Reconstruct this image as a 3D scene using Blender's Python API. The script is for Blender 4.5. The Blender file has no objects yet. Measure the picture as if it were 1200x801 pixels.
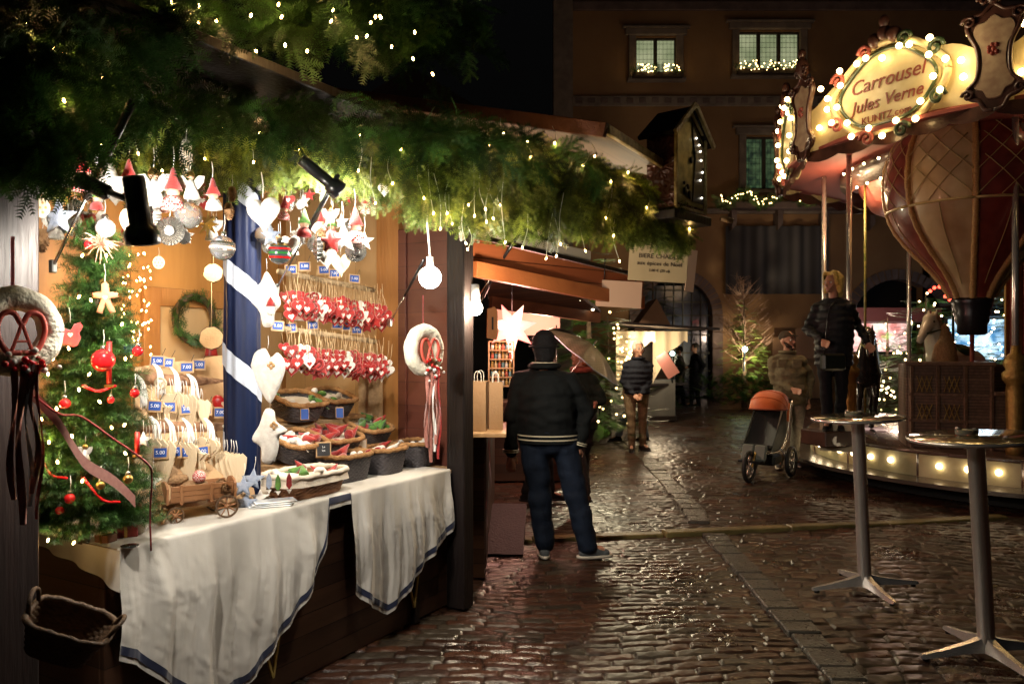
import bpy, math, random
import numpy as np
from mathutils import Vector, Matrix, Euler, noise as mnoise
PI = math.pi
R = random.Random(7)
sc = bpy.context.scene
C = sc.collection
rad = math.radians

# ------------------------------------------------------------------ camera data
F = 920.0; CX = 600.0; CY = 407.0; EYE = 1.68
def P(px, py, Y):
    "world point seen at photo pixel px,py at forward distance Y"
    return Vector(((px-CX)/F*Y, Y, EYE-(py-CY)/F*Y))
def PZ(px, py, z):
    Y = (EYE-z)*F/(py-CY)
    return Vector(((px-CX)/F*Y, Y, z))

# stall frame: local x along the counter away from camera, local y inwards
SA = rad(60.6)
SO = Vector((-1.53, 3.03, 0))
SD = Vector((math.cos(SA), math.sin(SA), 0)); SN = Vector((math.sin(SA), -math.cos(SA), 0))
def S(u, v, z): return SO + SD*u + SN*v + Vector((0, 0, z))
def toS(p):
    d = p-SO
    return (d.dot(SD), d.dot(SN), p.z)
def PV(px, py, v):
    "pixel ray hits the plane at distance v outside the counter line"
    r = Vector(((px-CX)/F, 1, -(py-CY)/F)); o = Vector((0, 0, EYE))
    t = (v-(o-SO).dot(SN))/r.dot(SN)
    return o+r*t
def PU(px, py, u):
    r = Vector(((px-CX)/F, 1, -(py-CY)/F)); o = Vector((0, 0, EYE))
    t = (u-(o-SO).dot(SD))/r.dot(SD)
    return o+r*t

# ------------------------------------------------------------------ materials
MATS = {}
def ramp_mix(nt, fac, a, b):
    m = nt.nodes.new('ShaderNodeMix'); m.data_type = 'RGBA'
    nt.links.new(fac, m.inputs['Factor'])
    m.inputs['A'].default_value = (*a, 1); m.inputs['B'].default_value = (*b, 1)
    return m.outputs['Result']
def mat(name, col=(.5, .5, .5), rough=.6, metal=0, col2=None, scale=12, bump=0, bscale=60, stretch=None,
        emit=None, estr=0, trans=0, sheen=0, coat=0, sss=0, alpha=1, ior=1.45, vary=0, detail=4, contrast=(.35, .65), spec=.5, vcol=None, aniso=0):
    if name in MATS: return MATS[name]
    m = bpy.data.materials.new(name); m.use_nodes = True
    nt = m.node_tree; b = nt.nodes['Principled BSDF']
    b.inputs['Base Color'].default_value = (*col, 1)
    b.inputs['Roughness'].default_value = rough
    b.inputs['Metallic'].default_value = metal
    b.inputs['IOR'].default_value = ior
    b.inputs['Specular IOR Level'].default_value = spec
    b.inputs['Transmission Weight'].default_value = trans
    b.inputs['Coat Weight'].default_value = coat
    b.inputs['Sheen Weight'].default_value = sheen
    b.inputs['Anisotropic'].default_value = aniso
    if sss:
        b.inputs['Subsurface Weight'].default_value = sss
        b.inputs['Subsurface Radius'].default_value = (.02, .01, .006)
    if emit:
        b.inputs['Emission Color'].default_value = (*emit, 1)
        b.inputs['Emission Strength'].default_value = estr
    tc = nt.nodes.new('ShaderNodeTexCoord'); mp = nt.nodes.new('ShaderNodeMapping')
    nt.links.new(tc.outputs['Object'], mp.inputs['Vector'])
    if stretch: mp.inputs['Scale'].default_value = stretch
    vec = mp.outputs['Vector']
    out = None
    if col2:
        n = nt.nodes.new('ShaderNodeTexNoise'); n.inputs['Scale'].default_value = scale; n.inputs['Detail'].default_value = detail
        nt.links.new(vec, n.inputs['Vector'])
        mr = nt.nodes.new('ShaderNodeMapRange'); mr.inputs['From Min'].default_value = contrast[0]; mr.inputs['From Max'].default_value = contrast[1]
        nt.links.new(n.outputs['Fac'], mr.inputs['Value'])
        out = ramp_mix(nt, mr.outputs['Result'], col, col2)
    if vcol:
        a = nt.nodes.new('ShaderNodeVertexColor'); a.layer_name = vcol
        if out is None: out = a.outputs['Color']
        else:
            mx = nt.nodes.new('ShaderNodeMix'); mx.data_type = 'RGBA'; mx.blend_type = 'MULTIPLY'; mx.inputs['Factor'].default_value = 1
            nt.links.new(out, mx.inputs['A']); nt.links.new(a.outputs['Color'], mx.inputs['B']); out = mx.outputs['Result']
    if vary:
        oi = nt.nodes.new('ShaderNodeObjectInfo'); hs = nt.nodes.new('ShaderNodeHueSaturation')
        mr = nt.nodes.new('ShaderNodeMapRange'); mr.inputs['To Min'].default_value = 1-vary; mr.inputs['To Max'].default_value = 1+vary
        nt.links.new(oi.outputs['Random'], mr.inputs['Value']); nt.links.new(mr.outputs['Result'], hs.inputs['Value'])
        if out is not None: nt.links.new(out, hs.inputs['Color'])
        else: hs.inputs['Color'].default_value = (*col, 1)
        out = hs.outputs['Color']
    if out is not None: nt.links.new(out, b.inputs['Base Color'])
    if bump:
        n = nt.nodes.new('ShaderNodeTexNoise'); n.inputs['Scale'].default_value = bscale; n.inputs['Detail'].default_value = 5
        nt.links.new(vec, n.inputs['Vector'])
        bp = nt.nodes.new('ShaderNodeBump'); bp.inputs['Strength'].default_value = bump; bp.inputs['Distance'].default_value = .02
        nt.links.new(n.outputs['Fac'], bp.inputs['Height']); nt.links.new(bp.outputs['Normal'], b.inputs['Normal'])
        mr = nt.nodes.new('ShaderNodeMapRange'); mr.inputs['To Min'].default_value = max(.02, rough-.12); mr.inputs['To Max'].default_value = min(1, rough+.12)
        nt.links.new(n.outputs['Fac'], mr.inputs['Value']); nt.links.new(mr.outputs['Result'], b.inputs['Roughness'])
    MATS[name] = m
    return m
def emis(name, col, s):
    if name in MATS: return MATS[name]
    m = bpy.data.materials.new(name); m.use_nodes = True; nt = m.node_tree
    b = nt.nodes['Principled BSDF']; b.inputs['Base Color'].default_value = (*[c*.5 for c in col], 1)
    b.inputs['Emission Color'].default_value = (*col, 1); b.inputs['Emission Strength'].default_value = s
    MATS[name] = m; return m
def planks(name, a, b_, w=.12, axis='Z', rough=.6, grain=(1, 1, 18), gap=.02, coat=0, bump=.35):
    "painted or stained boards: colour changes from board to board, fine grain, open joints"
    if name in MATS: return MATS[name]
    m = bpy.data.materials.new(name); m.use_nodes = True; nt = m.node_tree; L = nt.links.new; N = nt.nodes.new
    p = nt.nodes['Principled BSDF']; p.inputs['Roughness'].default_value = rough; p.inputs['Coat Weight'].default_value = coat
    tc = N('ShaderNodeTexCoord'); sp = N('ShaderNodeSeparateXYZ'); L(tc.outputs['Object'], sp.inputs[0])
    dv = N('ShaderNodeMath'); dv.operation = 'DIVIDE'; L(sp.outputs[axis], dv.inputs[0]); dv.inputs[1].default_value = w
    fl = N('ShaderNodeMath'); fl.operation = 'FLOOR'; L(dv.outputs[0], fl.inputs[0])
    fr = N('ShaderNodeMath'); fr.operation = 'FRACT'; L(dv.outputs[0], fr.inputs[0])
    wn = N('ShaderNodeTexWhiteNoise'); wn.noise_dimensions = '1D'; L(fl.outputs[0], wn.inputs['W'])
    mp = N('ShaderNodeMapping'); mp.inputs['Scale'].default_value = grain; L(tc.outputs['Object'], mp.inputs['Vector']); L(wn.outputs['Color'], mp.inputs['Location'])
    ns = N('ShaderNodeTexNoise'); ns.inputs['Scale'].default_value = 4; ns.inputs['Detail'].default_value = 7; ns.inputs['Roughness'].default_value = .65; L(mp.outputs[0], ns.inputs['Vector'])
    ad = N('ShaderNodeMath'); ad.operation = 'ADD'; L(ns.outputs['Fac'], ad.inputs[0])
    sm = N('ShaderNodeMath'); sm.operation = 'MULTIPLY_ADD'; L(wn.outputs['Value'], sm.inputs[0]); sm.inputs[1].default_value = .35; sm.inputs[2].default_value = -.17; L(sm.outputs[0], ad.inputs[1])
    mr = N('ShaderNodeMapRange'); mr.inputs['From Min'].default_value = .3; mr.inputs['From Max'].default_value = .7; L(ad.outputs[0], mr.inputs['Value'])
    c = ramp_mix(nt, mr.outputs['Result'], a, b_)
    lt = N('ShaderNodeMath'); lt.operation = 'LESS_THAN'; L(fr.outputs[0], lt.inputs[0]); lt.inputs[1].default_value = gap
    mx = N('ShaderNodeMix'); mx.data_type = 'RGBA'; L(lt.outputs[0], mx.inputs['Factor']); L(c, mx.inputs['A']); mx.inputs['B'].default_value = (a[0]*.3, a[1]*.3, a[2]*.3, 1)
    L(mx.outputs['Result'], p.inputs['Base Color'])
    hh = N('ShaderNodeMath'); hh.operation = 'SUBTRACT'; L(ns.outputs['Fac'], hh.inputs[0]); L(lt.outputs[0], hh.inputs[1])
    bp = N('ShaderNodeBump'); bp.inputs['Strength'].default_value = bump; bp.inputs['Distance'].default_value = .01; L(hh.outputs[0], bp.inputs['Height']); L(bp.outputs[0], p.inputs['Normal'])
    MATS[name] = m; return m

# ------------------------------------------------------------------ objects
def tag(o, label=None, cat=None, group=None, kind=None):
    if label: o['label'] = label
    if cat: o['category'] = cat
    if group: o['group'] = group
    if kind: o['kind'] = kind
    return o
def thing(name, label, cat, loc=(0, 0, 0), rz=0, group=None, rot=None):
    o = bpy.data.objects.new(name, None); C.objects.link(o)
    o.empty_display_size = .1
    o.location = loc; o.rotation_euler = rot if rot else (0, 0, rz)
    return tag(o, label, cat, group)
def mw(o):
    m = Matrix.LocRotScale(o.location, o.rotation_euler, o.scale)
    return mw(o.parent) @ m if o.parent else m
def copy_tree(o, parent=None):
    c = o.copy(); C.objects.link(c); c.parent = parent
    for ch in o.children: copy_tree(ch, c)
    return c
def place(o, loc, rot=(0, 0, 0), s=1, label=None, group=None):
    o.location = loc; o.rotation_euler = rot; o.scale = (s, s, s) if not hasattr(s, '__len__') else s
    if label: o['label'] = label
    if group: o['group'] = group
    return o

class MB:
    def __init__(s): s.v = []; s.f = []; s.m = []; s.sm = []; s.cur = 0; s.smooth = True
    def add(s, vs, fs):
        b = len(s.v); s.v.extend([tuple(v) for v in vs])
        for f in fs: s.f.append(tuple(i+b for i in f)); s.m.append(s.cur); s.sm.append(s.smooth)
        return s
    def box(s, c, d, rot=None, bev=0):
        x, y, z = d[0]/2, d[1]/2, d[2]/2
        bev = min(bev, x*.49, y*.49, z*.49)
        sm = s.smooth; s.smooth = False
        c = Vector(c)
        M = rot if isinstance(rot, Matrix) else (Euler(rot).to_matrix() if rot else None)
        if bev <= 0:
            vs = [Vector((a*x, b*y, e*z)) for a in (-1, 1) for b in (-1, 1) for e in (-1, 1)]
            fs = [(0, 1, 3, 2), (4, 6, 7, 5), (0, 4, 5, 1), (2, 3, 7, 6), (0, 2, 6, 4), (1, 5, 7, 3)]
        else:
            vs = []; idx = {}
            for a in (-1, 1):
                for b in (-1, 1):
                    for e in (-1, 1):
                        for k in range(3):
                            q = [a*x, b*y, e*z]
                            for j in range(3):
                                if j != k: q[j] -= (a, b, e)[j]*bev
                            idx[(a, b, e, k)] = len(vs); vs.append(Vector(q))
            fs = []
            for k in range(3):
                i, j = [(1, 2), (2, 0), (0, 1)][k]
                for sg in (-1, 1):
                    cyc = [(-1, -1), (1, -1), (1, 1), (-1, 1)]
                    q = []
                    for (p, r) in cyc:
                        t = [0, 0, 0]; t[k] = sg; t[i] = p; t[j] = r; q.append(idx[(*t, k)])
                    fs.append(tuple(q if sg > 0 else q[::-1]))
            for k in range(3):      # edges along axis k
                i, j = [(1, 2), (2, 0), (0, 1)][k]
                for p in (-1, 1):
                    for r in (-1, 1):
                        def t_(e): t = [0, 0, 0]; t[k] = e; t[i] = p; t[j] = r; return tuple(t)
                        q = [idx[(*t_(-1), i)], idx[(*t_(1), i)], idx[(*t_(1), j)], idx[(*t_(-1), j)]]
                        fs.append(tuple(q if p*r < 0 else q[::-1]))
            for a in (-1, 1):
                for b in (-1, 1):
                    for e in (-1, 1):
                        q = [idx[(a, b, e, k)] for k in range(3)]
                        fs.append(tuple(q if a*b*e > 0 else q[::-1]))
        if M: vs = [M @ v for v in vs]
        s.add([v+c for v in vs], fs); s.smooth = sm
        return s
    def bar(s, a, b, w, h, bev=0, up=(0, 0, 1)):
        "box beam from a to b"
        a, b = Vector(a), Vector(b); d = b-a; L = d.length; x = d.normalized(); u = Vector(up)
        y = u.cross(x)
        if y.length < 1e-4: y = Vector((0, 1, 0)).cross(x)
        y.normalize(); z = x.cross(y)
        return s.box((a+b)/2, (L, w, h), Matrix((x, y, z)).transposed(), bev)
    def tube(s, pts, r, n=8, cap=True, flat=None):
        pts = [Vector(p) for p in pts]; k = len(pts)
        rr = r if hasattr(r, '__len__') else [r]*k
        vs = []; ref = None
        for i, p in enumerate(pts):
            t = (pts[min(i+1, k-1)]-pts[max(i-1, 0)])
            if t.length < 1e-9: t = Vector((0, 0, 1))
            t.normalize()
            if ref is None:
                ref = Vector((0, 0, 1)) if abs(t.z) < .9 else Vector((1, 0, 0))
            x = ref-t*ref.dot(t)
            if x.length < 1e-6: x = t.orthogonal()
            x.normalize(); y = t.cross(x); ref = x
            for j in range(n):
                a = 2*PI*j/n
                ri = rr[i]
                if hasattr(ri, '__len__'): vs.append(p+x*math.cos(a)*ri[0]+y*math.sin(a)*ri[1])
                else: vs.append(p+x*math.cos(a)*ri+y*math.sin(a)*ri*(flat or 1))
        fs = [(i*n+j, i*n+(j+1) % n, (i+1)*n+(j+1) % n, (i+1)*n+j) for i in range(k-1) for j in range(n)]
        if cap: fs += [tuple(range(n))[::-1], tuple((k-1)*n+j for j in range(n))]
        return s.add(vs, fs)
    def cone(s, a, b, ra, rb, n=12):
        "round cone with hemispherical ends (closed)"
        a, b = Vector(a), Vector(b); d = b-a; L = max(d.length, 1e-6); t = d/L
        pts = []; rr = []
        for k in range(1, 4):
            th = PI/2*k/4; pts.append(a-t*ra*math.cos(th)); rr.append(ra*math.sin(th))
        pts.append(a); rr.append(ra); pts.append(b); rr.append(rb)
        for k in range(3, 0, -1):
            th = PI/2*k/4; pts.append(b+t*rb*math.cos(th)); rr.append(rb*math.sin(th))
        return s.tube(pts, rr, n)
    def lathe(s, prof, n=16, M=None, cap=True):
        "prof: (radius, height) pairs about the local z axis"
        vs = []; k = len(prof)
        for (r_, z) in prof:
            for j in range(n): a = 2*PI*j/n; vs.append(Vector((r_*math.cos(a), r_*math.sin(a), z)))
        if M is not None: vs = [M @ v for v in vs]
        fs = [(i*n+j, i*n+(j+1) % n, (i+1)*n+(j+1) % n, (i+1)*n+j) for i in range(k-1) for j in range(n)]
        if cap: fs += [tuple(range(n))[::-1], tuple((k-1)*n+j for j in range(n))]
        return s.add(vs, fs)
    def ball(s, c, r, n=12, m=8, M=None):
        r = r if hasattr(r, '__len__') else (r, r, r); c = Vector(c)
        vs = [Vector((0, 0, -r[2]))]; fs = []
        for i in range(1, m):
            th = PI*i/m-PI/2
            for j in range(n): a = 2*PI*j/n; vs.append(Vector((r[0]*math.cos(th)*math.cos(a), r[1]*math.cos(th)*math.sin(a), r[2]*math.sin(th))))
        vs.append(Vector((0, 0, r[2])))
        if M is not None: vs = [M @ v for v in vs]
        for j in range(n): fs.append((0, 1+(j+1) % n, 1+j)); fs.append((len(vs)-1, 1+(m-2)*n+j, 1+(m-2)*n+(j+1) % n))
        for i in range(m-2):
            for j in range(n): fs.append((1+i*n+j, 1+i*n+(j+1) % n, 1+(i+1)*n+(j+1) % n, 1+(i+1)*n+j))
        return s.add([v+c for v in vs], fs)
    def prism(s, out, t, M=None, bev=0):
        "outline in local x,z (front faces -y), thickness t along y"
        n = len(out); ins = out
        if bev:
            cx = sum(p[0] for p in out)/n; cz = sum(p[1] for p in out)/n
            mx = max(math.hypot(p[0]-cx, p[1]-cz) for p in out)
            ins = [((p[0]-cx)*(1-bev/mx)+cx, (p[1]-cz)*(1-bev/mx)+cz) for p in out]
        L = [(ins, -t/2), (out, -t/2+bev), (out, t/2-bev), (ins, t/2)] if bev else [(out, -t/2), (out, t/2)]
        vs = [Vector((p[0], y, p[1])) for o, y in L for p in o]
        if M is not None: vs = [M @ v for v in vs]
        fs = [tuple(range(n)), tuple(range((len(L)-1)*n, len(L)*n))[::-1]]
        for k in range(len(L)-1): fs += [(k*n+i, (k+1)*n+i, (k+1)*n+(i+1) % n, k*n+(i+1) % n) for i in range(n)]
        sm = s.smooth; s.smooth = False; s.add(vs, fs); s.smooth = sm
        return s
    def grid(s, fn, nu, nv):
        vs = [fn(i/nu, j/nv) for j in range(nv+1) for i in range(nu+1)]
        fs = [(j*(nu+1)+i, j*(nu+1)+i+1, (j+1)*(nu+1)+i+1, (j+1)*(nu+1)+i) for j in range(nv) for i in range(nu)]
        return s.add(vs, fs)
    def arr(s, V, Fc):
        b = len(s.v); s.v.extend(map(tuple, V)); s.f.extend([tuple(int(i)+b for i in f) for f in Fc]); s.m.extend([s.cur]*len(Fc)); s.sm.extend([s.smooth]*len(Fc)); return s
    def mesh(s, name, mats, world_of=None, colors=None):
        me = bpy.data.meshes.new(name)
        v = s.v
        if world_of is not None:
            Mi = world_of.inverted(); v = [Mi @ Vector(p) for p in v]
        me.from_pydata([tuple(p) for p in v], [], s.f)
        for m in (mats if isinstance(mats, (list, tuple)) else [mats]): me.materials.append(m)
        me.polygons.foreach_set('material_index', s.m); me.polygons.foreach_set('use_smooth', s.sm)
        me.update()
        return me
    def build(s, name, mats, parent=None, world=True, sharp=None, loc=None):
        "link as one mesh object; world=True means the shapes were given in world coordinates"
        if parent is not None:
            me = s.mesh(name, mats, mw(parent) if world else None)
        else:
            if world and loc is None and s.v:
                xs = [p[0] for p in s.v]; ys = [p[1] for p in s.v]; zs = [p[2] for p in s.v]
                loc = ((min(xs)+max(xs))/2, (min(ys)+max(ys))/2, min(zs))
            me = s.mesh(name, mats, Matrix.Translation(loc) if (loc is not None and world) else None)
        o = bpy.data.objects.new(name, me); C.objects.link(o)
        if parent is not None: o.parent = parent
        elif loc is not None: o.location = loc
        if sharp: me.set_sharp_from_angle(angle=rad(sharp))
        return o
def heart(w, h, n=28):
    o = []
    for i in range(n):
        t = 2*PI*i/n
        o.append((w/2*math.sin(t)**3, h/2*((13*math.cos(t)-5*math.cos(2*t)-2*math.cos(3*t)-math.cos(4*t))/15+.1)))
    return o
def star(r, r2, n=5): return [((r if i % 2 == 0 else r2)*math.sin(PI*i/n), (r if i % 2 == 0 else r2)*math.cos(PI*i/n)) for i in range(2*n)]
def text_mesh(txt, size, ext=.002, name='text', align='CENTER', shear=0, font=None):
    cu = bpy.data.curves.new(name, 'FONT'); cu.body = txt; cu.size = size; cu.extrude = ext; cu.align_x = align; cu.align_y = 'CENTER'; cu.shear = shear
    cu.resolution_u = 3
    o = bpy.data.objects.new(name, cu); C.objects.link(o)
    bpy.context.view_layer.update()
    dg = bpy.context.evaluated_depsgraph_get()
    me = bpy.data.meshes.new_from_object(o.evaluated_get(dg)); bpy.data.objects.remove(o)
    return me
def text(name, txt, size, m, parent, loc, rot, ext=.002, shear=0):
    "lettering as a part: loc/rot in the parent's space"
    me = text_mesh(txt, size, ext, name, shear=shear); me.materials.clear(); me.materials.append(m)
    o = bpy.data.objects.new(name, me); C.objects.link(o); o.parent = parent; o.location = loc; o.rotation_euler = rot
    return o
def facing(p, up=(0, 0, 1)):
    "matrix whose local -y looks towards p's side (x right, z up) : direction given as vector p"
    y = -Vector(p).normalized(); z = Vector(up); x = y.cross(z).normalized(); z = x.cross(y)
    return Matrix((x, y, z)).transposed().to_4x4()
def smoothline(pts, k=6):
    "catmull-rom"
    pts = [Vector(p) for p in pts]; q = [pts[0]*2-pts[1]]+pts+[pts[-1]*2-pts[-2]]; out = []
    for i in range(1, len(q)-2):
        for j in range(k):
            t = j/k
            out.append(.5*((2*q[i])+(q[i+1]-q[i-1])*t+(2*q[i-1]-5*q[i]+4*q[i+1]-q[i+2])*t*t+(3*q[i]-q[i-1]-3*q[i+1]+q[i+2])*t**3))
    out.append(pts[-1]); return out
# ================================================================== camera, world, render settings
cam = bpy.data.cameras.new('camera'); co = bpy.data.objects.new('camera', cam); C.objects.link(co)
co.location = (0, 0, EYE); co.rotation_euler = (PI/2, 0, 0)
cam.sensor_width = 36; cam.lens = 36*F/1200; cam.shift_y = (CY-400.5)/1200; cam.clip_end = 500; cam.clip_start = .05
cam.dof.use_dof = True; cam.dof.focus_distance = 4.2; cam.dof.aperture_fstop = 6
sc.camera = co
w = bpy.data.worlds.new('World'); sc.world = w; w.use_nodes = True
nt = w.node_tree; bg = nt.nodes['Background']
sky = nt.nodes.new('ShaderNodeTexSky'); sky.sky_type = 'NISHITA'; sky.sun_disc = False; sky.sun_elevation = rad(-4); sky.sun_rotation = rad(200)
hs = nt.nodes.new('ShaderNodeHueSaturation'); hs.inputs['Saturation'].default_value = .25
nt.links.new(sky.outputs[0], hs.inputs['Color'])
nt.links.new(hs.outputs[0], bg.inputs['Color']); bg.inputs['Strength'].default_value = .1
sc.view_settings.view_transform = 'Standard'; sc.view_settings.look = 'None'; sc.view_settings.gamma = 1; sc.view_settings.exposure = 0
sc.cycles.use_denoising = True
sc.cycles.max_bounces = 6; sc.cycles.diffuse_bounces = 3; sc.cycles.glossy_bounces = 3; sc.cycles.transmission_bounces = 6; sc.cycles.transparent_max_bounces = 8
sc.cycles.sample_clamp_indirect = 4; sc.cycles.sample_clamp_direct = 30
sc.cycles.caustics_reflective = False; sc.cycles.caustics_refractive = False
sc.cycles.use_light_tree = True

def lamp(name, kind, loc, power, col=(1, .8, .55), size=.05, target=None, angle=100, blend=.6):
    d = bpy.data.lights.new(name, kind); d.energy = power; d.color = col
    if kind in ('POINT', 'SPOT'): d.shadow_soft_size = size
    if kind == 'AREA': d.size = size
    if kind == 'SPOT': d.spot_size = rad(angle); d.spot_blend = blend
    o = bpy.data.objects.new(name, d); C.objects.link(o); o.location = loc
    if target is not None:
        o.rotation_euler = (Vector(target)-Vector(loc)).to_track_quat('-Z', 'Y').to_euler()
    return o

# ================================================================== ground: wet setts
wet = bpy.data.materials.new('wet_setts'); wet.use_nodes = True
nt = wet.node_tree; b = nt.nodes['Principled BSDF']; N = nt.nodes.new; L = nt.links.new
vc = N('ShaderNodeVertexColor'); vc.layer_name = 'Col'
geo = N('ShaderNodeNewGeometry')
n1 = N('ShaderNodeTexNoise'); n1.inputs['Scale'].default_value = 45; n1.inputs['Detail'].default_value = 6; L(geo.outputs['Position'], n1.inputs['Vector'])
n2 = N('ShaderNodeTexNoise'); n2.inputs['Scale'].default_value = 1.3; n2.inputs['Detail'].default_value = 3; L(geo.outputs['Position'], n2.inputs['Vector'])
mx = N('ShaderNodeMix'); mx.data_type = 'RGBA'; mx.blend_type = 'MULTIPLY'; mx.inputs['Factor'].default_value = .7
L(vc.outputs['Color'], mx.inputs['A']); L(n1.outputs['Fac'], mx.inputs['B']); L(mx.outputs['Result'], b.inputs['Base Color'])
ma = N('ShaderNodeMath'); ma.operation = 'MULTIPLY_ADD'; L(n2.outputs['Fac'], ma.inputs[0]); ma.inputs[1].default_value = .60; ma.inputs[2].default_value = -.04
m2 = N('ShaderNodeMath'); m2.operation = 'MULTIPLY_ADD'; L(n1.outputs['Fac'], m2.inputs[0]); m2.inputs[1].default_value = .18; L(ma.outputs[0], m2.inputs[2])
L(m2.outputs[0], b.inputs['Roughness'])
bp = N('ShaderNodeBump'); bp.inputs['Strength'].default_value = .35; bp.inputs['Distance'].default_value = .006
L(n1.outputs['Fac'], bp.inputs['Height']); L(bp.outputs[0], b.inputs['Normal'])
b.inputs['Specular IOR Level'].default_value = .5

def hsh(a, b, k=0):
    x = np.sin(a*127.1+b*311.7+k*74.7)*43758.5453
    return x-np.floor(x)
def strip_x(Y):      # centre line of the curved band of slabs
    return np.interp(Y, [2.5, 3.9, 5.46, 6.4, 6.9, 7.3, 8.0, 13.7], [1.62, 1.70, 1.77, 1.80, 1.79, 1.86, 2.0, 2.23])
def setts(X, Y):
    right = X > strip_x(Y)
    U = np.where(right, X*.985-Y*.17, X+Y*.05); V = np.where(right, Y*.985+X*.17, Y-X*.05)
    V = V+.05*np.sin(U*1.5+.6)+.028*np.sin(U*4.1+V*1.2)+np.where(right, .07*np.sin(U*2.6), 0)
    U = U+.03*np.sin(V*3.7)
    rh = np.where(right, .112, .086)
    r = np.floor(V/rh); fv = V/rh-r
    ln = (.19+.06*hsh(r, 3.3))*np.where(right, .95, 1.1)
    uu = U/ln+hsh(r, 1.7)*7+.18*np.sin(r*2.2+U*2)
    c = np.floor(uu); fu = uu-c
    k = np.where(right, 500.0, 0.0)
    h1, h2, h3, h4 = hsh(c, r, 1+k), hsh(c, r, 2+k), hsh(c, r, 3+k), hsh(c, r, 4+k)
    fv2 = fv+.06*np.sin(fu*6.28+h1*6)
    eu = np.clip(np.minimum(fu, 1-fu)*ln/.018, 0, 1); ev = np.clip(np.minimum(fv2, 1-fv2)*rh/.017, 0, 1)
    e = (1-(1-eu)**2.2)*(1-(1-ev)**2.2)
    dome = 1-.30*((fu-.5)**2*1.6+(fv-.5)**2*2.2)
    z = .013*e*dome+(h1-.5)*.008*e+((fu-.5)*(h2-.5)*.030+(fv-.5)*(h3-.5)*.022)*e*np.where(right, 1, .55)
    z += .0016*np.sin(X*61+h1*9)*np.sin(Y*57+h2*5)*e
    # colour of each stone: purple-brown porphyry, some grey, some ochre
    t = h4[..., None]; g = h3[..., None]
    A = np.array([.044, .018, .011]); B = np.array([.088, .036, .020]); Cc = np.array([.062, .046, .032])
    col = A+(B-A)*t
    col = np.where(g > .78, Cc, col)*(.55+.9*h2[..., None])
    joint = np.array([.020, .016, .012])
    col = joint+(col-joint)*np.clip(e*1.3, 0, 1)[..., None]
    return z, col
ys = [1.6]
while ys[-1] < 27: ys.append(ys[-1]+.0085*max(1, (ys[-1]/4.2)**1.25))
ys = np.array(ys); nu = 900
us = np.linspace(-.74, 1.0, nu)
YY = np.repeat(ys[:, None], nu, 1); XX = us[None, :]*(YY*.82+.75)
zz, cc = setts(XX, YY)
zz = zz-.022+.010*np.sin(XX*.9+YY*.5)+.006*np.sin(YY*2.1)-.004
nr = len(ys)
V = np.stack([XX, YY, zz], -1).reshape(-1, 3).astype(np.float32)
me = bpy.data.meshes.new('ground'); me.vertices.add(len(V)); me.vertices.foreach_set('co', V.ravel())
I = (np.arange(nr-1)[:, None]*nu+np.arange(nu-1)[None, :]).ravel()
Q = np.stack([I, I+1, I+nu+1, I+nu], 1).astype(np.int32)
me.loops.add(Q.size); me.loops.foreach_set('vertex_index', Q.ravel()); me.polygons.add(len(Q))
me.polygons.foreach_set('loop_start', np.arange(len(Q), dtype=np.int32)*4); me.update(calc_edges=True)
me.polygons.foreach_set('use_smooth', np.ones(len(Q), dtype=bool))
ca = me.color_attributes.new('Col', 'FLOAT_COLOR', 'POINT')
ca.data.foreach_set('color', np.concatenate([cc.reshape(-1, 3), np.ones((len(V), 1))], 1).astype(np.float32).ravel())
me.materials.append(wet)
g = bpy.data.objects.new('cobbled_ground', me); C.objects.link(g)
tag(g, 'wet brown cobbled square reflecting the market lights', 'ground', kind='structure')
far = MB(); far.smooth = False
far.add([(-150, -60, -.06), (150, -60, -.06), (150, 120, -.06), (-150, 120, -.06)], [(0, 1, 2, 3)])
fo = far.build('outer_ground', mat('dark_ground', (.05, .035, .028), .35, bump=.5, bscale=30), None, loc=(0, 0, -.06))
tag(fo, 'dark wet paving beyond the square', 'ground', kind='structure')

# band of larger slabs curving across the setts
def slab_strip(name, pts, w, ln, mt, z0=.004, th=.05, seed=1, label=''):
    rr = random.Random(seed); line = smoothline(pts, 12); mb = MB(); acc = 0; i0 = 0
    d = [0]
    for i in range(1, len(line)): d.append(d[-1]+(line[i]-line[i-1]).length)
    s_ = 0
    def at(q):
        q = min(max(q, 0), d[-1]); i = int(np.searchsorted(d, q)); i = min(max(i, 1), len(d)-1)
        t = (q-d[i-1])/(d[i]-d[i-1]+1e-9); p = line[i-1].lerp(line[i], t); return p, (line[i]-line[i-1]).normalized()
    while s_ < d[-1]-.05:
        l = ln*rr.uniform(.7, 1.25); a, ta = at(s_+.008); b_, tb = at(s_+l-.008)
        x = (b_-a).normalized(); y = Vector((-x.y, x.x, 0)); ww = w*rr.uniform(.9, 1.08)
        c = (a+b_)/2+Vector((0, 0, z0-th/2+rr.uniform(-.003, .004)))+y*rr.uniform(-.008, .008)
        M = Matrix((x, y, Vector((0, 0, 1)))).transposed() @ Euler((rr.uniform(-.02, .02), rr.uniform(-.015, .015), rr.uniform(-.03, .03))).to_matrix()
        mb.box(c, ((b_-a).length, ww, th), M, .009)
        s_ += l
    return tag(mb.build(name, mt), label, 'paving', kind='structure')
stone = mat('wet_slab', (.10, .092, .075), .3, col2=(.055, .05, .042), scale=9, bump=.5, bscale=40, vary=.1)
slab_strip('slab_band', [(strip_x(y), y, 0) for y in np.arange(2.2, 7.3, .35)], .20, .24, stone, .006, label='curved band of pale slabs between the cobbles')
slab_strip('far_slab_band', [(strip_x(y)-.12, y, 0) for y in np.arange(7.6, 15, .5)], .22, .3, stone, .004, seed=4, label='straight band of slabs running on past the kerb')
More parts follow.
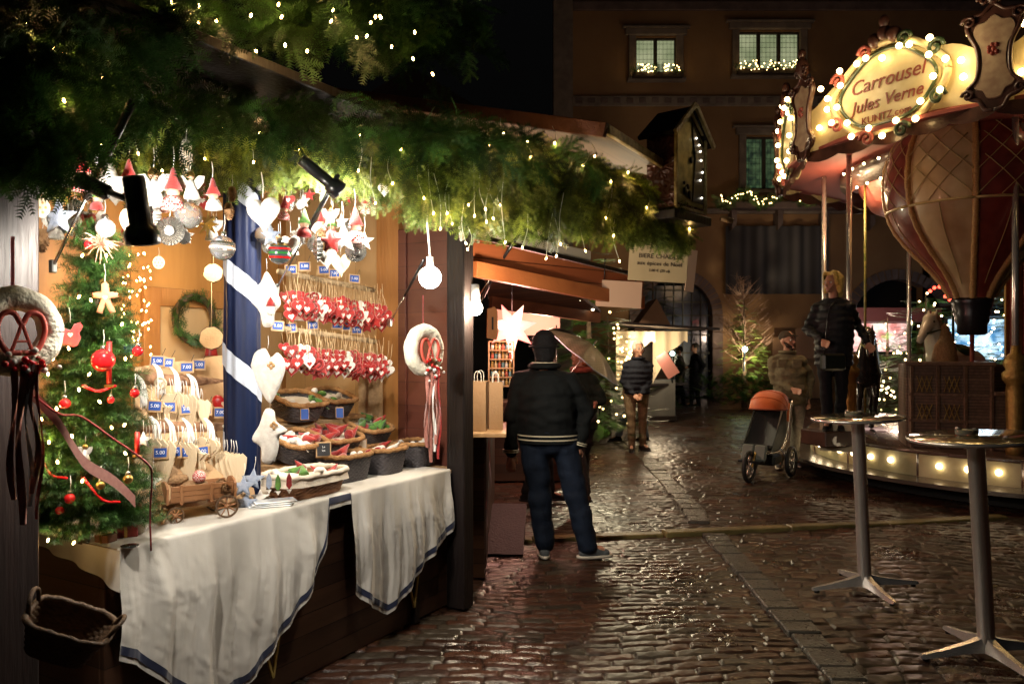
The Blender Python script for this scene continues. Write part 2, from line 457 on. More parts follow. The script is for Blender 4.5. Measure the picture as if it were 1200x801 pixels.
kerb = mat('kerb_stone', (.20, .16, .06), .45, col2=(.10, .08, .03), scale=6, bump=.35, bscale=30)
a = PZ(568, 634, 0); b2 = PZ(1066, 611, 0); dd = (b2-a)
slab_strip('kerb_line', [a-dd*.35, a, a+dd*.5, b2, b2+dd*.25], .13, 1.1, kerb, .018, .07, seed=9, label='low ochre kerb line crossing the cobbles')
# ================================================================== fir foliage
def leafmat(name, c1, c2, scale=7, tr=.18, rough=.4):
    m = bpy.data.materials.new(name); m.use_nodes = True; nt = m.node_tree; N = nt.nodes.new; L = nt.links.new
    b = nt.nodes['Principled BSDF']; b.inputs['Roughness'].default_value = rough
    g = N('ShaderNodeNewGeometry'); n = N('ShaderNodeTexNoise'); n.inputs['Scale'].default_value = scale; L(g.outputs['Position'], n.inputs['Vector'])
    n2 = N('ShaderNodeTexNoise'); n2.inputs['Scale'].default_value = 90; L(g.outputs['Position'], n2.inputs['Vector'])
    ad = N('ShaderNodeMath'); ad.operation = 'MULTIPLY_ADD'; L(n2.outputs['Fac'], ad.inputs[0]); ad.inputs[1].default_value = .6; L(n.outputs['Fac'], ad.inputs[2])
    mr = N('ShaderNodeMapRange'); mr.inputs['From Min'].default_value = .6; mr.inputs['From Max'].default_value = 1.0; L(ad.outputs[0], mr.inputs['Value'])
    c = ramp_mix(nt, mr.outputs['Result'], c1, c2)
    vc_ = N('ShaderNodeVertexColor'); vc_.layer_name = 'Tone'; mm = N('ShaderNodeMix'); mm.data_type = 'RGBA'; mm.blend_type = 'MULTIPLY'; mm.inputs['Factor'].default_value = 1
    L(c, mm.inputs['A']); L(vc_.outputs['Color'], mm.inputs['B']); c = mm.outputs['Result']; L(c, b.inputs['Base Color'])
    t = N('ShaderNodeBsdfTranslucent'); L(c, t.inputs['Color']); ms = N('ShaderNodeMixShader'); ms.inputs[0].default_value = tr
    L(b.outputs[0], ms.inputs[1]); L(t.outputs[0], ms.inputs[2]); L(ms.outputs[0], nt.nodes['Material Output'].inputs['Surface'])
    MATS[name] = m; return m
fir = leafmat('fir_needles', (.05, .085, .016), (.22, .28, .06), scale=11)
firdark = leafmat('dark_fir_needles', (.018, .055, .016), (.05, .12, .03))  # darker copy; the unlit roof garlands have their shade in this colour
pine = leafmat('pine_needles', (.035, .10, .025), (.09, .20, .06), tr=.3)
thuja = leafmat('thuja_needles', (.05, .10, .018), (.12, .19, .03), tr=.35)
bark = mat('bark', (.06, .035, .02), .9, col2=(.12, .08, .05), scale=20, bump=.6)

def sprig(rng, L_=.20, nl=.025, nw=.0056, sp=.0085, side=6, sl=.10, lift=.25, droop=.15, round_=0):
    "one compound twig along +x with flat needles; returns verts, tris"
    V = []; T = []
    def twig(o, d, l, up):
        d = d/np.linalg.norm(d); s = np.cross(up, d); s /= np.linalg.norm(s)+1e-9
        n = max(4, int(l/sp))
        for i in range(n):
            t = i/n; p = o+d*l*t+up*(-droop*l*t*t)
            for sg in ((-1, 1) if not round_ else (-1, 1, 0)):
                ll = nl*(1-.55*t**2)*rng.uniform(.8, 1.15)
                a = rng.uniform(.45, .75)
                if round_: th = rng.uniform(0, 6.28); dn = d*.75+s*math.cos(th)+up*math.sin(th)
                else: dn = d*a+s*sg+up*rng.uniform(-.1, lift)
                dn = dn/np.linalg.norm(dn)
                wv = np.cross(dn, up if abs(np.dot(dn, up)) < .9 else s); wv = wv/(np.linalg.norm(wv)+1e-9)*nw/2
                b = len(V); V.extend([p-wv, p+wv, p+dn*ll]); T.append((b, b+1, b+2))
        # the twig itself, a thin 3-sided strip
        b = len(V); e = o+d*l+up*(-droop*l); w_ = s*.0016; V.extend([o-w_, o+w_, e+w_*.3, e-w_*.3]); T.append((b, b+1, b+2)); T.append((b, b+2, b+3))
    up = np.array([0, 0, 1.]); X = np.array([1., 0, 0])
    twig(np.zeros(3), X, L_, up)
    for k in range(side):
        t = .15+.72*k/max(1, side); sg = -1 if k % 2 else 1
        o = X*L_*t+up*(-droop*L_*t*t)
        d = np.array([.8, sg*rng.uniform(.6, .9), rng.uniform(-.12, .12)])
        twig(o, d, sl*(1-.5*t)*rng.uniform(.8, 1.15), up)
    return np.array(V), np.array(T, dtype=np.int32)

def scatter(name, m, tpl, xf, parent=None, loc=None):
    "join templates at the given 4x4 matrices (world) into ONE foliage mesh"
    xf = [np.array(x) for x in xf]; groups = {}
    rr = random.Random(len(xf))
    for x in xf: groups.setdefault(rr.randrange(len(tpl)), []).append(x)
    VV = []; TT = []; TN = []; base = 0
    Mi = np.array(mw(parent).inverted()) if parent is not None else np.eye(4)
    for k, L_ in groups.items():
        v, t = tpl[k]; v4 = np.concatenate([v, np.ones((len(v), 1))], 1)
        A = np.stack(L_); A = Mi @ A
        W = np.einsum('nij,vj->nvi', A, v4)[..., :3]; VV.append(W.reshape(-1, 3)); tn = np.array([[(q := rr.choice((.35, .6, .85, 1.1, 1.5))), q*rr.uniform(.9, 1.05), q*rr.uniform(.6, 1.0), 1] for _ in L_]); TN.append(np.repeat(tn, len(v), 0))
        off = (np.arange(len(L_))*len(v))[:, None, None]; TT.append((t[None]+off+base).reshape(-1, 3)); base += len(L_)*len(v)
    V = np.concatenate(VV).astype(np.float32); T = np.concatenate(TT).astype(np.int32)
    if parent is None:
        lo = loc if loc is not None else ((V[:, 0].min()+V[:, 0].max())/2, (V[:, 1].min()+V[:, 1].max())/2, V[:, 2].min())
        V = V-np.array(lo, dtype=np.float32)
    me = bpy.data.meshes.new(name); me.vertices.add(len(V)); me.vertices.foreach_set('co', V.ravel())
    me.loops.add(T.size); me.loops.foreach_set('vertex_index', T.ravel()); me.polygons.add(len(T)); me.polygons.foreach_set('loop_start', np.arange(len(T), dtype=np.int32)*3)
    me.update(calc_edges=True); me.materials.append(m); ca_ = me.color_attributes.new('Tone', 'FLOAT_COLOR', 'POINT'); ca_.data.foreach_set('color', np.concatenate(TN).astype(np.float32).ravel())
    o = bpy.data.objects.new(name, me); C.objects.link(o)
    if parent is not None: o.parent = parent
    else: o.location = lo
    return o
def xform(p, d, up, s=1):
    x = Vector(d).normalized(); u = Vector(up); y = u.cross(x)
    if y.length < 1e-3: y = Vector((0, 1, 0)).cross(x)
    y.normalize(); z = x.cross(y)
    M = Matrix((x*s, y*s, z*s)).transposed().to_4x4(); M.translation = Vector(p); return M
rs = random.Random(3)
FIR = [sprig(rs) for _ in range(6)]
FIRL = [sprig(rs, .16, .022, .003, .006, 4, .09) for _ in range(5)]            # coarser, for things further off
PINE = [sprig(rs, .16, .042, .0022, .005, 3, .09, round_=1, droop=.05) for _ in range(5)]
FARF = [sprig(rs, .5, .09, .016, .03, 6, .3) for _ in range(4)]                # far conifers

bulb_on = emis('warm_bulb', (1, .58, .20), 260)
bulb_dim = emis('small_warm_bulb', (1, .66, .30), 30)
wire_m = mat('clear_wire', (.55, .6, .5), .3, trans=.3)
dwire = mat('dark_wire', (.02, .03, .02), .5)
_mb = MB(); _mb.ball((0, 0, 0), (.0042, .0042, .0075), 8, 6); BULB = _mb.mesh('bulb', bulb_on)
_mb = MB(); _mb.ball((0, 0, 0), (.007, .007, .009), 8, 6); BULB_FAR = _mb.mesh('bulb', bulb_dim)
_mb = MB(); _mb.ball((0, 0, 0), .022, 8, 6); BULB_BIG = _mb.mesh('bulb', emis('distant_bulb', (1, .72, .35), 16))
def bulbs_on(parent, pts, me=BULB, name='bulb', rot=None, s=1):
    Mi = mw(parent).inverted()
    for p in pts:
        o = bpy.data.objects.new(name, me); C.objects.link(o); o.parent = parent; o.location = Mi @ Vector(p)
        o.rotation_euler = (R.uniform(-.6, .6), R.uniform(-.6, .6), 0)
        if s != 1: o.scale = (s, s, s)
# ================================================================== the near stall
wood_or = planks('orange_boards', (.30, .135, .035), (.48, .24, .07), .62, 'X', .5, (1, 1, .12), .006)
wood_end = planks('pale_boards', (.42, .27, .13), (.52, .35, .18), .5, 'Y', .55, (1, 1, .12), .004)
wood_dk = planks('dark_boards', (.035, .016, .009), (.075, .034, .018), .105, 'Z', .45, (.15, .15, 2), .05)
wood_dv = planks('dark_upright_boards', (.04, .015, .010), (.085, .030, .018), .14, 'X', .5, (2, 2, .15), .03)
wood_red = planks('red_brown_boards', (.085, .022, .014), (.12, .034, .02), .16, 'Z', .5, (.15, .15, 2), .015)
wood_lt = mat('light_wood', (.55, .36, .19), .55, col2=(.42, .25, .12), scale=5, stretch=(1, 1, .15), bump=.2)
wood_post = mat('ochre_post', (.45, .22, .07), .5, col2=(.34, .15, .045), scale=6, stretch=(1, 1, .1), bump=.2)
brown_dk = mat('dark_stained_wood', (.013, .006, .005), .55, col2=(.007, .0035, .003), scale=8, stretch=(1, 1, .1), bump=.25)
roof_under = planks('roof_underside', (.10, .055, .02), (.16, .09, .032), .2, 'Y', .6, (.1, 1, 1), .02)
roof_edge = mat('roof_edge_wood', (.16, .06, .035), .6, col2=(.10, .035, .02), scale=6, stretch=(.2, 1, 1), bump=.3)
zinc = mat('steel_strap', (.6, .6, .58), .3, metal=1)
STALL = thing('market_stall', 'near wooden christmas stall with open counter and fir covered canopy', 'market stall', SO, SA)
def sb(mb, u0, u1, v0, v1, z0, z1, bev=.004):
    return mb.box(S((u0+u1)/2, (v0+v1)/2, (z0+z1)/2), (u1-u0, v1-v0, z1-z0), (0, 0, SA), bev)
m = MB(); sb(m, .0, 2.46, -.10, -.07, 0, .865); sb(m, .0, .03, -.9, -.10, 0, .865); m.build('counter_panel', wood_dk, STALL)
m = MB(); sb(m, .0, 2.44, -.9, -.005, .868, .893); m.build('counter_top', wood_lt, STALL)
m = MB(); sb(m, 1.98, 2.03, -.07, -.035, 0, .86); m.build('panel_trim', brown_dk, STALL)
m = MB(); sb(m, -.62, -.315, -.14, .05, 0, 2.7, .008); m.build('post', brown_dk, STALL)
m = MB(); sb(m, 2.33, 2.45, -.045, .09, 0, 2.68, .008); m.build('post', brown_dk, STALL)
m = MB(); sb(m, 2.56, 2.60, -1.7, -.05, 0, 2.9, 0); m.build('end_wall', wood_end, STALL)
pa, pb = PU(445, 400, 2.54), PU(471, 400, 2.54); va, vb = toS(pa)[1], toS(pb)[1]
m = MB(); sb(m, 2.50, 2.555, va, vb, .5, 2.7); m.build('upright', wood_post, STALL)
m = MB(); sb(m, 2.51, 2.556, vb+.002, -.05, .5, 2.5, 0); sb(m, 2.49, 2.512, vb+.002, vb+.07, .5, 2.5); m.build('red_panel', wood_red, STALL)
m = MB(); sb(m, -.9, 2.6, -1.745, -1.70, 0, 2.9, 0); m.build('back_wall', wood_or, STALL)
ua, ub = toS(PV(185, 380, -1.69))[0], toS(PV(330, 380, -1.69))[0]
m = MB(); sb(m, ua-.02, ub, -1.698, -1.665, 1.95, 2.07); sb(m, ua-.12, ua, -1.698, -1.66, .8, 2.07); m.build('door_frame', wood_post, STALL)
m = MB(); sb(m, ua+.001, ub, -1.699, -1.69, .9, 1.949, 0); m.build('door_panel', wood_end, STALL)
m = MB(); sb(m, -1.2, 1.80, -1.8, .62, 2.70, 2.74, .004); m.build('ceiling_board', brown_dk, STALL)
# pitched canopy: eave at v=1.25 z=2.78, rising inwards
def RF(u, v, dz=0): return S(u, v, 2.78+(1.25-v)*.26+dz)
m = MB(); m.smooth = False
a, b_, c_, d_ = RF(1.84, 1.25), RF(3.15, 1.25), RF(3.15, -1.12), RF(1.84, -1.12); up = Vector((0, 0, .03))
m.add([a, b_, c_, d_, a+up, b_+up, c_+up, d_+up], [(0, 1, 2, 3), (7, 6, 5, 4), (0, 4, 5, 1), (1, 5, 6, 2), (2, 6, 7, 3), (3, 7, 4, 0)])
m.build('roof', roof_under, STALL)
m = MB(); m.bar(RF(1.82, 1.28, .01), RF(1.82, -1.12, .01), .035, .075, .004); m.build('verge_board', roof_edge, STALL)
m = MB(); m.bar(RF(1.84, 1.275, .02), RF(3.17, 1.275, .02), .03, .05, .004); m.build('eave_strip', mat('gilt_strip', (.62, .50, .20), .4, col2=(.4, .3, .12), scale=30, bump=.6), STALL)
gold = mat('pale_bracket', (.45, .33, .10), .5)
for px, py in ((325, 795), (490, 712)):
    q = PV(px, py, .0); u, v, z = toS(q); m = MB()
    for du in (-.07, .045): m.bar(S(u+du, -.03, z+.22), S(u, -.03, z), .012, .012)
    m.build('bracket', gold, STALL)
# ---- tablecloths
cloth_m = mat('white_linen', (.62, .59, .54), .85, col2=(.46, .43, .38), scale=4, bump=.10, bscale=260, sheen=.2, contrast=(.3, .8))
navy = mat('navy_ribbon', (.012, .018, .05), .5, sheen=.3)
def cloth(name, label, u0, u1, hem, seed, back=-.8, amp=.03):
    rr = random.Random(seed); ph = [rr.uniform(0, 6.3) for _ in range(6)]
    hu = [h[0] for h in hem]; hz = [h[1] for h in hem]
    def pos(s_, drop, zoff=0):
        u = u0+(u1-u0)*s_
        f = math.sin(u*24+ph[0]+math.sin(u*7+ph[1])*1.3)*.45+math.sin(u*53+ph[2])*.30+math.sin(u*9+ph[3])*.5
        if drop <= 0:
            z = .905+zoff+.002*math.sin(u*30+drop*20); return S(u, drop, z)
        k = min(1, drop/.25)
        wr = .004*mnoise.noise((u*22, drop*7, seed))*k+.012*mnoise.noise((u*6, drop*3, seed+5))*k+.0045*mnoise.noise((u*48, drop*5, seed+9))*k+.0035*abs(mnoise.noise((u*20-drop*11, drop*16, seed+2)))*k+.0016*abs(mnoise.noise((u*34+drop*8, drop*26, seed)))*k
        v = .012*min(1, drop/.02)+amp*f*k+.02*k+wr+zoff
        return S(u+.012*math.sin(drop*9+ph[5])*k, v, .905-max(0, drop-.012))
    NT, ND = 10, 70; NU = 260
    def fn(a, b_):
        j = b_*(NT+ND)
        u = u0+(u1-u0)*a; D = .905-float(np.interp(u, hu, hz))
        return pos(a, back*(1-j/NT)) if j <= NT else pos(a, D*((j-NT)/ND))
    t = thing(name, label, 'tablecloth', S((u0+u1)/2, 0, .9), SA)
    m = MB(); m.grid(fn, NU, NT+ND); o = m.build('linen', cloth_m, t)
    def hb(a, b_):
        u = u0+(u1-u0)*a; D = .905-float(np.interp(u, hu, hz))
        return pos(a, max(.01, D-.058+.034*b_), .0035)
    m = MB(); m.grid(hb, NU, 3); m.build('hem_band', navy, t)
    return t
def hemz(pts): return [(toS(PV(x, y, .05))[0], PV(x, y, .05).z) for x, y in pts]
T1 = cloth('tablecloth', 'long white linen cloth with navy hem over the near half of the counter', 0, 1.34,
      hemz([(130, 776), (165, 782), (200, 806), (250, 835), (290, 812), (320, 770), (350, 725), (375, 680), (386, 640), (392, 600)]), 5)
T2 = cloth('tablecloth', 'shorter white linen cloth with pointed navy hem over the far end of the counter', 1.345, 2.29,
      hemz([(388, 676), (410, 694), (440, 714), (462, 723), (480, 694), (500, 662), (520, 640), (536, 618)]), 11, amp=.026)
# end drape of the near cloth
def fn(a, b_):
    v = -.75*a+.045; D = b_*(float(np.interp(a, [0, .3, .7, 1], [.16, .10, .05, .03])))
    return S(-.012-.010*math.sin(a*26)*b_, v, .905-D)
m = MB(); m.grid(fn, 40, 10); m.build('end_drape', cloth_m, T1)
# ---- blue wrapped pole
blue_m = mat('blue_satin', (.003, .007, .030), .55, col2=(.004, .011, .045), scale=5, stretch=(1, 1, .2), spec=.25, bump=.15, bscale=40)
white_m = mat('white_satin', (.42, .46, .55), .6, sheen=0, bump=.1)
pc = P(284, 500, 4.0); pr = .088
POLE = thing('striped_pole', 'round pole wrapped in blue satin with white slanting bands', 'pole', (pc.x, pc.y, .9))
def polef(a, z, dr=0):
    return Vector((pc.x+(pr+dr+.0035*math.sin(a*11)+.002*math.sin(a*5+z*9))*math.cos(a), pc.y+(pr+dr+.0035*math.sin(a*11)+.002*math.sin(a*5+z*9))*math.sin(a), z))
m = MB(); m.grid(lambda a, b_: polef(a*2*PI, .9+1.68*b_), 72, 40); m.build('blue_wrap', blue_m, POLE)
m = MB()
zt = PV(0, 0, 0)
z0 = 1.68-(345-407)/920*3.92
m.grid(lambda a, b_: polef(a*7*PI+.6, z0+.86-a*3.5*.45+.115*b_-.09, .003), 260, 3)
m.build('white_band', white_m, POLE)

# ---- spot lamps on stays
black_m = mat('black_enamel', (.012, .012, .014), .3, coat=.3)
chrome = mat('brushed_chrome', (.65, .63, .6), .22, metal=1)
def stay(name, label, a, b_, r=.009):
    t = thing(name, label, 'strut', b_); m = MB()
    a, b_ = Vector(a), Vector(b_); q = a.lerp(b_, .55); m.tube([a, q], r*1.25, 10); m.build('cylinder_tube', black_m, t)
    m = MB(); m.tube([q, b_], r*.55, 8); m.build('piston_rod', chrome, t)
    m = MB(); m.box(b_, (.02, .03, .05), (0, 0, SA), .004); m.build('end_plate', zinc, t)
    return t
stay('gas_strut', 'black strut with steel rod crossing in front of the decorated tree', P(156, 118, 2.55), P(62, 312, 2.95), .011)
stay('gas_strut', 'thin black strut slanting beside the blue striped pole', P(396, 205, 3.5), P(324, 338, 3.95), .009)
stay('gas_strut', 'bright metal strut bolted to the ochre upright', P(497, 304, 4.55), P(457, 378, 4.95), .007)
def spot_lamp(label, c, axis, s=1, lit=False, arm=None):
    t = thing('spot_lamp', label, 'lamp', c); ax = Vector(axis).normalized()
    M = ax.to_track_quat('Z', 'Y').to_matrix().to_4x4(); M.translation = Vector(c)
    m = MB(); m.lathe([(.0, .0), (.030*s, .002), (.034*s, .012), (.034*s, .10), (.034*s, .155), (.044*s, .162), (.055*s, .185), (.056*s, .215), (.050*s, .222), (.046*s, .20), (.02*s, .18), (0, .178)], 28, M, cap=False)
    m.build('housing', black_m, t)
    m = MB(); m.lathe([(.0, .195), (.02*s, .205), (.043*s, .203)], 20, M, cap=False); m.build('lens', emis('lens_glow', (1, .93, .8), 25) if lit else mat('lens_glass', (.6, .6, .6), .1), t)
    if arm:
        m = MB(); m.tube([Vector(c)+ax*.09, Vector(arm[0])], .011, 10); m.build('arm', black_m, t)
        m = MB(); m.bar(arm[1], arm[2], .038, .05, .012); m.build('clamp', black_m, t)
    return t
spot_lamp('black cylindrical spot lamp clamped to the strut before the christmas tree', P(156, 205, 2.5)+Vector((0, 0, 0)), (.03, .25, -.95), 1, True,
          (P(128, 225, 2.62), P(88, 208, 2.6), P(130, 228, 2.66)))
spot_lamp('dark spot lamp half hidden in the fir garland above the blue pole', P(352, 186, 3.45), (.55, .3, -.45), .8, True)
# the bare bright lamp facing the square
LPOS = P(504, 325, 3.85)
t = thing('bulb_lamp', 'glaring bare white bulb hanging in front of the dark post', 'lamp', LPOS)
m = MB(); m.ball(LPOS, (.055, .055, .055), 20, 14); m.build('glass_bulb', emis('glare_bulb', (1, .96, .88), 90), t)
m = MB(); m.tube([LPOS+Vector((0, 0, .036)), LPOS+Vector((0, 0, .10))], .018, 12); m.build('socket', mat('white_plastic', (.7, .7, .68), .4), t)
m = MB(); m.tube(smoothline([LPOS+Vector((0, 0, .1)), LPOS+Vector((-.01, .02, .2)), LPOS+Vector((-.03, 0, .42))], 5), .005, 6); m.build('cable', mat('white_cable', (.6, .6, .55), .5), t)
lamp('stall_bulb_light', 'SPOT', LPOS+Vector((-.02, -.07, -.0)), 42, (1, .9, .74), .05, S(.7, .4, 1.9), 168, .9)
lamp('garland_spot_light', 'POINT', P(500, 300, 3.60), 26, (1, .95, .85), .03)
lamp('stall_spot_light', 'SPOT', P(150, 272, 2.62), 100, (1, .92, .80), .045, P(185, 480, 3.8), 162, .6)
lamp('stall_spot_light', 'SPOT', P(378, 212, 3.62), 100, (1, .92, .80), .04, P(400, 470, 4.9), 155, .8)
lamp('stall_ceiling_light', 'POINT', S(1.1, -.8, 2.3), 30, (1, .86, .62), .05)

# ---- fir garlands
def band_pts(keys, n, rng, front=.5):
    "random points in a band given by (px, ytop, ybottom, Y)"
    out = []; xs = [k[0] for k in keys]
    for _ in range(n):
        x = rng.uniform(xs[0], xs[-1]); yt = np.interp(x, xs, [k[1] for k in keys]); yb = np.interp(x, xs, [k[2] for k in keys]); Y = np.interp(x, xs, [k[3] for k in keys])
        f = rng.random()**.9
        out.append((P(x, yt+(yb-yt)*f, Y+rng.uniform(-.22, .22)), f, x))
    return out
GK = [(30, 110, 190, 3.35), (150, 118, 190, 3.5), (300, 130, 188, 3.85), (400, 130, 192, 3.95), (480, 132, 226, 3.85), (560, 148, 240, 4.0), (660, 172, 250, 4.25), (740, 205, 258, 4.65), (800, 256, 270, 5.2)]
rg = random.Random(22)
gl = thing('fir_garland', 'lit green fir garland drooping from the canopy edge over the counter', 'garland', P(420, 200, 3.8))
xf = []
for p, f, x in band_pts(GK, 700, rg)+band_pts([k for k in GK if k[0] >= 480], 420, rg):
    side = rg.uniform(-1, 1)
    d = Vector((side*.75+.15, rg.uniform(-.7, .5), -.35-.65*f+rg.uniform(-.25, .25)))
    xf.append(xform(p, d, (rg.uniform(-.5, .5), -1, rg.uniform(0, .8)), rg.uniform(.75, 1.15)))
scatter('fir_sprays', fir, FIR, xf, gl)
m = MB(); m.tube(smoothline([P(k[0], (k[1]+k[2])/2-8, k[3]) for k in GK], 6), .022, 8); m.build('core_branch', bark, gl)
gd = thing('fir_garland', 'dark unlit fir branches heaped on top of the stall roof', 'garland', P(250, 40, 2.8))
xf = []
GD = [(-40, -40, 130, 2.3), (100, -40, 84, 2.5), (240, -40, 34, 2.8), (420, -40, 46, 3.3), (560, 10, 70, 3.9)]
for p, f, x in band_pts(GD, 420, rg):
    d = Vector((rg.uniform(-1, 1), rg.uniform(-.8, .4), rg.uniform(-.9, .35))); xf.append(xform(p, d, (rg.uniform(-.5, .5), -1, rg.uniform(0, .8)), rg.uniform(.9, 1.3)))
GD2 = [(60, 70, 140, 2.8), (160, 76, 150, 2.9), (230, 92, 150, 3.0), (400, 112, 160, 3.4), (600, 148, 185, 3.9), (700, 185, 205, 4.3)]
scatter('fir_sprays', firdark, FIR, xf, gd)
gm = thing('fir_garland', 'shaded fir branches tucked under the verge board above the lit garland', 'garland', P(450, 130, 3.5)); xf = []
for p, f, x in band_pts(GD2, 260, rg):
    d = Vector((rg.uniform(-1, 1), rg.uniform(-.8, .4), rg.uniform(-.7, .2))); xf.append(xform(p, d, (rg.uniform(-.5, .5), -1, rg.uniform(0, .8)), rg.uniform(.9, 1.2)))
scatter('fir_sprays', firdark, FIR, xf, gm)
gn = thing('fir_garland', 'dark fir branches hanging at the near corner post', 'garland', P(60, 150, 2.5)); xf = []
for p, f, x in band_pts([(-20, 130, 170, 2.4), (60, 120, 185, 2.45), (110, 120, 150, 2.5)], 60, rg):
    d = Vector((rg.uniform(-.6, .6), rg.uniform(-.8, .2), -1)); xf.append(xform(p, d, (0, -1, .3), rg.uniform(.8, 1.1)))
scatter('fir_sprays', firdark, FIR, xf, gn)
# ---- warm light strings
def light_string(label, pts, me=BULB, cat='light string', grp='fairy light strings on the stall', wire=True, wm=wire_m, r=.0014):
    t = thing('fairy_light_string', label, cat, pts[0], group=grp)
    if wire:
        m = MB(); m.tube(smoothline(pts, 3), r, 4); m.build('wire', wm, t)
    bulbs_on(t, pts, me); return t
roofb = [(30, 28), (61, 12), (79, 8), (73, 61), (142, 36), (148, 42), (162, 12), (201, 3), (207, 27), (233, 7), (253, 24), (75, 118), (300, 60), (330, 20), (459, 55), (484, 69), (507, 87), (418, 44), (486, 38), (390, 12), (120, 90), (440, 20), (360, 60)]
roofb += [(rg.uniform(20, 480), rg.uniform(2, 60)) for _ in range(14)]
light_string('warm fairy lights scattered through the dark roof branches', [P(x, y, 2.42+x*.0012) for x, y in roofb], wire=False)
icic = [(50, 165, 190), (118, 142, 170), (162, 156, 180), (190, 172, 200), (297, 172, 190), (300, 126, 131), (304, 150, 156), (378, 150, 154), (420, 170, 200), (422, 155, 158), (440, 196, 238), (460, 190, 215), (497, 200, 232), (508, 205, 250), (516, 215, 268), (524, 222, 250), (530, 240, 262), (546, 250, 285), (549, 232, 240), (556, 200, 253), (569, 215, 245), (574, 165, 170), (570, 228, 260), (578, 232, 256), (586, 234, 240), (592, 200, 284), (612, 262, 290), (618, 162, 166), (622, 182, 184), (650, 160, 168), (640, 262, 303), (652, 268, 300), (657, 238, 286), (686, 250, 294), (683, 190, 194), (697, 178, 183), (710, 232, 255), (716, 212, 213), (726, 268, 306), (736, 200, 202), (758, 238, 243), (785, 245, 251), (808, 262, 268), (548, 278, 292), (719, 268, 276), (470, 160, 175), (350, 168, 175), (260, 140, 150), (240, 168, 186), (590, 150, 156)]
for grp_i, (lo, hi, lab) in enumerate(((0, 430, 'icicle light string over the hanging ornaments'), (430, 600, 'icicle light string beside the glaring bulb'), (600, 900, 'icicle light string at the far tip of the garland'))):
    t = thing('fairy_light_string', lab, 'light string', P((max(lo, 60)+min(hi, 800))/2, 200, 3.6), group='fairy light strings on the stall'); bl = []
    for (x, y0, y1) in icic:
        if lo <= x < hi:
            Y = float(np.interp(x, [k[0] for k in GK], [k[3] for k in GK]))-.24
            a = P(x+R.uniform(-8, 8), y0-12, Y+.05); b_ = P(x, y1, Y); mid = (a+b_)/2+Vector((R.uniform(-.02, .02), 0, 0))
            m = MB(); m.tube(smoothline([a, mid, b_], 5), .0016, 4); m.build('wire', wire_m, t); bl.append(b_)
    bulbs_on(t, bl)
# ================================================================== hanging ornaments and goods
felt_r = mat('red_felt', (.40, .020, .014), .95, col2=(.24, .010, .01), scale=60, sheen=.5, bump=.3, bscale=300)
felt_w = mat('white_felt', (.80, .76, .70), .95, col2=(.68, .62, .56), scale=40, sheen=.5, bump=.4, bscale=250)
felt_g = mat('green_felt', (.10, .24, .03), .95, col2=(.06, .16, .03), scale=40, sheen=.4, bump=.3, bscale=250)
felt_n = mat('grey_felt', (.20, .24, .33), .9, col2=(.30, .33, .40), scale=30, sheen=.4, bump=.3, bscale=250)
cream = mat('cream_wood', (.74, .62, .44), .5, col2=(.62, .48, .31), scale=7, stretch=(1, 1, .3), bump=.15)
edge_m = mat('cut_wood_edge', (.45, .26, .11), .6)
gloss_r = mat('red_gloss', (.48, .010, .012), .12, coat=.8)
gloss_w = mat('pearl_white', (.75, .70, .64), .2, coat=.5)
redpaint = mat('red_paint', (.46, .014, .012), .4, col2=(.38, .01, .01), scale=15)
gold_m = mat('gold_foil', (.75, .50, .16), .28, metal=1)
silver = mat('silver_tin', (.78, .76, .72), .25, metal=1, bump=.2, bscale=30)
glass = mat('clear_glass', (1, .99, .97), .03, trans=.92, ior=1.2, coat=.3)
twine = mat('jute_twine', (.52, .38, .22), .9, bump=.3, bscale=200)
twine_w = mat('white_twine', (.8, .78, .72), .9, bump=.3, bscale=200)
cone_m = mat('pine_cone', (.22, .115, .05), .7, col2=(.40, .24, .12), scale=30, bump=.4)
gingham = bpy.data.materials.new('red_gingham'); gingham.use_nodes = True; nt = gingham.node_tree
ck = nt.nodes.new('ShaderNodeTexChecker'); ck.inputs['Scale'].default_value = 150; ck.inputs['Color1'].default_value = (.50, .02, .02, 1); ck.inputs['Color2'].default_value = (.75, .6, .55, 1)
tcx = nt.nodes.new('ShaderNodeTexCoord'); nt.links.new(tcx.outputs['Object'], ck.inputs['Vector']); nt.links.new(ck.outputs['Color'], nt.nodes['Principled BSDF'].inputs['Base Color'])
skin_m = mat('skin', (.58, .33, .22), .5, col2=(.52, .27, .18), scale=8, sss=.1)
PROTO = {}
def loop_string(t, l=.06, m_=None, r=.0012, sag=0):
    m = MB(); m.tube([(0, 0, 0), (.003, 0, l*.5), (0, 0, l)], r, 5); return m.build('string', m_ or twine_w, t, world=False)
def proto(key, name, cat, fn):
    t = bpy.data.objects.new(name, None); t['category'] = cat; t.empty_display_size = .05; PROTO[key] = (t, name, cat); fn(t); return t
def stitch(m, outl, y, r): pass
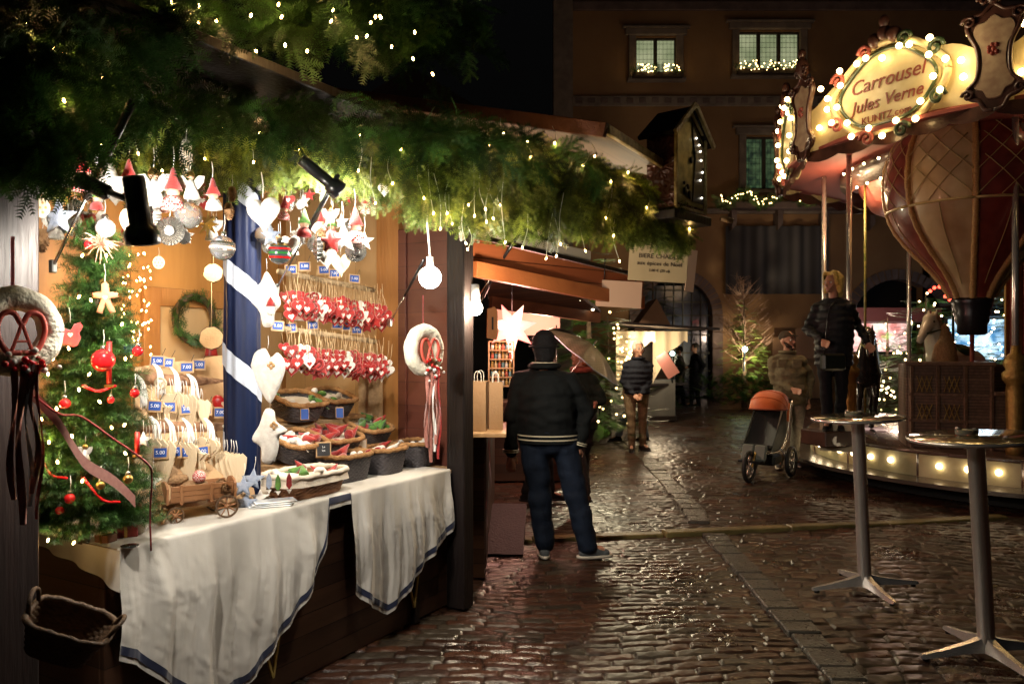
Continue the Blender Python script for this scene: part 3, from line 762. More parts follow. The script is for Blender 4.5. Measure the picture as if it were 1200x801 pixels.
# every prototype hangs from z=0 at its top edge; body below
def f_gnome(body, hat):
    def f(t):
        m = MB(); m.lathe([(0, 0), (.005, -.004), (.014, -.035), (.027, -.066), (.0, -.064)], 14); m.build('pointed_hat', hat, t, world=False)
        m = MB(); m.ball((0, 0, -.072), (.019, .018, .017), 12, 8); m.build('face', skin_m, t, world=False)
        m = MB(); m.lathe([(0, -.078), (.018, -.084), (.028, -.10), (.031, -.122), (.0, -.126)], 14); m.build('body', body, t, world=False)
        loop_string(t)
    return f
def f_flat(outl, th, m_, bev=.004, hole=None, inset=None, string=.07, sm=twine_w):
    def f(t):
        top = max(p[1] for p in outl); o = [(p[0], p[1]-top) for p in outl]
        m = MB(); m.prism(o, th, None, bev); m.build('body', m_, t, world=False)
        if inset is not None:
            m = MB(); m.prism([(p[0], p[1]-top*1.15) for p in inset[0]], th+.003, None, .001); m.build('motif', inset[1], t, world=False)
        if string: loop_string(t, string, sm)
    return f
def puff(outl, th, m_, motif=None):
    "stuffed felt shape: domed front and back"
    def f(t):
        top = max(p[1] for p in outl); o = [(p[0], p[1]-top) for p in outl]; n = len(o)
        cx = 0; cz = sum(p[1] for p in o)/n; V = []; Fc = []
        lv = [(1, 0), (.93, .55), (.78, .85), (.5, 1), (.2, 1.04)]
        for sg in (-1, 1):
            b = len(V)
            for (k, h) in lv:
                for p in o: V.append((cx+(p[0]-cx)*k, sg*th/2*h, cz+(p[1]-cz)*k))
            V.append((cx, sg*th/2*1.04, cz))
            for i in range(len(lv)-1):
                for j in range(n):
                    q = (b+i*n+j, b+i*n+(j+1) % n, b+(i+1)*n+(j+1) % n, b+(i+1)*n+j); Fc.append(q if sg < 0 else q[::-1])
            for j in range(n): q = (b+(len(lv)-1)*n+j, b+(len(lv)-1)*n+(j+1) % n, len(V)-1); Fc.append(q if sg < 0 else q[::-1])
        m = MB(); m.add(V, Fc); m.build('body', m_, t, world=False)
        if motif:
            m = MB(); m.prism([(p[0], p[1]+cz) for p in motif[0]], th*1.12, None, .001); m.build('motif', motif[1], t, world=False)
        loop_string(t, .06)
    return f
def f_ball(r, m_, bands=None):
    def f(t):
        m = MB(); m.ball((0, 0, -r-.012), r, 28, 18); m.build('globe', m_, t, world=False)
        if bands:
            for (z, c) in bands:
                q = MB(); a = math.sqrt(max(0, r*r-z*z)); h = r*.16; a2 = math.sqrt(max(0, r*r-(z+h)**2))
                q.lathe([(a+.0012, z-r-.012), (math.sqrt(max(0, r*r-(z+h/2)**2))+.0012, z+h/2-r-.012), (a2+.0012, z+h-r-.012)], 28, cap=False); q.build('band', c, t, world=False)
        m = MB(); m.lathe([(0, .002), (.009, .001), (.010, -.012), (.008, -.016)], 14); m.build('cap', silver, t, world=False)
        loop_string(t)
    return f
def f_cone(m_=None, L_=.11, r=.026):
    def f(t):
        m = MB(); m.smooth = False
        m.lathe([(0, 0), (r*.7, -L_*.1), (r*.85, -L_*.4), (r*.6, -L_*.8), (0, -L_)], 10)
        for k in range(70):
            q = k/70; z = -L_*(.05+.9*q); rr = r*(math.sin(PI*min(1, (q*.86+.12)))**.7)*.9; a = k*2.399
            c = Vector((math.cos(a)*rr, math.sin(a)*rr, z)); o = Vector((math.cos(a), math.sin(a), -.9)).normalized(); s = Vector((-math.sin(a), math.cos(a), 0))
            w_ = r*.42; m.add([c-s*w_-Vector((0, 0, -.004)), c+s*w_-Vector((0, 0, -.004)), c+s*w_*.7+o*r*.5, c+o*r*.62, c-s*w_*.7+o*r*.5], [(0, 1, 2, 3, 4)])
        m.build('scales', m_ or cone_m, t, world=False); loop_string(t, .08)
    return f
def f_flute(t):       # fluted tin rosette
    m = MB(); n = 48; V = [(0, -.006, -.045)]; 
    for (rr, y) in ((.014, -.006), (.018, 0), (.044, .003)):
        for j in range(n):
            a = 2*PI*j/n; k = rr*(1+.05*(j % 2)*(rr > .02)); V.append((k*math.cos(a), y-(.007 if j % 2 and rr > .016 else 0), -.045+k*math.sin(a)))
    Fc = [(0, 1+(j+1) % n, 1+j) for j in range(n)]+[(1+i*n+j, 1+i*n+(j+1) % n, 1+(i+1)*n+(j+1) % n, 1+(i+1)*n+j) for i in range(2) for j in range(n)]
    m.smooth = False; m.add(V, Fc); m.build('rosette', silver, t, world=False); loop_string(t)
def f_leaf(t):
    m = MB(); V = []; n = 12
    for i in range(n+1):
        q = i/n; w_ = .026*math.sin(PI*min(1, q*1.02))**.7
        V += [(-w_, .006*(i % 2), -.12*q), (0, -.004, -.12*q-.004), (w_, .006*(i % 2), -.12*q)]
    m.smooth = False; m.add(V, [f for i in range(n) for f in ((i*3, i*3+1, i*3+4, i*3+3), (i*3+1, i*3+2, i*3+5, i*3+4))]); m.build('blade', silver, t, world=False); loop_string(t)
def f_angel(t):
    m = MB(); m.lathe([(0, -.035), (.012, -.04), (.022, -.075), (.036, -.12), (0, -.122)], 16); m.build('gown', felt_w, t, world=False)
    m = MB(); m.ball((0, 0, -.022), (.016, .015, .017)); m.build('head', skin_m, t, world=False)
    m = MB(); m.lathe([(0, 0), (.01, -.004), (.018, -.016), (.017, -.026)], 12, cap=False); m.build('hair', gold_m, t, world=False)
    for s_ in (-1, 1):
        m = MB(); m.prism([(s_*.006, -.05), (s_*.03, -.02), (s_*.055, -.022), (s_*.05, -.05), (s_*.03, -.075), (s_*.008, -.08)][::s_], .005, None, .001); m.build('wing', felt_w, t, world=False)
    loop_string(t)
def f_starfold(t):
    m = MB(); m.smooth = False; o = star(.048, .019, 8); V = [(p[0], 0, p[1]-.048) for p in o]+[(0, -.013, -.048), (0, .013, -.048)]; n = 16
    m.add(V, [(i, (i+1) % n, n) for i in range(n)]+[((i+1) % n, i, n+1) for i in range(n)]); m.build('rays', gold_m, t, world=False); loop_string(t)
def f_lace(t):
    m = MB(); m.prism([(.045*math.cos(a*PI/16), -.045+.045*math.sin(a*PI/16)) for a in range(32)], .006, None, .001); m.build('disc', cream, t, world=False)
    for k in range(7):
        a = k*2*PI/6; q = MB(); c = (0, 0) if k == 6 else (.026*math.cos(a), .026*math.sin(a)); q.prism([(c[0]+.007*math.cos(b*PI/5), c[1]-.045+.007*math.sin(b*PI/5)) for b in range(10)], .0075); q.build('cut_out', edge_m, t, world=False)
    loop_string(t)
HS = heart(.085, .085); ST = star(.048, .021); KNOT = heart(.03, .03, 16)
proto('gnome_r', 'gnome_ornament', 'ornament', f_gnome(gingham, felt_r)); proto('gnome_w', 'gnome_ornament', 'ornament', f_gnome(felt_w, felt_r)); proto('gnome_g', 'gnome_ornament', 'ornament', f_gnome(felt_r, felt_g))
proto('heart_w', 'heart_ornament', 'ornament', puff(HS, .03, felt_w)); proto('heart_c', 'heart_ornament', 'ornament', f_flat(heart(.1, .12), .012, cream)); proto('heart_r', 'heart_ornament', 'ornament', puff(HS, .026, felt_r, (KNOT, felt_w)))
proto('star_w', 'star_ornament', 'ornament', puff(ST, .026, felt_w)); proto('star_g', 'star_ornament', 'ornament', puff(star(.06, .026), .03, felt_n)); proto('star_r', 'star_ornament', 'ornament', puff(ST, .024, felt_r))
proto('glass', 'glass_bauble', 'bauble', f_ball(.042, glass)); proto('glassband', 'glass_bauble', 'bauble', f_ball(.042, glass, [(-.005, felt_w), (.012, silver)]))
proto('striped', 'striped_bauble', 'bauble', f_ball(.042, mat('dark_glass', (.05, .06, .06), .1, coat=1), [(.012, gloss_r), (-.004, mat('green_gloss', (.02, .16, .03), .15, coat=.6)), (-.02, gloss_r), (.026, gold_m)]))
proto('wire', 'wire_bauble', 'bauble', lambda t: (f_ball(.03, mat('white_lattice', (.72, .72, .74), .5, bump=1, bscale=120))(t)))
proto('cone', 'pine_cone', 'pine cone', f_cone()); proto('conelong', 'fir_cone', 'fir cone', f_cone(mat('frosted_cone', (.55, .45, .30), .5, col2=(.8, .78, .75), scale=20), .16, .022))
proto('flute', 'rosette_ornament', 'ornament', f_flute); proto('leaf', 'leaf_ornament', 'ornament', f_leaf); proto('angel', 'angel_ornament', 'angel', f_angel); proto('gstar', 'straw_star', 'star', f_starfold); proto('lace', 'lace_disc', 'ornament', f_lace)
redball = proto('redball', 'red_bauble', 'bauble', f_ball(.022, gloss_r))
proto('apple', 'red_apple', 'apple ornament', f_ball(.042, gloss_r)); proto('goldball', 'gold_bauble', 'bauble', f_ball(.02, gold_m))
proto('bird', 'bird_ornament', 'ornament', puff([(-.04, .0), (-.02, .03), (0, .02), (.015, .045), (.035, .05), (.045, .035), (.03, .01), (.035, -.01), (.02, -.04), (.005, -.045), (-.02, -.035), (-.04, -.03)], .014, felt_r, (heart(.02, .02, 12), cream)))
proto('ginger', 'gingerbread_ornament', 'ornament', puff([(-.012, .045), (0, .052), (.012, .045), (.012, .02), (.04, .016), (.04, 0), (.014, -.004), (.03, -.05), (.012, -.055), (0, -.02), (-.012, -.055), (-.03, -.05), (-.014, -.004), (-.04, 0), (-.04, .016), (-.012, .02)], .012, mat('ginger', (.30, .10, .05), .8, bump=.3), (heart(.016, .016, 12), cream)))
proto('horse', 'rocking_horse_ornament', 'ornament', puff([(-.045, -.05), (-.05, -.042), (-.02, -.055), (.02, -.055), (.05, -.042), (.045, -.05), (.02, -.065), (-.02, -.065)][::-1], .008, felt_w))
def hang(key, p, s=1, rz=None, label='', group=None, tilt=0):
    t, name, cat = PROTO[key]
    c = copy_tree(t); c.name = name
    c.location = p; c.rotation_euler = (R.uniform(-.06, .06), tilt+R.uniform(-.06, .06), R.uniform(-.3, .3) if rz is None else rz); c.scale = (s, s, s)
    if label: c['label'] = label
    if group: c['group'] = group
    return c
# key, px, py(top), scale, Y, label   (hung in a row under the lit garland)
HL = [
 ('lace', 47, 232, .62, 2.75, 'white pierced disc ornament at the left end of the hanging row'),
 ('gnome_w', 40, 188, .8, 2.9, 'red hatted gnome hanging beside the near corner post'),
 ('star_g', 69, 232, 1.0, 2.95, 'pale blue grey stuffed star hanging above the tree'),
 ('heart_w', 72, 195, 1.0, 3.1, 'white furry ornament hanging over the pale blue star'),
 ('gnome_r', 95, 176, 1.05, 2.95, 'red hatted gnome in a gingham dress just left of the lamp strut'),
 ('gnome_g', 113, 215, .7, 3.1, 'small brown elf with red tip hanging behind the strut'),
 ('wire', 121, 175, .9, 3.2, 'pale wire ball hanging high behind the strut'),
 ('wire', 123, 252, 1.0, 3.0, 'pale wire ball hanging just above the pink straw bow'),
 ('star_w', 131, 190, 1.5, 3.15, 'long white felt star hanging left of the black spot lamp'),
 ('gnome_w', 151, 186, .95, 3.25, 'red hatted gnome hanging behind the top of the black spot lamp'),
 ('heart_c', 157, 244, 1.0, 3.0, 'cream wooden heart behind the black spot lamp'),
 ('leaf', 179, 232, 1.0, 3.1, 'ridged silver leaf ornament right of the black spot lamp'),
 ('angel', 180, 196, 1.05, 3.1, 'white angel with golden hair right of the black spot lamp'),
 ('gnome_r', 203, 196, 1.15, 3.1, 'red pointed gnome hat over a gingham skirt above the fluted rosette'),
 ('flute', 199, 254, 1.05, 3.1, 'fluted silver tin rosette left of the clear glass ball'),
 ('glass', 221, 232, 1.08, 3.15, 'clear empty glass ball next to the golden star'),
 ('conelong', 218, 162, .8, 3.2, 'long frosted fir cone hanging above the clear glass ball'),
 ('angel', 223, 200, .8, 3.15, 'small white felt angel under the long fir cone'),
 ('gstar', 244, 246, 1.0, 3.2, 'golden folded star hanging left of the blue pole'),
 ('gnome_w', 249, 208, .9, 3.2, 'small gnome with blue scarf look hanging above the golden star'),
 ('cone', 268, 237, .55, 3.3, 'small brown pine cone in front of the blue pole'),
 ('cone', 272, 218, .5, 3.35, 'smallest pine cone high in front of the blue pole'),
 ('glassband', 262, 272, 1.0, 3.2, 'clear glass ball with frosted lines before the blue pole'),
 ('heart_w', 308, 232, 1.55, 3.4, 'large white felt mitten heart right of the pole top'),
 ('star_g', 317, 262, .7, 3.35, 'small grey star dangling from the white mitten heart'),
 ('striped', 328, 279, 1.0, 3.45, 'dark bauble with red and green stripes right of the pole'),
 ('gnome_r', 334, 230, .7, 3.5, 'small red hatted gnome above the striped bauble'),
 ('heart_w', 340, 276, .9, 3.55, 'white felt heart tucked behind the striped bauble'),
 ('star_w', 352, 262, .9, 3.6, 'cream star behind the thin slanting strut'),
 ('gnome_g', 357, 244, .9, 3.6, 'green capped red tulip gnome behind the thin slanting strut'),
 ('leaf', 372, 276, .85, 3.6, 'ridged silver leaf hanging above the white heart row'),
 ('heart_w', 383, 292, .95, 3.65, 'white felt heart left of the cream wooden heart'),
 ('star_r', 387, 268, 1.05, 3.65, 'red star with white dots beneath a green cap'),
 ('gnome_g', 389, 250, .8, 3.7, 'green hatted gnome sitting over the red star'),
 ('star_w', 402, 260, 1.35, 3.7, 'tall white felt star between two red gnomes'),
 ('heart_c', 399, 298, .8, 3.8, 'cream wooden heart under the tall white star'),
 ('gnome_r', 416, 242, 1.15, 3.75, 'red gnome in gingham dress at the right end of the hanging row'),
 ('flute', 417, 282, .95, 3.8, 'fluted tin rosette at the right end of the hanging row'),
 ('star_w', 427, 270, .9, 3.85, 'white star at the far right end of the hanging row'),
 ('conelong', 541, 257, .75, 4.3, 'white frosted cone hanging left among the icicle lights'),
 ('conelong', 633, 250, .75, 4.2, 'white frosted cone hanging in the middle of the lit garland'),
 ('conelong', 512, 196, .75, 3.9, 'brown fir cone buried in the garland over the bright bulb'),
 ('heart_w', 451, 215, .8, 3.8, 'white bell shaped felt ornament beside the bright bulb'),
 ('horse', 742, 254, 1.3, 4.55, 'white rocking horse ornament hanging above the drinks sign'),
 ('lace', 186, 300, .5, 3.3, 'little pierced disc above the door wreath'),
]
for (k, x, y, s_, Y, lb) in HL: hang(k, P(x, y, Y), s_*(1.2 if x < 440 else 1), None, lb, 'ornaments hanging under the garland')
bk = {'heart_w': 'white felt heart', 'star_w': 'white felt star', 'angel': 'small white angel', 'gnome_r': 'red hatted gnome', 'flute': 'fluted tin rosette', 'glass': 'clear glass ball', 'leaf': 'silver leaf', 'cone': 'brown pine cone', 'star_r': 'red felt star', 'wire': 'pale lattice ball', 'heart_r': 'red felt heart'}
for i in range(92):
    x = 42+i*4.25+R.uniform(-4, 4); k = list(bk)[(i*7) % 11]
    if 262 < x < 300: continue
    hang(k, P(x, 196+R.uniform(-10, 74)+(x > 300)*14, float(np.interp(x, [40, 430], [3.25, 4.25]))), R.uniform(.7, 1.05), None, bk[k]+' in the back row of hanging ornaments', bk[k]+' pieces of the back row')
# large stitched shapes strung beside the pole
big = [('mitten', 312, 318, 66, 3.62, felt_w, 'large cream felt bell with a red gnome sewn on beside the pole', [(-.5, -.15), (-.42, .3), (-.2, .55), (.0, .95), (.25, .6), (.4, .2), (.5, -.2), (.3, -.5), (.25, -.95), (-.1, -1), (-.22, -.5)]),
       ('bigheart', 314, 408, 66, 3.6, felt_w, 'large cream felt heart with brown flowers beside the pole', [(-.6, .3), (-.45, .75), (-.1, .9), (.1, .6), (.35, .75), (.6, .4), (.55, -.1), (.2, -.9), (0, -1), (-.3, -.5)]),
       ('fish', 316, 478, 66, 3.55, felt_w, 'large cream felt bird with stitched wings lowest beside the pole', [(-.35, .4), (-.15, .95), (.15, .9), (.25, .5), (.6, .2), (.35, 0), (.3, -.5), (.1, -1), (-.25, -.9), (-.3, -.4), (-.6, -.1)])]
for (n_, x, y, h, Y, mm, lb, ol) in big:
    hh = h/F*Y/2; t = thing('felt_ornament', lb, 'ornament', P(x, y, Y)); o = [(p[0]*hh, (p[1]-1)*hh) for p in smoothline([(q[0], q[1], 0) for q in ol+[ol[0]]], 4)[:-1]]
    tmp = puff(o, .05, mm); tmp(t)
    t.rotation_euler = (0, 0, R.uniform(-.1, .3))
    if n_ == 'mitten':
        m = MB(); m.lathe([(0, .0), (.012, -.02), (.022, -.045)], 12, Matrix.Translation((.02, -.03, -hh*.9))); m.build('red_cap', felt_r, t, world=False)
        m = MB(); m.ball((.02, -.032, -hh*1.35), (.018, .012, .03)); m.build('beard', felt_w, t, world=False)
    else:
        for k in range(4):
            m = MB(); a = k*PI/2; m.ball((.02+.011*math.cos(a), -.028, -hh*.6+.011*math.sin(a)), (.008, .004, .008), 8, 6); m.build('button', edge_m, t, world=False)

# ---------------------------------------------------------------- rods of red and white felt pieces
def rod(label, a, b_, r, m_, cat='rod', name='hanging_rod'):
    t = thing(name, label, cat, a); m = MB(); m.tube([a, b_], r, 10); m.build('stick', m_, t)
    return t
knot = (KNOT, felt_w)
proto('small_rh', 'felt_heart', 'felt heart', f_flat(heart(.058, .058), .012, felt_r, .003, inset=(heart(.024, .024, 14), felt_w), string=.10, sm=twine))
proto('small_wh', 'felt_heart', 'felt heart', f_flat(heart(.058, .058), .012, felt_w, .003, inset=(heart(.022, .022, 14), felt_r), string=.10, sm=twine))
proto('small_rs', 'felt_star', 'felt star', f_flat(star(.036, .018), .012, felt_r, .003, string=.10, sm=twine))
proto('small_pretzel', 'felt_pretzel', 'felt pretzel', lambda t: (lambda m: (m.tube(smoothline([(.018, 0, -.02), (-.012, -.003, -.045), (-.03, 0, -.03), (-.026, 0, -.008), (-.008, .002, -.004), (0, .003, -.02), (.008, .002, -.004), (.026, 0, -.008), (.03, 0, -.03), (.012, .003, -.045), (-.018, 0, -.02)], 5), .0058, 7), m.build('body', felt_r, t, world=False), loop_string(t, .10, twine)))(MB()))
RODS = []
def red_row(a, b_, lab, n, dep, kinds, L_, tagy=True):
    rod('branch rod carrying %s' % lab, a, b_, .016, mat('birch_rod', (.40, .30, .18), .8, col2=(.25, .18, .1), scale=20, bump=.4))
    d = (b_-a)
    for i in range(n):
        q = a+d*((i+.5)/n)
        kk = kinds[i % len(kinds)]
        for k in range(dep):
            p = q+d*(R.uniform(-.3, .3)/n)+Vector((0, 0, -L_+.01-R.uniform(0, .02)-(k % 4)*.034))+SN*(.02+.018*k)
            o = hang(kk, p, R.uniform(1.05, 1.4), SA-PI/2+R.uniform(-.3, .9)+.35, '', None, R.uniform(-.2, .2))
            nm = {'small_rh': 'red felt heart with white centre', 'small_wh': 'white felt heart with red centre', 'small_rs': 'red felt star', 'small_pretzel': 'red felt pretzel'}[kk]
            o['label'] = '%s hanging on twine from %s' % (nm, lab); o['group'] = '%s pieces on %s' % (nm, lab)
a1, b1 = PV(326, 318, -.45), PV(438, 340, -.45)
red_row(a1, b1, 'the upper branch rod', 14, 7, ['small_rh', 'small_rh', 'small_pretzel', 'small_wh', 'small_rh', 'small_rs'], .10)
a2, b2_ = PV(326, 384, -.42), PV(440, 400, -.42)
red_row(a2, b2_, 'the lower branch rod', 14, 7, ['small_rh', 'small_wh', 'small_pretzel', 'small_rs', 'small_rh', 'small_rh'], .09)
# ---- price tags
blue_p = mat('blue_slate', (.015, .075, .36), .5); chalk = mat('chalk_white', (.85, .85, .85), .8)
TAG = thing('price_tag', '', 'price tag'); 
m = MB(); m.box((0, 0, .026), (.062, .006, .052), None, .001); m.build('wood_board', wood_lt, TAG, world=False)
m = MB(); m.box((0, -.0035, .027), (.048, .002, .036), None, 0); m.build('blue_panel', blue_p, TAG, world=False)
text('price', '5.00', .021, chalk, TAG, (0, -.0055, .027), (PI/2, 0, 0), .0006)
m = MB(); m.tube([(.012, .004, .04), (.03, .0, .085)], .0012, 5); m.build('wire_pin', black_m, TAG, world=False)
TAG7 = copy_tree(TAG); 
for ch in TAG7.children:
    if ch.name.startswith('price'): me7 = text_mesh('7.00', .021, .0006, 'price'); me7.materials.clear(); me7.materials.append(chalk); ch.data = me7
tags = [(152, 416, -.6, 'tag above the tree side end of the top log'), (184, 430, -.6, 'tag standing on the top log behind the white pretzels'), (195, 432, -.58, 'tag on the top log next to the white ribbons'), (219, 437, -.58, 'left one of two price tags side by side on the top log'), (233, 434, -.58, 'right one of two price tags side by side on the top log'),
        (181, 483, -.45, 'price tag left end of the middle log'), (198, 484, -.45, 'price tag on the middle log under the white ribbons'), (220, 486, -.44, 'price tag on the middle log above the snowflake star'), (240, 487, -.44, 'price tag on the middle log above the punched heart'), (258, 490, -.43, 'price tag on the middle log beside the big red heart'),
        (188, 538, -.3, 'price tag left on the lowest log behind the cart'), (204, 537, -.3, 'price tag second on the lowest log behind the cart'), (221, 537, -.3, 'price tag third on the lowest log behind the cart'), (237, 536, -.3, 'price tag fourth on the lowest log behind the cart'), (285, 536, -.3, 'price tag beside the foot of the blue pole'),
        (341, 322, -.44, 'tag at the left end of the upper branch rod'), (357, 318, -.44, 'tag second from the pole on the upper branch rod'), (380, 322, -.44, 'tag in the middle of the upper branch rod'), (392, 326, -.44, 'tag right of the middle on the upper branch rod'), (415, 332, -.44, 'tag near the wall end of the upper branch rod'),
        (325, 388, -.41, 'tag at the pole end of the lower branch rod'), (341, 390, -.41, 'second tag on the lower branch rod'), (367, 387, -.41, 'third tag on the lower branch rod'), (395, 386, -.41, 'fourth tag on the lower branch rod'), (405, 388, -.41, 'fifth tag on the lower branch rod'), (418, 392, -.41, 'tag at the wall end of the lower branch rod')]
for i, (x, y, v, lb) in enumerate(tags):
    c = copy_tree(TAG if i % 3 else TAG7); c.name = 'price_tag'; p = PV(x, y, v); place(c, p, (-.15, R.uniform(-.08, .08), R.uniform(.1, .5)), 1.12, 'blue price '+lb if not lb.startswith(('price', 'left', 'right')) else 'blue '+lb, 'blue price tags on the stall')
def kill(o):
    for ch in list(o.children): kill(ch)
    bpy.data.objects.remove(o)
kill(TAG); kill(TAG7)
# ---- stepped display of white wooden pieces on three logs
logm = mat('bark_log', (.20, .10, .055), .85, col2=(.36, .20, .11), scale=25, bump=.7, bscale=50)
RACK = thing('display_rack', 'slanted wooden rack with three bark logs behind the toy cart', 'display rack', PV(220, 590, -.45))
lg = [((160, 442), (262, 450), -.62), ((160, 500), (275, 502), -.47), ((160, 556), (292, 550), -.46)]
for (p0, p1, v) in lg:
    m = MB(); a, b_ = PV(*p0, v), PV(*p1, v); m.tube([a.lerp(b_, k/8)+Vector((0, 0, .002*math.sin(k*2))) for k in range(9)], [.031+.002*math.sin(k*1.7) for k in range(9)], 16); m.build('log', logm, RACK)
pts = [PV(158, 430, -.68), PV(268, 415, -.68), PV(300, 585, -.22), PV(158, 600, -.22)]
m = MB(); m.smooth = False; nv = (pts[1]-pts[0]).cross(pts[3]-pts[0]).normalized()*.018
m.add(pts+[p+nv for p in pts], [(0, 1, 2, 3), (7, 6, 5, 4), (0, 4, 5, 1), (1, 5, 6, 2), (2, 6, 7, 3), (3, 7, 4, 0)]); m.build('back_board', wood_lt, RACK)
ribbon_w = mat('white_ribbon', (.85, .82, .78), .7, sheen=.3)
proto('wp_heart', 'wooden_heart', 'wooden heart', f_flat([(0, .06), (.022, .075), (.038, .055), (.03, .01), (0, -.075), (-.03, .01), (-.038, .055), (-.022, .075)][::-1], .007, cream, .001, string=.055, sm=ribbon_w))
proto('wp_star', 'wooden_star', 'wooden star', f_flat(star(.047, .026), .007, cream, .001, inset=(star(.016, .005, 6), edge_m), string=.055, sm=ribbon_w))
proto('wp_round', 'wooden_heart', 'wooden heart', f_flat(heart(.085, .085), .008, cream, .001, inset=(heart(.02, .02, 10), edge_m), string=.055, sm=ribbon_w))
def white_bundle(kind, x, y, v, n, lab, s=1, rz0=.45):
    for k in range(n):
        p = PV(x, y, v)+SD*(-.010*k)+SN*(.012*(n-k))+Vector((0, 0, .003*k-.0))
        o = hang(kind, p, 1.3*s*R.uniform(.95, 1.05), SA-PI/2+rz0+R.uniform(-.12, .12), '', None, R.uniform(-.1, .1)); o['label'] = lab; o['group'] = lab
white_bundle('wp_heart', 180, 515, -.38, 6, 'slim pale wooden heart in the bundle nearest the tree', 1.15)
white_bundle('wp_heart', 207, 518, -.38, 5, 'slim pale wooden heart in the bundle left of the snowflake star', 1.05)
white_bundle('wp_star', 220, 520, -.37, 5, 'pale wooden star with snowflake in the middle bundle', 1.05)
white_bundle('wp_round', 236, 514, -.37, 5, 'wide wooden heart with punched holes in the middle bundle', 1.0)
white_bundle('wp_heart', 262, 530, -.36, 8, 'thin wooden shape in the sheaf left of the red heart', .9, 1.0)
white_bundle('wp_heart', 208, 462, -.52, 6, 'long white wooden heart hanging from the top log', .95)
white_bundle('wp_star', 182, 468, -.52, 4, 'pale wooden star hanging from the top log next to the tree', .9)
white_bundle('wp_heart', 228, 468, -.5, 5, 'thin white shape hanging from the top log below two tags', .75, 1.1)
# white pretzel
t = thing('wooden_pretzel', 'white wooden pretzel hanging on ribbon from the top log', 'pretzel', PV(188, 442, -.5), SA-PI/2+.5); m = MB()
m.tube([(.026*math.cos(a*PI/12), 0, -.03+.026*math.sin(a*PI/12)) for a in range(25)], .006, 8); m.tube([(-.02, .002, -.015), (0, -.003, -.035), (.006, 0, -.055)], .005, 8); m.tube([(.02, .002, -.015), (0, .003, -.035), (-.006, 0, -.055)], .005, 8); m.build('ring', cream, t, world=False); loop_string(t, .05, ribbon_w)
# ribbon hanks
for (x, y, v, lb) in ((180, 428, -.56, 'hank of white ribbons over the top log nearest the tree'), (200, 432, -.56, 'hank of white ribbons beside the white pretzel'), (220, 440, -.56, 'hank of white ribbons under the twin price tags'), (176, 490, -.42, 'hank of white ribbons over the middle log nearest the tree'), (194, 492, -.42, 'hank of white ribbons above the slim wooden hearts'), (214, 492, -.42, 'hank of white ribbons above the snowflake star'), (240, 492, -.42, 'hank of white ribbons above the punched heart'), (262, 500, -.42, 'hank of white ribbons above the sheaf'),
                      (158, 440, -.56, 'thick bunch of white ribbons at the tree end of the rack')):
    t = thing('ribbon_hank', lb, 'ribbons', PV(x, y, v), group='white ribbons on the rack')
    m = MB(); p = PV(x, y, v)
    for k in range(9):
        o = SD*R.uniform(-.022, .022)
        m.tube(smoothline([p+o*.3+Vector((0, 0, .008)), p+o*.7+SN*.045+Vector((0, 0, -.03)), p+o*1.2+SN*.06+Vector((0, 0, -.11-R.uniform(0, .05)))], 4), .0035, 5)
    m.build('ribbons', ribbon_w, t)
for (x, y, s_, lb) in ((262, 462, 1.15, 'large glossy red heart beside the blue pole on the top row'), (273, 508, 1.1, 'large red heart with cream motif on the middle row')):
    t = thing('red_heart', lb, 'heart', PV(x, y, -.45), .55); puff(heart(.10*s_, .11*s_), .05, redpaint, (heart(.035, .035, 14), cream))(t)
for i, (x, y) in enumerate(((165, 548), (178, 552), (286, 556), (298, 548), (305, 572), (290, 575))):
    place(hang(['star_w', 'star_w', 'star_g', 'star_g', 'star_w', 'star_g'][i], (0, 0, 0), 1), PV(x, y, -.2), (-.5, 0, R.uniform(0, .6)), 1.0, ['white star lying at the tree side of the cart', 'second white star beside the cart near the tree', 'blue grey star right of the cart wheels', 'blue grey star at the foot of the blue pole', 'white star on the card stack', 'small blue grey star behind the large wheel'][i], 'stars lying on the counter')

# ---------------------------------------------------------------- toy cart
cw = mat('cart_wood', (.36, .17, .075), .45, col2=(.27, .12, .05), scale=6, stretch=(1, 4, 1), bump=.15, coat=.2)
cwd = mat('dark_tyre_wood', (.10, .06, .035), .5)
cp = PZ(228, 606, .905); CART = thing('toy_cart', 'wooden toy handcart with four spoked wheels carrying pine cones', 'toy cart', cp, .62)
m = MB(); m.box((0, 0, .085), (.30, .10, .008), None, .002); m.build('floor_board', cw, CART, world=False)
for s_ in (-1, 1):
    for k in range(3):
        m = MB(); m.box((.02, s_*(.055+.004*k), .10+.024*k), (.27, .006, .0235), (-s_*.12, 0, 0), .001); m.build('side_slat', cw, CART, world=False)
    for x in (-.07, .06): 
        m = MB(); m.box((x, s_*.066, .12), (.012, .008, .09), (-s_*.12, 0, 0), .001); m.build('side_post', cw, CART, world=False)
m = MB(); o = [(-.062, .0), (.062, 0), (.066, .07), (.05, .085), (.025, .093), (0, .097), (-.025, .093), (-.05, .085), (-.066, .07)]
for x in (-.128, .165):
    q = MB(); q.prism([(p[0], p[1]+.08) for p in o], .01, Matrix.Translation((x, 0, 0)) @ Matrix.Rotation(PI/2, 4, 'Z'), .001); q.build('end_board', cw, CART, world=False)
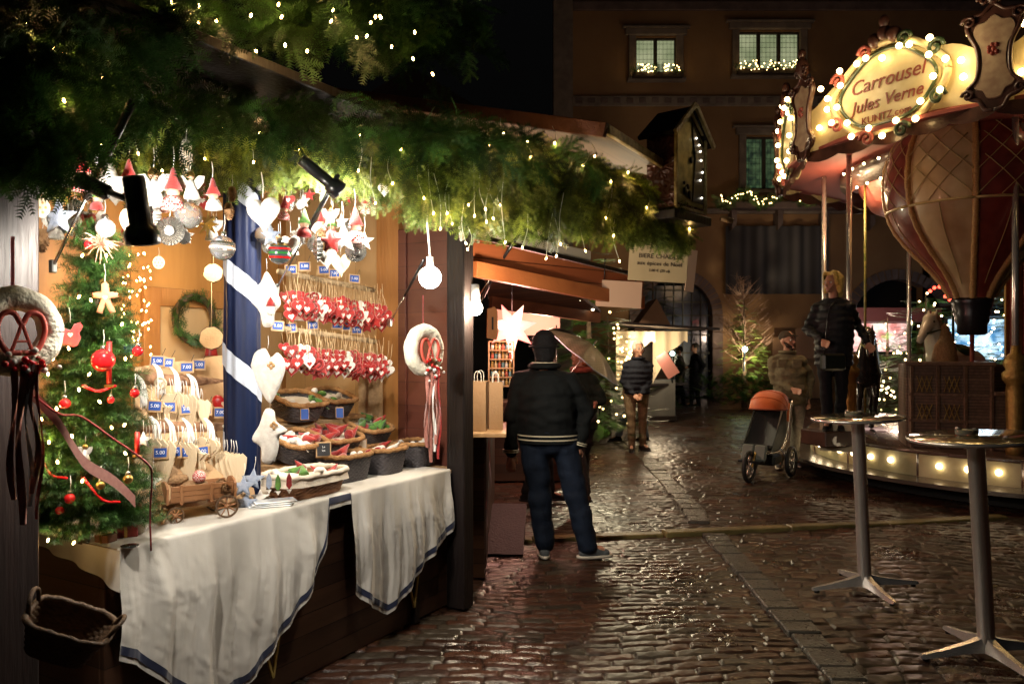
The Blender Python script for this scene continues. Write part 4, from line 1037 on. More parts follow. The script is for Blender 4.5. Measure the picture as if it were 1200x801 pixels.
def wheel(x, y, r):
    m = MB(); n = 28; V = []
    for i in range(n):
        a = 2*PI*i/n
        for (rr, yy) in ((r, -.005), (r, .005), (r*.86, .005), (r*.86, -.005)): V.append((x+rr*math.cos(a), y+yy, r+rr*math.sin(a)))
    m.add(V, [(i*4+k, ((i+1) % n)*4+k, ((i+1) % n)*4+(k+1) % 4, i*4+(k+1) % 4) for i in range(n) for k in range(4)]); w_ = m.build('wheel', cwd, CART, world=False, sharp=35)
    m = MB()
    for k in range(8): a = k*PI/4+.2; m.tube([(x, y, r), (x+r*.9*math.cos(a), y, r+r*.9*math.sin(a))], .003, 6)
    m.tube([(x, y-.01, r), (x, y+.01, r)], .010, 10); o = m.build('spokes', cw, None, world=True); o.parent = w_; o.location = (o.location)
for s_ in (-1, 1): wheel(.12, s_*.088, .052); wheel(-.10, s_*.082, .036)
m = MB(); m.tube([(.12, -.09, .052), (.12, .09, .052)], .005, 8); m.build('axle', cw, CART, world=False)
m = MB(); m.tube([(-.10, -.09, .036), (-.10, .09, .036)], .005, 8); m.build('axle', cw, CART, world=False)
m = MB(); m.bar((-.08, 0, .065), (-.16, -.10, .01), .012, .010, .002); m.build('drawbar', cw, CART, world=False)
cc_ = [(-.06, 0, .11, 'dark pine cone at the front of the toy cart'), (.0, -.02, .115, 'pine cone in the middle of the toy cart'), (.06, .02, .12, 'pine cone lying towards the back of the toy cart'), (-.02, .03, .15, 'topmost pine cone heaped in the toy cart'), (.10, -.01, .13, 'pine cone leaning on the rear board of the cart')]
Mc = mw(CART)
for (x, y, z, lb) in cc_:
    o = hang('cone', (0, 0, 0), .85, 0, lb, 'pine cones in the toy cart')
    for ch in list(o.children):
        if ch.name.startswith('string'): bpy.data.objects.remove(ch)
    place(o, Mc @ Vector((x, y, z+.03)), (R.uniform(.9, 1.8), R.uniform(-.5, .5), R.uniform(0, 6)), .85)
t = thing('fabric_ball', 'red and white gingham ball on top of the pine cones', 'ball', Mc @ Vector((.02, 0, .175))); m = MB(); m.ball(Mc @ Vector((.02, 0, .185)), .03, 20, 12); m.build('ball', gingham, t)
# ---------------------------------------------------------------- baskets
wick_d = mat('dark_wicker', (.045, .040, .045), .5, col2=(.09, .08, .085), scale=40, stretch=(1, 1, 4), bump=.3)
wick_b = mat('brown_wicker', (.22, .085, .035), .45, col2=(.30, .13, .055), scale=30, stretch=(1, 1, 5), bump=.3)
jute = mat('jute_rim', (.46, .25, .10), .95, col2=(.32, .16, .06), scale=60, bump=.8, bscale=160)
linen = mat('basket_liner', (.72, .62, .50), .85, bump=.3, bscale=200)
def rrect(a, w_, d_, k=4): c, s_ = math.cos(a), math.sin(a); q = (abs(c)**k+abs(s_)**k)**(-1/k); return w_/2*c*q, d_/2*s_*q
def weave(t, w_, d_, h, m_, rows=12, nstk=26, flare=1.22, name='woven_body'):
    m = MB(); n = nstk*4; nv = rows*3
    def f(a, b_):
        th = 2*PI*a; k = 1+(flare-1)*b_; x, y = rrect(th, w_/flare*k, d_/flare*k); row = int(b_*rows-1e-6)
        fr = b_*rows-row; amp = .0045*math.sin(th*nstk+(PI if row % 2 else 0))*abs(math.sin(PI*fr)); r = math.hypot(x, y)
        return Vector((x*(1+amp/r), y*(1+amp/r), h*b_))
    m.grid(f, n, nv); m.add([Vector((*rrect(2*PI*j/24, w_/flare*.99, d_/flare*.99), .004)) for j in range(24)], [tuple(range(24))]); return m.build(name, m_, t, world=False)
def rimtube(t, w_, d_, z, r, m_, name='rim'):
    m = MB(); n = 64; m.tube([Vector((*rrect(2*PI*i/n, w_, d_), z+.002*math.sin(i*1.3))) for i in range(n+1)], [r*(1+.12*math.sin(i*2.4)) for i in range(n+1)], 8, cap=False); return m.build(name, m_, t, world=False)
def basket(label, px, py, v, w_, d_, h, rim=.014, m_=None, liner=False, fill=None, tilt=0, z=None, flab='', n=9):
    p = PV(px, py, v); 
    if z is not None: p.z = z
    t = thing('wicker_basket', label, 'basket', p, SA+.0, 'baskets of small felt goods', rot=(0, tilt, SA)); t.rotation_euler = (tilt, 0, SA); t.scale = (1.22, 1.22, 1.15)
    weave(t, w_, d_, h, m_ or wick_d); rimtube(t, w_, d_, h, rim, jute if not liner else linen)
    m = MB(); m.add([Vector((*rrect(2*PI*j/28, w_*.95, d_*.95), h*.72)) for j in range(28)], [tuple(range(28))]); m.build('lining', linen, t, world=False)
    if liner:
        m = MB(); m.grid(lambda a, b_: Vector((*rrect(2*PI*a, w_*(1+.06*b_)+.006*math.sin(a*90), d_*(1+.06*b_)+.006*math.sin(a*90)), h*(1.03-.45*b_))), 72, 5); m.build('cloth_liner', linen, t, world=False)
    Mt = mw(t)
    for k in range(n):
        x = R.uniform(-.38, .38)*w_; y = R.uniform(-.36, .36)*d_; zz = h*.78+R.uniform(0, .03)
        key = fill[k % len(fill)]; o = copy_tree(FELT[key]); o.name = 'felt_'+{'c': 'cone_hat', 'b': 'ball', 'm': 'mouse'}[key[0]]
        place(o, Mt @ Vector((x, y, zz)), (R.uniform(.7, 1.7), R.uniform(-.6, .6), R.uniform(0, 6.28)), R.uniform(.85, 1.2), {'r': 'red', 'w': 'white', 'g': 'green'}[key[1]]+' felt '+{'c': 'pixie hat', 'b': 'pompom', 'm': 'mouse'}[key[0]]+' lying in '+flab, 'felt goods in '+flab)
    return t
FELT = {}
def felt_proto(key, mm):
    if key[0] == 'c':
        m = MB(); m.lathe([(.024, 0), (.026, .004), (.02, .03), (.010, .06), (.003, .085), (0, .088)], 12); o = m.build('felt_cone_hat', mm, None, world=False)
    elif key[0] == 'b':
        m = MB(); m.ball((0, 0, 0), (.02, .02, .018), 12, 8); o = m.build('felt_ball', mm, None, world=False)
    else:
        m = MB(); m.lathe([(0, -.03), (.014, -.022), (.020, 0), (.015, .02), (.006, .036), (0, .038)], 12); m.ball((.012, 0, .02), .008, 8, 6); m.ball((-.012, 0, .02), .008, 8, 6); m.tube([(0, 0, -.028), (.01, 0, -.05), (0, 0, -.07)], .0016, 5); o = m.build('felt_mouse', mm, None, world=False)
    o['category'] = 'felt toy'; FELT[key] = o
for k, mm in (('cr', felt_r), ('cw', felt_w), ('cg', felt_g), ('br', felt_r), ('bw', felt_w), ('mr', felt_r), ('mw', felt_w), ('mg', felt_g)): felt_proto(k, mm)
ZC = .907
bp = PZ(358, 583, ZC); u, v, _ = toS(bp)
basket('wide brown basket lined with cream cloth at the front of the counter', 358, 583, v-.09, .36, .24, .10, .012, wick_b, True, ['cw', 'cr', 'mw', 'cg', 'bw'], 0, ZC, 'the cloth lined front basket', 14)
for (lb, x, y, w_, d_, h, fl, fb) in (('dark basket right behind the cloth lined one', 402, 566, .24, .22, .13, ['cr', 'bw', 'mr'], 'the dark basket nearest the lined one'),
                                      ('dark basket second from the counter end', 446, 557, .22, .22, .13, ['cr', 'cr', 'mr', 'cw'], 'the dark basket second from the end'),
                                      ('dark basket at the far end of the counter', 487, 548, .22, .20, .13, ['cw', 'bw', 'mw'], 'the dark basket at the far end')):
    p = PZ(x, y, ZC); u, v, _ = toS(p); basket(lb, x, y, v-.09, w_, d_, h, .012, None, False, fl, 0, ZC, fb, 9)
for (lb, x, y, v, w_, fl, fb) in (('tilted basket of white mice on the middle step by the pole', 345, 535, -.48, .25, ['mw', 'mw', 'cr'], 'the middle step basket by the pole'), ('tilted basket of red hats in the middle of the middle step', 388, 528, -.50, .27, ['cr', 'cr', 'mr'], 'the middle basket of the middle step'), ('tilted basket of green hats at the wall end of the middle step', 428, 516, -.52, .24, ['cg', 'cg', 'cr'], 'the wall end basket of the middle step')):
    basket(lb, x, y, v, w_, .2, .10, .013, None, False, fl, .32, None, fb, 14)
for (lb, x, y, v, w_, fl, fb) in (('dark tilted basket on the top step beside the pole', 346, 487, -.66, .26, ['mg', 'bw'], 'the top step basket by the pole'), ('dark tilted basket on the top step nearer the wall', 384, 482, -.68, .24, ['bw', 'mg'], 'the top step basket nearer the wall')):
    basket(lb, x, y, v, w_, .2, .10, .013, None, False, fl, .32, None, fb, 5)
STEP = thing('display_steps', 'burlap covered steps carrying the tilted baskets', 'display steps', S(1.55, -.6, .9), SA); burl = mat('burlap', (.50, .34, .19), .95, col2=(.40, .26, .14), scale=50, bump=.5, bscale=220)
u0_, u1_ = toS(PV(322, 500, -.5))[0], toS(PV(452, 500, -.5))[0]
m = MB(); sb(m, u0_, u1_, -.86, -.38, .9, PV(388, 530, -.5).z-.02, .01); m.build('lower_step', burl, STEP)
m = MB(); sb(m, u0_, u1_, -.90, -.60, .9, PV(366, 487, -.68).z-.02, .01); m.build('upper_step', burl, STEP)
for ch in FELT.values(): bpy.data.objects.remove(ch)
# hanging burlap behind
m = MB(); m.grid(lambda a, b_: S(u1_-.02+.25*a, -.72+.03*math.sin(a*9), .95+.62*b_), 20, 4); tag(m.build('burlap_sheet', burl), 'plain burlap sheet hanging behind the tilted baskets', 'cloth')
# little framed signs among the baskets
def mini_sign(label, x, y, v, w_, h, fm, pm, txt=None, rz=.35):
    t = thing('small_sign', label, 'sign', PV(x, y, v), rz); m = MB(); m.box((0, 0, h/2), (w_, .01, h), (-.2, 0, 0), .002); m.build('frame', fm, t, world=False)
    m = MB(); m.box((0, -.007, h/2), (w_*.84, .003, h*.84), (-.2, 0, 0), 0); m.build('panel', pm, t, world=False)
    if txt:
        for i, s_ in enumerate(txt.split('\n')): text('lettering', s_, h*.2, chalk, t, (0, -.0105-.02*(.5-.32*(i+1))*h*2*0, h*(.68-.24*i)), (PI/2-.2, 0, 0), .0005)
    return t
mini_sign('small black slate in a wooden frame leaning on the dark basket', 379, 535, -.30, .085, .085, wood_lt, mat('slate_black', (.02, .02, .022), .6), 'Le\nlot')
mini_sign('small paper card in a pale frame above the red hats', 423, 530, -.42, .075, .085, wood_lt, mat('paper_card', (.7, .6, .5), .8))
mini_sign('small blue card on a stick over the middle basket', 357, 492, -.5, .05, .07, wood_lt, blue_p); mini_sign('small blue card on a stick over the green hats', 398, 490, -.5, .05, .07, wood_lt, blue_p)
mini_sign('pink printed card hanging behind the upper hearts', 352, 376, -.6, .10, .08, ribbon_w, mat('pink_card', (.6, .35, .3), .8))
for i, (x, y) in enumerate(((322, 560), (332, 556), (345, 560), (362, 552))):
    pass
# upright felt fish in the lined basket
for i, (x, y, mm, lb) in enumerate(((336, 556, felt_n, 'tall blue grey felt fish standing in the lined basket'), (347, 558, felt_g, 'tall white and green felt fish standing in the lined basket'), (360, 556, felt_r, 'tall white and red felt fish standing in the lined basket'))):
    t = thing('felt_fish', lb, 'felt toy', PZ(x, y+20, .98)+SN*-.12, .4); m = MB(); m.prism([(0, 0), (.014, .02), (.012, .06), (0, .085), (-.012, .06), (-.014, .02)], .012, None, .003); m.build('body', mm, t, world=False); m = MB(); m.prism([(0, -.02), (.012, 0), (-.012, 0)], .014, None, .002); m.build('tail', felt_w, t, world=False)
# ---- cards / leaflets
for k, lb in enumerate(('lowest clear packet of leaflets on the cloth', 'middle clear packet of leaflets on the cloth', 'topmost clear packet of leaflets on the cloth')):
    m = MB(); p = PZ(316, 592, ZC)+Vector((.01*k, .006*k, .003+.009*k)); m.box(p, (.20, .10, .007), (0, 0, .35+.06*k), .002); tag(m.build('leaflet_packet', mat('leaflet', (.66, .72, .78), .15, col2=(.8, .8, .78), scale=20, coat=1)), lb, 'leaflets', 'leaflet packets by the lined basket')
# ---- wreath on the door, log slices
p = PV(228, 374, -1.62); t = thing('fir_wreath', 'round green fir wreath hanging on the pale door', 'wreath', p)
xf = []; rw = .15
for k in range(150):
    a = rg.uniform(0, 2*PI); q = rw+rg.uniform(-.03, .03); o = SD*math.cos(a)*q+Vector((0, 0, math.sin(a)*q)); tn = SD*-math.sin(a)+Vector((0, 0, math.cos(a)))
    xf.append(xform(p+o+SN*rg.uniform(0, .04), tn+o.normalized()*rg.uniform(-.7, .9)+SN*rg.uniform(0, .8), SN, .42))
scatter('fir_sprays', firdark, FIRL, xf, t)
m = MB(); m.tube([p+SD*math.cos(a*PI/16)*rw+Vector((0, 0, math.sin(a*PI/16)*rw)) for a in range(33)], .022, 8); m.build('ring', bark, t)
m = MB(); q = PV(247, 396, -1.56); m.grid(lambda a, b_: q+SD*((a-.5)*.05*(1+b_))+Vector((0, 0, -.12*b_))+SN*.01*math.sin(a*8), 6, 8); m.ball(q, (.02, .02, .016)); m.build('red_bow', felt_r, t)
slice_m = mat('sawn_wood', (.62, .42, .22), .6, col2=(.48, .28, .12), scale=5, bump=.2)
for (x, y, rr, lb) in ((250, 320, .052, 'small round log slice hanging left of the pole'), (248, 396, .064, 'larger round log slice hanging before the wreath')):
    p = PV(x, y, -.95); t = thing('log_slice', lb, 'log slice', p); M = facing((.25, -1, 0)); M.translation = p
    m = MB(); o = [(rr*(1+.05*math.sin(a*1.3))*math.cos(a*PI/14), rr*(1+.04*math.cos(a*2.1))*math.sin(a*PI/14)) for a in range(28)]; m.prism(o, .03, M, .002); m.build('wood_disc', slice_m, t)
    m = MB(); M2 = M.copy(); m.prism([(a*1.06, b_*1.06) for a, b_ in o], .026, M2, .002); m.build('bark_edge', bark, t); m = MB(); m.tube([p+Vector((0, 0, rr)), p+Vector((0, 0, rr+.3))], .0015, 5); m.build('string', twine, t)
# tape dispenser
p = PV(224, 432, -.7); t = thing('tape_dispenser', 'black tape dispenser on the shelf behind the top log', 'tape dispenser', p); m = MB(); m.box(p, (.08, .035, .022), (0, 0, .2), .006); m.tube([p+Vector((-.02, 0, .008)), p+Vector((.03, 0, .012))], .016, 12); m.build('body', black_m, t)

# ---------------------------------------------------------------- felt wreaths with a pretzel and a letter A
wool = mat('cream_wool', (.85, .80, .62), .95, col2=(.60, .55, .44), scale=8, bump=.5, bscale=60, sheen=.5)
pink = mat('dusty_pink_ribbon', (.42, .17, .13), .7, col2=(.34, .12, .09), scale=60, sheen=.3)
pretz = mat('pretzel_red', (.62, .10, .07), .45)
def a_wreath(label, p, rz, s, seed):
    rr = random.Random(seed); t = thing('wool_wreath', label, 'wreath', p, rz); t.scale = (s, s, s)
    m = MB(); n = 48; m.tube([(.13*math.cos(a*2*PI/n), .0, .13*math.sin(a*2*PI/n)) for a in range(n+1)], [.048*(1+.05*(math.sin(a*2*PI/n*9)**3)) for a in range(n+1)], 14, cap=False); m.build('ring', wool, t, world=False)
    m = MB(); q = smoothline([(.0, 0, -.085), (-.055, 0, -.075), (-.085, 0, .0), (-.07, 0, .06), (-.03, 0, .07), (-.004, 0, .03), (.004, 0, .03), (.03, 0, .07), (.07, 0, .06), (.085, 0, 0), (.055, 0, -.075), (0, 0, -.085)], 6)
    m.tube([Vector((v.x, -.055, v.z)) for v in q], [(.011, .008)]*len(q), 8); m.build('pretzel', pretz, t, world=False)
    m = MB(); m.bar((-.036, -.058, -.075), (.0, -.058, .03), .010, .014, .002, up=(0, 1, 0)); m.bar((.036, -.058, -.075), (.0, -.058, .03), .010, .014, .002, up=(0, 1, 0)); m.bar((-.022, -.059, -.04), (.022, -.059, -.04), .009, .012, .002, up=(0, 1, 0)); m.build('letter_a', pretz, t, world=False)
    for k in range(26):
        c = (rr.gauss(.02, .045), -.06+rr.uniform(-.03, .02), -.125+rr.gauss(0, .025)); m = MB(); m.ball(c, rr.uniform(.009, .014), 10, 7); m.build('berry', gloss_r if k % 3 else gloss_w, t, world=False)
    xf = [xform(Vector((rr.gauss(.02, .03), -.05, -.12+rr.gauss(0, .02))), (rr.uniform(-1, 1), -.5, rr.uniform(-1, 1)), (0, -1, 0), .3) for _ in range(16)]
    M0 = mw(t); o = scatter('fir_tuft', firdark, FIRL, [M0 @ x for x in xf], t)
    for k, (dx, mm, w_, L_) in enumerate(((-.03, pink, .022, .52), (-.005, pink, .026, .62), (.02, ribbon_w, .012, .55), (.035, pink, .02, .5), (.05, felt_r, .006, .6))):
        m = MB(); m.grid(lambda a, b_: Vector((dx+(a-.5)*w_+.012*math.sin(b_*7+k), -.05-.01*k+.012*math.sin(a*5+b_*9), -.13-L_*b_)), 4, 22); m.build('ribbon', mm, t, world=False)
    m = MB(); m.grid(lambda a, b_: Vector((-.01+(a-.5)*.014+.03*b_*0, 0, .17+.20*b_)), 2, 8); m.build('hanger', felt_r, t, world=False)
    return t
a_wreath('large cream wool wreath with red pretzel on the near corner post', P(18, 388, 2.46), .95, .80, 2)
a_wreath('cream wool wreath with red pretzel hanging by the bright bulb and dark post', P(497, 410, 4.55), .95, .86, 5)
# loose ribbon and red cord across the tree
p = [P(38, 462, 2.45), P(70, 500, 2.5), P(100, 540, 2.6), P(130, 562, 2.7), P(158, 588, 2.8)]; q = smoothline(p, 8)
m = MB(); m.grid(lambda a, b_: q[min(int(b_*(len(q)-1)), len(q)-1)]+Vector((0, .01*math.sin(b_*9), (a-.5)*.042)), 4, len(q)-1); tag(m.build('pink_ribbon', pink), 'dusty pink ribbon pulled across the foot of the christmas tree', 'ribbon')
m = MB(); m.tube(smoothline([P(40, 464, 2.45), P(70, 485, 2.5), P(95, 488, 2.55), P(130, 512, 2.6), P(172, 542, 2.65), P(178, 560, 2.68), P(176, 600, 2.7), P(177, 645, 2.7)], 6), .0035, 6); tag(m.build('sagging_cord', felt_r), 'thin red cord sagging over the tree to the cloth edge', 'cord')

# ---------------------------------------------------------------- the small christmas tree on the counter
tp = PZ(98, 636, .9); TREE = thing('christmas_tree', 'small bushy christmas tree with red decorations at the near end of the counter', 'christmas tree', tp)
H = 1.28; top = P(118, 262, tp.y)
m = MB(); ax = lambda q: tp.lerp(top, q)
m.tube([ax(0), ax(.5), ax(1)], [.022, .014, .005], 8); m.build('trunk', bark, TREE)
xf = []
for k in range(800):
    q = 1-rg.random()**.62; q = min(.985, max(.07, q)); r0 = .30*(1-q)**.8+.035; a = rg.uniform(0, 2*PI); d = Vector((math.cos(a), math.sin(a), (.1-.35*(1-q)+rg.uniform(-.2, .5)) if q > .2 else rg.uniform(.1, .5)))
    st = rg.uniform(.15, .95)*max(0, r0-.12); xf.append(xform(ax(q)+Vector((math.cos(a), math.sin(a), -.1))*st, d, (0, 0, 1), rg.uniform(.75, 1.05)))
scatter('branches', pine, PINE, xf, TREE)
def on_tree(x, y): return P(x, y, tp.y-.26+abs(x-100)*.0015)
TL = [('apple', 121, 405, 1.0, 'big shiny red apple bauble beside the red candle'), ('redball', 76, 463, .9, 'small red bauble low on the left of the tree'), ('redball', 82, 574, .9, 'small red bauble near the bottom of the tree'), ('redball', 162, 402, .9, 'small red bauble at the right edge of the tree'), ('bird', 82, 378, .95, 'brown felt bird with cream heart on the tree'), ('ginger', 123, 330, 1.1, 'pink gingerbread figure near the top of the tree'),
      ('star_w', 168, 505, .7, 'small white star at the right edge of the tree'), ('goldball', 150, 552, .9, 'gold bauble on the lower right of the tree'), ('angel', 100, 520, .5, 'tiny white angel in the middle of the tree'), ('redball', 158, 452, .8, 'dark red bauble right of the red candle'), ('redball', 130, 462, .6, 'little red bauble under the red candle'), ('goldball', 118, 560, .8, 'gold bauble low in the middle of the tree'), ('redball', 70, 590, .7, 'red bauble beside the lowest left lights'), ('gstar', 60, 400, .7, 'gold star on the left side of the tree')]
for (k, x, y, s_, lb) in TL: hang(k, on_tree(x, y), s_, None, lb, 'decorations on the small tree')
for (x, y0, y1, lb) in ((128, 400, 450, 'red wax candle clipped upright beside the apple bauble'), (161, 506, 532, 'short red candle clipped low at the right of the tree'), (118, 398, 402, '')):
    if not lb: continue
    t = thing('tree_candle', lb, 'candle', on_tree(x, y1)); m = MB(); m.tube([on_tree(x, y1), on_tree(x, y0)], .009, 12); m.build('wax', redpaint, t); m = MB(); m.box(on_tree(x, y1+2), (.03, .02, .008), None, .002); m.build('clip', gold_m, t); m = MB(); m.tube([on_tree(x, y0), on_tree(x, y0-4)], .0012, 5); m.build('wick', black_m, t)
t = thing('straw_bow', 'pink and cream straw bow with red ball near the tree top', 'ornament', on_tree(118, 288)); m = MB(); c = on_tree(118, 288)
for k in range(70):
    d = Vector((rg.gauss(0, 1), rg.gauss(-.3, .6), rg.gauss(0, .8))).normalized()*rg.uniform(.03, .07); m.tube([c, c+d*.6+Vector((0, 0, .01)), c+d], .0015, 4)
m.build('straw', mat('pink_straw', (.75, .45, .33), .6), t); m = MB(); m.ball(c+Vector((-.03, -.03, 0)), .015); m.build('red_ball', gloss_r, t)
for (pp, lb) in (([(98, 452), (115, 458), (135, 452)], 'red bead chain high on the tree'), ([(48, 535), (60, 556), (78, 560)], 'red bead chain low on the left of the tree'), ([(98, 560), (120, 585), (140, 588)], 'red bead chain low in the middle of the tree')):
    q = smoothline([on_tree(*z_) for z_ in pp], 12); t = thing('bead_chain', lb, 'bead chain', q[0]); m = MB()
    m.tube(q, .001, 4); m.build('thread', felt_r, t); m = MB()
    for z_ in q: m.ball(z_, .0055, 8, 6)
    o = m.build('beads', gloss_r, t)
tb = [(60, 438), (84, 408), (96, 456), (70, 478), (149, 497), (88, 510), (61, 517), (71, 540), (100, 562), (60, 631), (90, 634), (150, 420), (110, 352), (96, 348), (146, 380), (40, 455), (134, 500), (120, 470), (52, 490), (150, 530), (108, 438), (66, 420), (128, 300), (100, 300)]
light_string('warm fairy lights wound round the small christmas tree', [on_tree(x, y)-Vector((0, .02, 0)) for x, y in tb], wire=False)
dust = [(R.uniform(140, 178), R.uniform(292, 420)) for _ in range(60)]
light_string('cluster of tiny copper wire lights behind the tree on the wall', [PV(x, y, -1.3) for x, y in dust], BULB, wire=False)
# presents and bits at the tree's foot
def present(label, x, y, d, rz, m_):
    p = PZ(x, y, .905); t = thing('gift_box', label, 'gift box', p, rz); m = MB(); m.box((0, 0, d[2]/2), d, None, .003); m.build('box', m_, t, world=False)
    m = MB(); m.box((0, 0, d[2]/2), (d[0]*.12, d[1]+.004, d[2]+.004), None, 0); m.build('band', gold_m, t, world=False)
present('dark red plaid gift box at the foot of the tree', 147, 628, (.09, .06, .05), .5, gingham if False else mat('plaid', (.16, .015, .02), .6, col2=(.35, .05, .05), scale=30))
present('tiny brown gift box left of the plaid one', 124, 634, (.07, .05, .03), -.3, mat('brown_wrap', (.2, .09, .05), .7))
t = thing('felt_santa', 'round white felt figure beside the gift box', 'ornament', PZ(163, 626, .905)); m = MB(); m.ball((0, 0, .04), (.035, .03, .04)); m.build('body', felt_w, t, world=False); m = MB(); m.ball((0, 0, .085), .02); m.build('head', felt_w, t, world=False); m = MB(); m.lathe([(.02, .09), (.012, .115), (0, .14)], 12); m.build('hat', felt_r, t, world=False)
m = MB(); p = PZ(152, 640, .905); m.lathe([(0, 0), (.03, 0), (.034, .005), (.03, .006), (0, .004)], 24, Matrix.Translation(p)); tag(m.build('small_plate', mat('pewter', (.35, .35, .36), .25, metal=1)), 'small dark metal plate at the cloth corner', 'plate')
# ---- hanging wicker basket in the dark corner
p = P(68, 762, 2.42); t = thing('wicker_basket', 'large brown wicker basket hanging in the dark below the near post', 'basket', p, .3); t.rotation_euler = (.15, .42, .3); t.scale = (.76, .76, .8)
wick_o = mat('old_wicker', (.06, .032, .015), .6, col2=(.11, .06, .028), scale=30, stretch=(1, 1, 5), bump=.3)
weave(t, .32, .27, .13, wick_o, 11, 26, 1.4); rimtube(t, .32, .27, .13, .012, wick_o)
for s_ in (-1, 1):
    m = MB(); m.tube(smoothline([(s_*.15, -.06, .13), (s_*.17, -.05, .18), (s_*.18, 0, .20), (s_*.17, .05, .18), (s_*.15, .06, .13)], 6), .009, 8); m.build('handle', wick_o, t, world=False)
for k, v_ in PROTO.items():
    for ch in list(v_[0].children_recursive): bpy.data.objects.remove(ch)
    bpy.data.objects.remove(v_[0])
# ================================================================== the carousel
CC = Vector((7.2, 10.5, 0)); ZD = .52; RCN = 3.45
CAR = thing('carousel', 'large lit merry-go-round with cream scrolled boards and a balloon ride', 'carousel', CC)
c_cream = mat('carousel_cream', (.66, .60, .36), .5, col2=(.46, .38, .18), scale=4, detail=9, contrast=(.3, .75), bump=.15, bscale=18)
c_gold = mat('carousel_gold', (.42, .26, .07), .35, metal=.6, col2=(.30, .17, .05), scale=14, bump=.4)
c_brown = mat('carousel_brown', (.075, .03, .02), .4, col2=(.045, .018, .012), scale=9, coat=.3, bump=.2)
c_red = mat('carousel_maroon', (.24, .045, .032), .38, col2=(.15, .022, .018), scale=5, coat=.2, bump=.15, bscale=12)
c_pink = mat('carousel_pink', (.45, .12, .09), .4, col2=(.35, .09, .07), scale=5)
c_green = mat('scroll_green', (.035, .06, .025), .4, coat=.3)
c_deck = planks('deck_boards', (.07, .04, .03), (.12, .07, .05), .12, 'X', .25, (2, .2, 2), .03, coat=.5)
steel = mat('brushed_steel', (.80, .77, .74), .26, metal=.78, col2=(.68, .65, .62), scale=8, stretch=(1, 1, .1))
def ca(a, r, z): return CC+Vector((math.cos(rad(a))*r, math.sin(rad(a))*r, z))
def disc(mb, r, z0, z1, n=120): mb.lathe([(0, z0), (r, z0), (r, z1), (0, z1)], n, Matrix.Translation(CC), cap=False)
m = MB(); m.smooth = False; disc(m, 3.38, .17, .215); m.build('lower_step', mat('step_metal', (.14, .12, .10), .22, metal=.5, bump=.2, bscale=20), CAR)
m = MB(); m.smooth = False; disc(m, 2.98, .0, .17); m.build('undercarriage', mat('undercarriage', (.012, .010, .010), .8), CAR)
m = MB(); m.smooth = True; m.lathe([(3.0, .216), (3.0, .475)], 160, Matrix.Translation(CC), cap=False); m.build('rim_board', c_cream, CAR)
for k in range(18):
    a = 171+k*20; q = MB(); q.bar(ca(a, 3.006, .22), ca(a, 3.006, .47), .02, .012); q.build('rim_seam', c_brown, CAR)
m = MB(); m.lathe([(3.03, .475), (3.05, .50), (3.02, .52), (0, .52)], 160, Matrix.Translation(CC), cap=False); m.build('deck', c_deck, CAR)
bulb_rim = emis('rim_bulb_glow', (1, .78, .5), 14); bulb_off = mat('dead_bulb', (.5, .4, .3), .2)
_mb = MB(); _mb.ball((0, 0, 0), .032, 12, 8); RB = _mb.mesh('rim_bulb', bulb_rim)
_mb = MB(); _mb.ball((0, 0, 0), .035, 12, 8); CB = _mb.mesh('bulb', emis('carousel_bulb', (1, .64, .25), 22))
_mb = MB(); _mb.lathe([(.0, 0), (.034, 0), (.034, .02), (.02, .022)], 12); SK = _mb.mesh('socket', c_gold)
def cput(me, p, name):
    o = bpy.data.objects.new(name, me); C.objects.link(o); o.parent = CAR; o.location = Vector(p)-CC; return o
for i in range(26):
    a = 171+i*5.6
    if i in (7, 14): continue
    cput(RB, ca(a, 3.02, .36), 'rim_bulb')
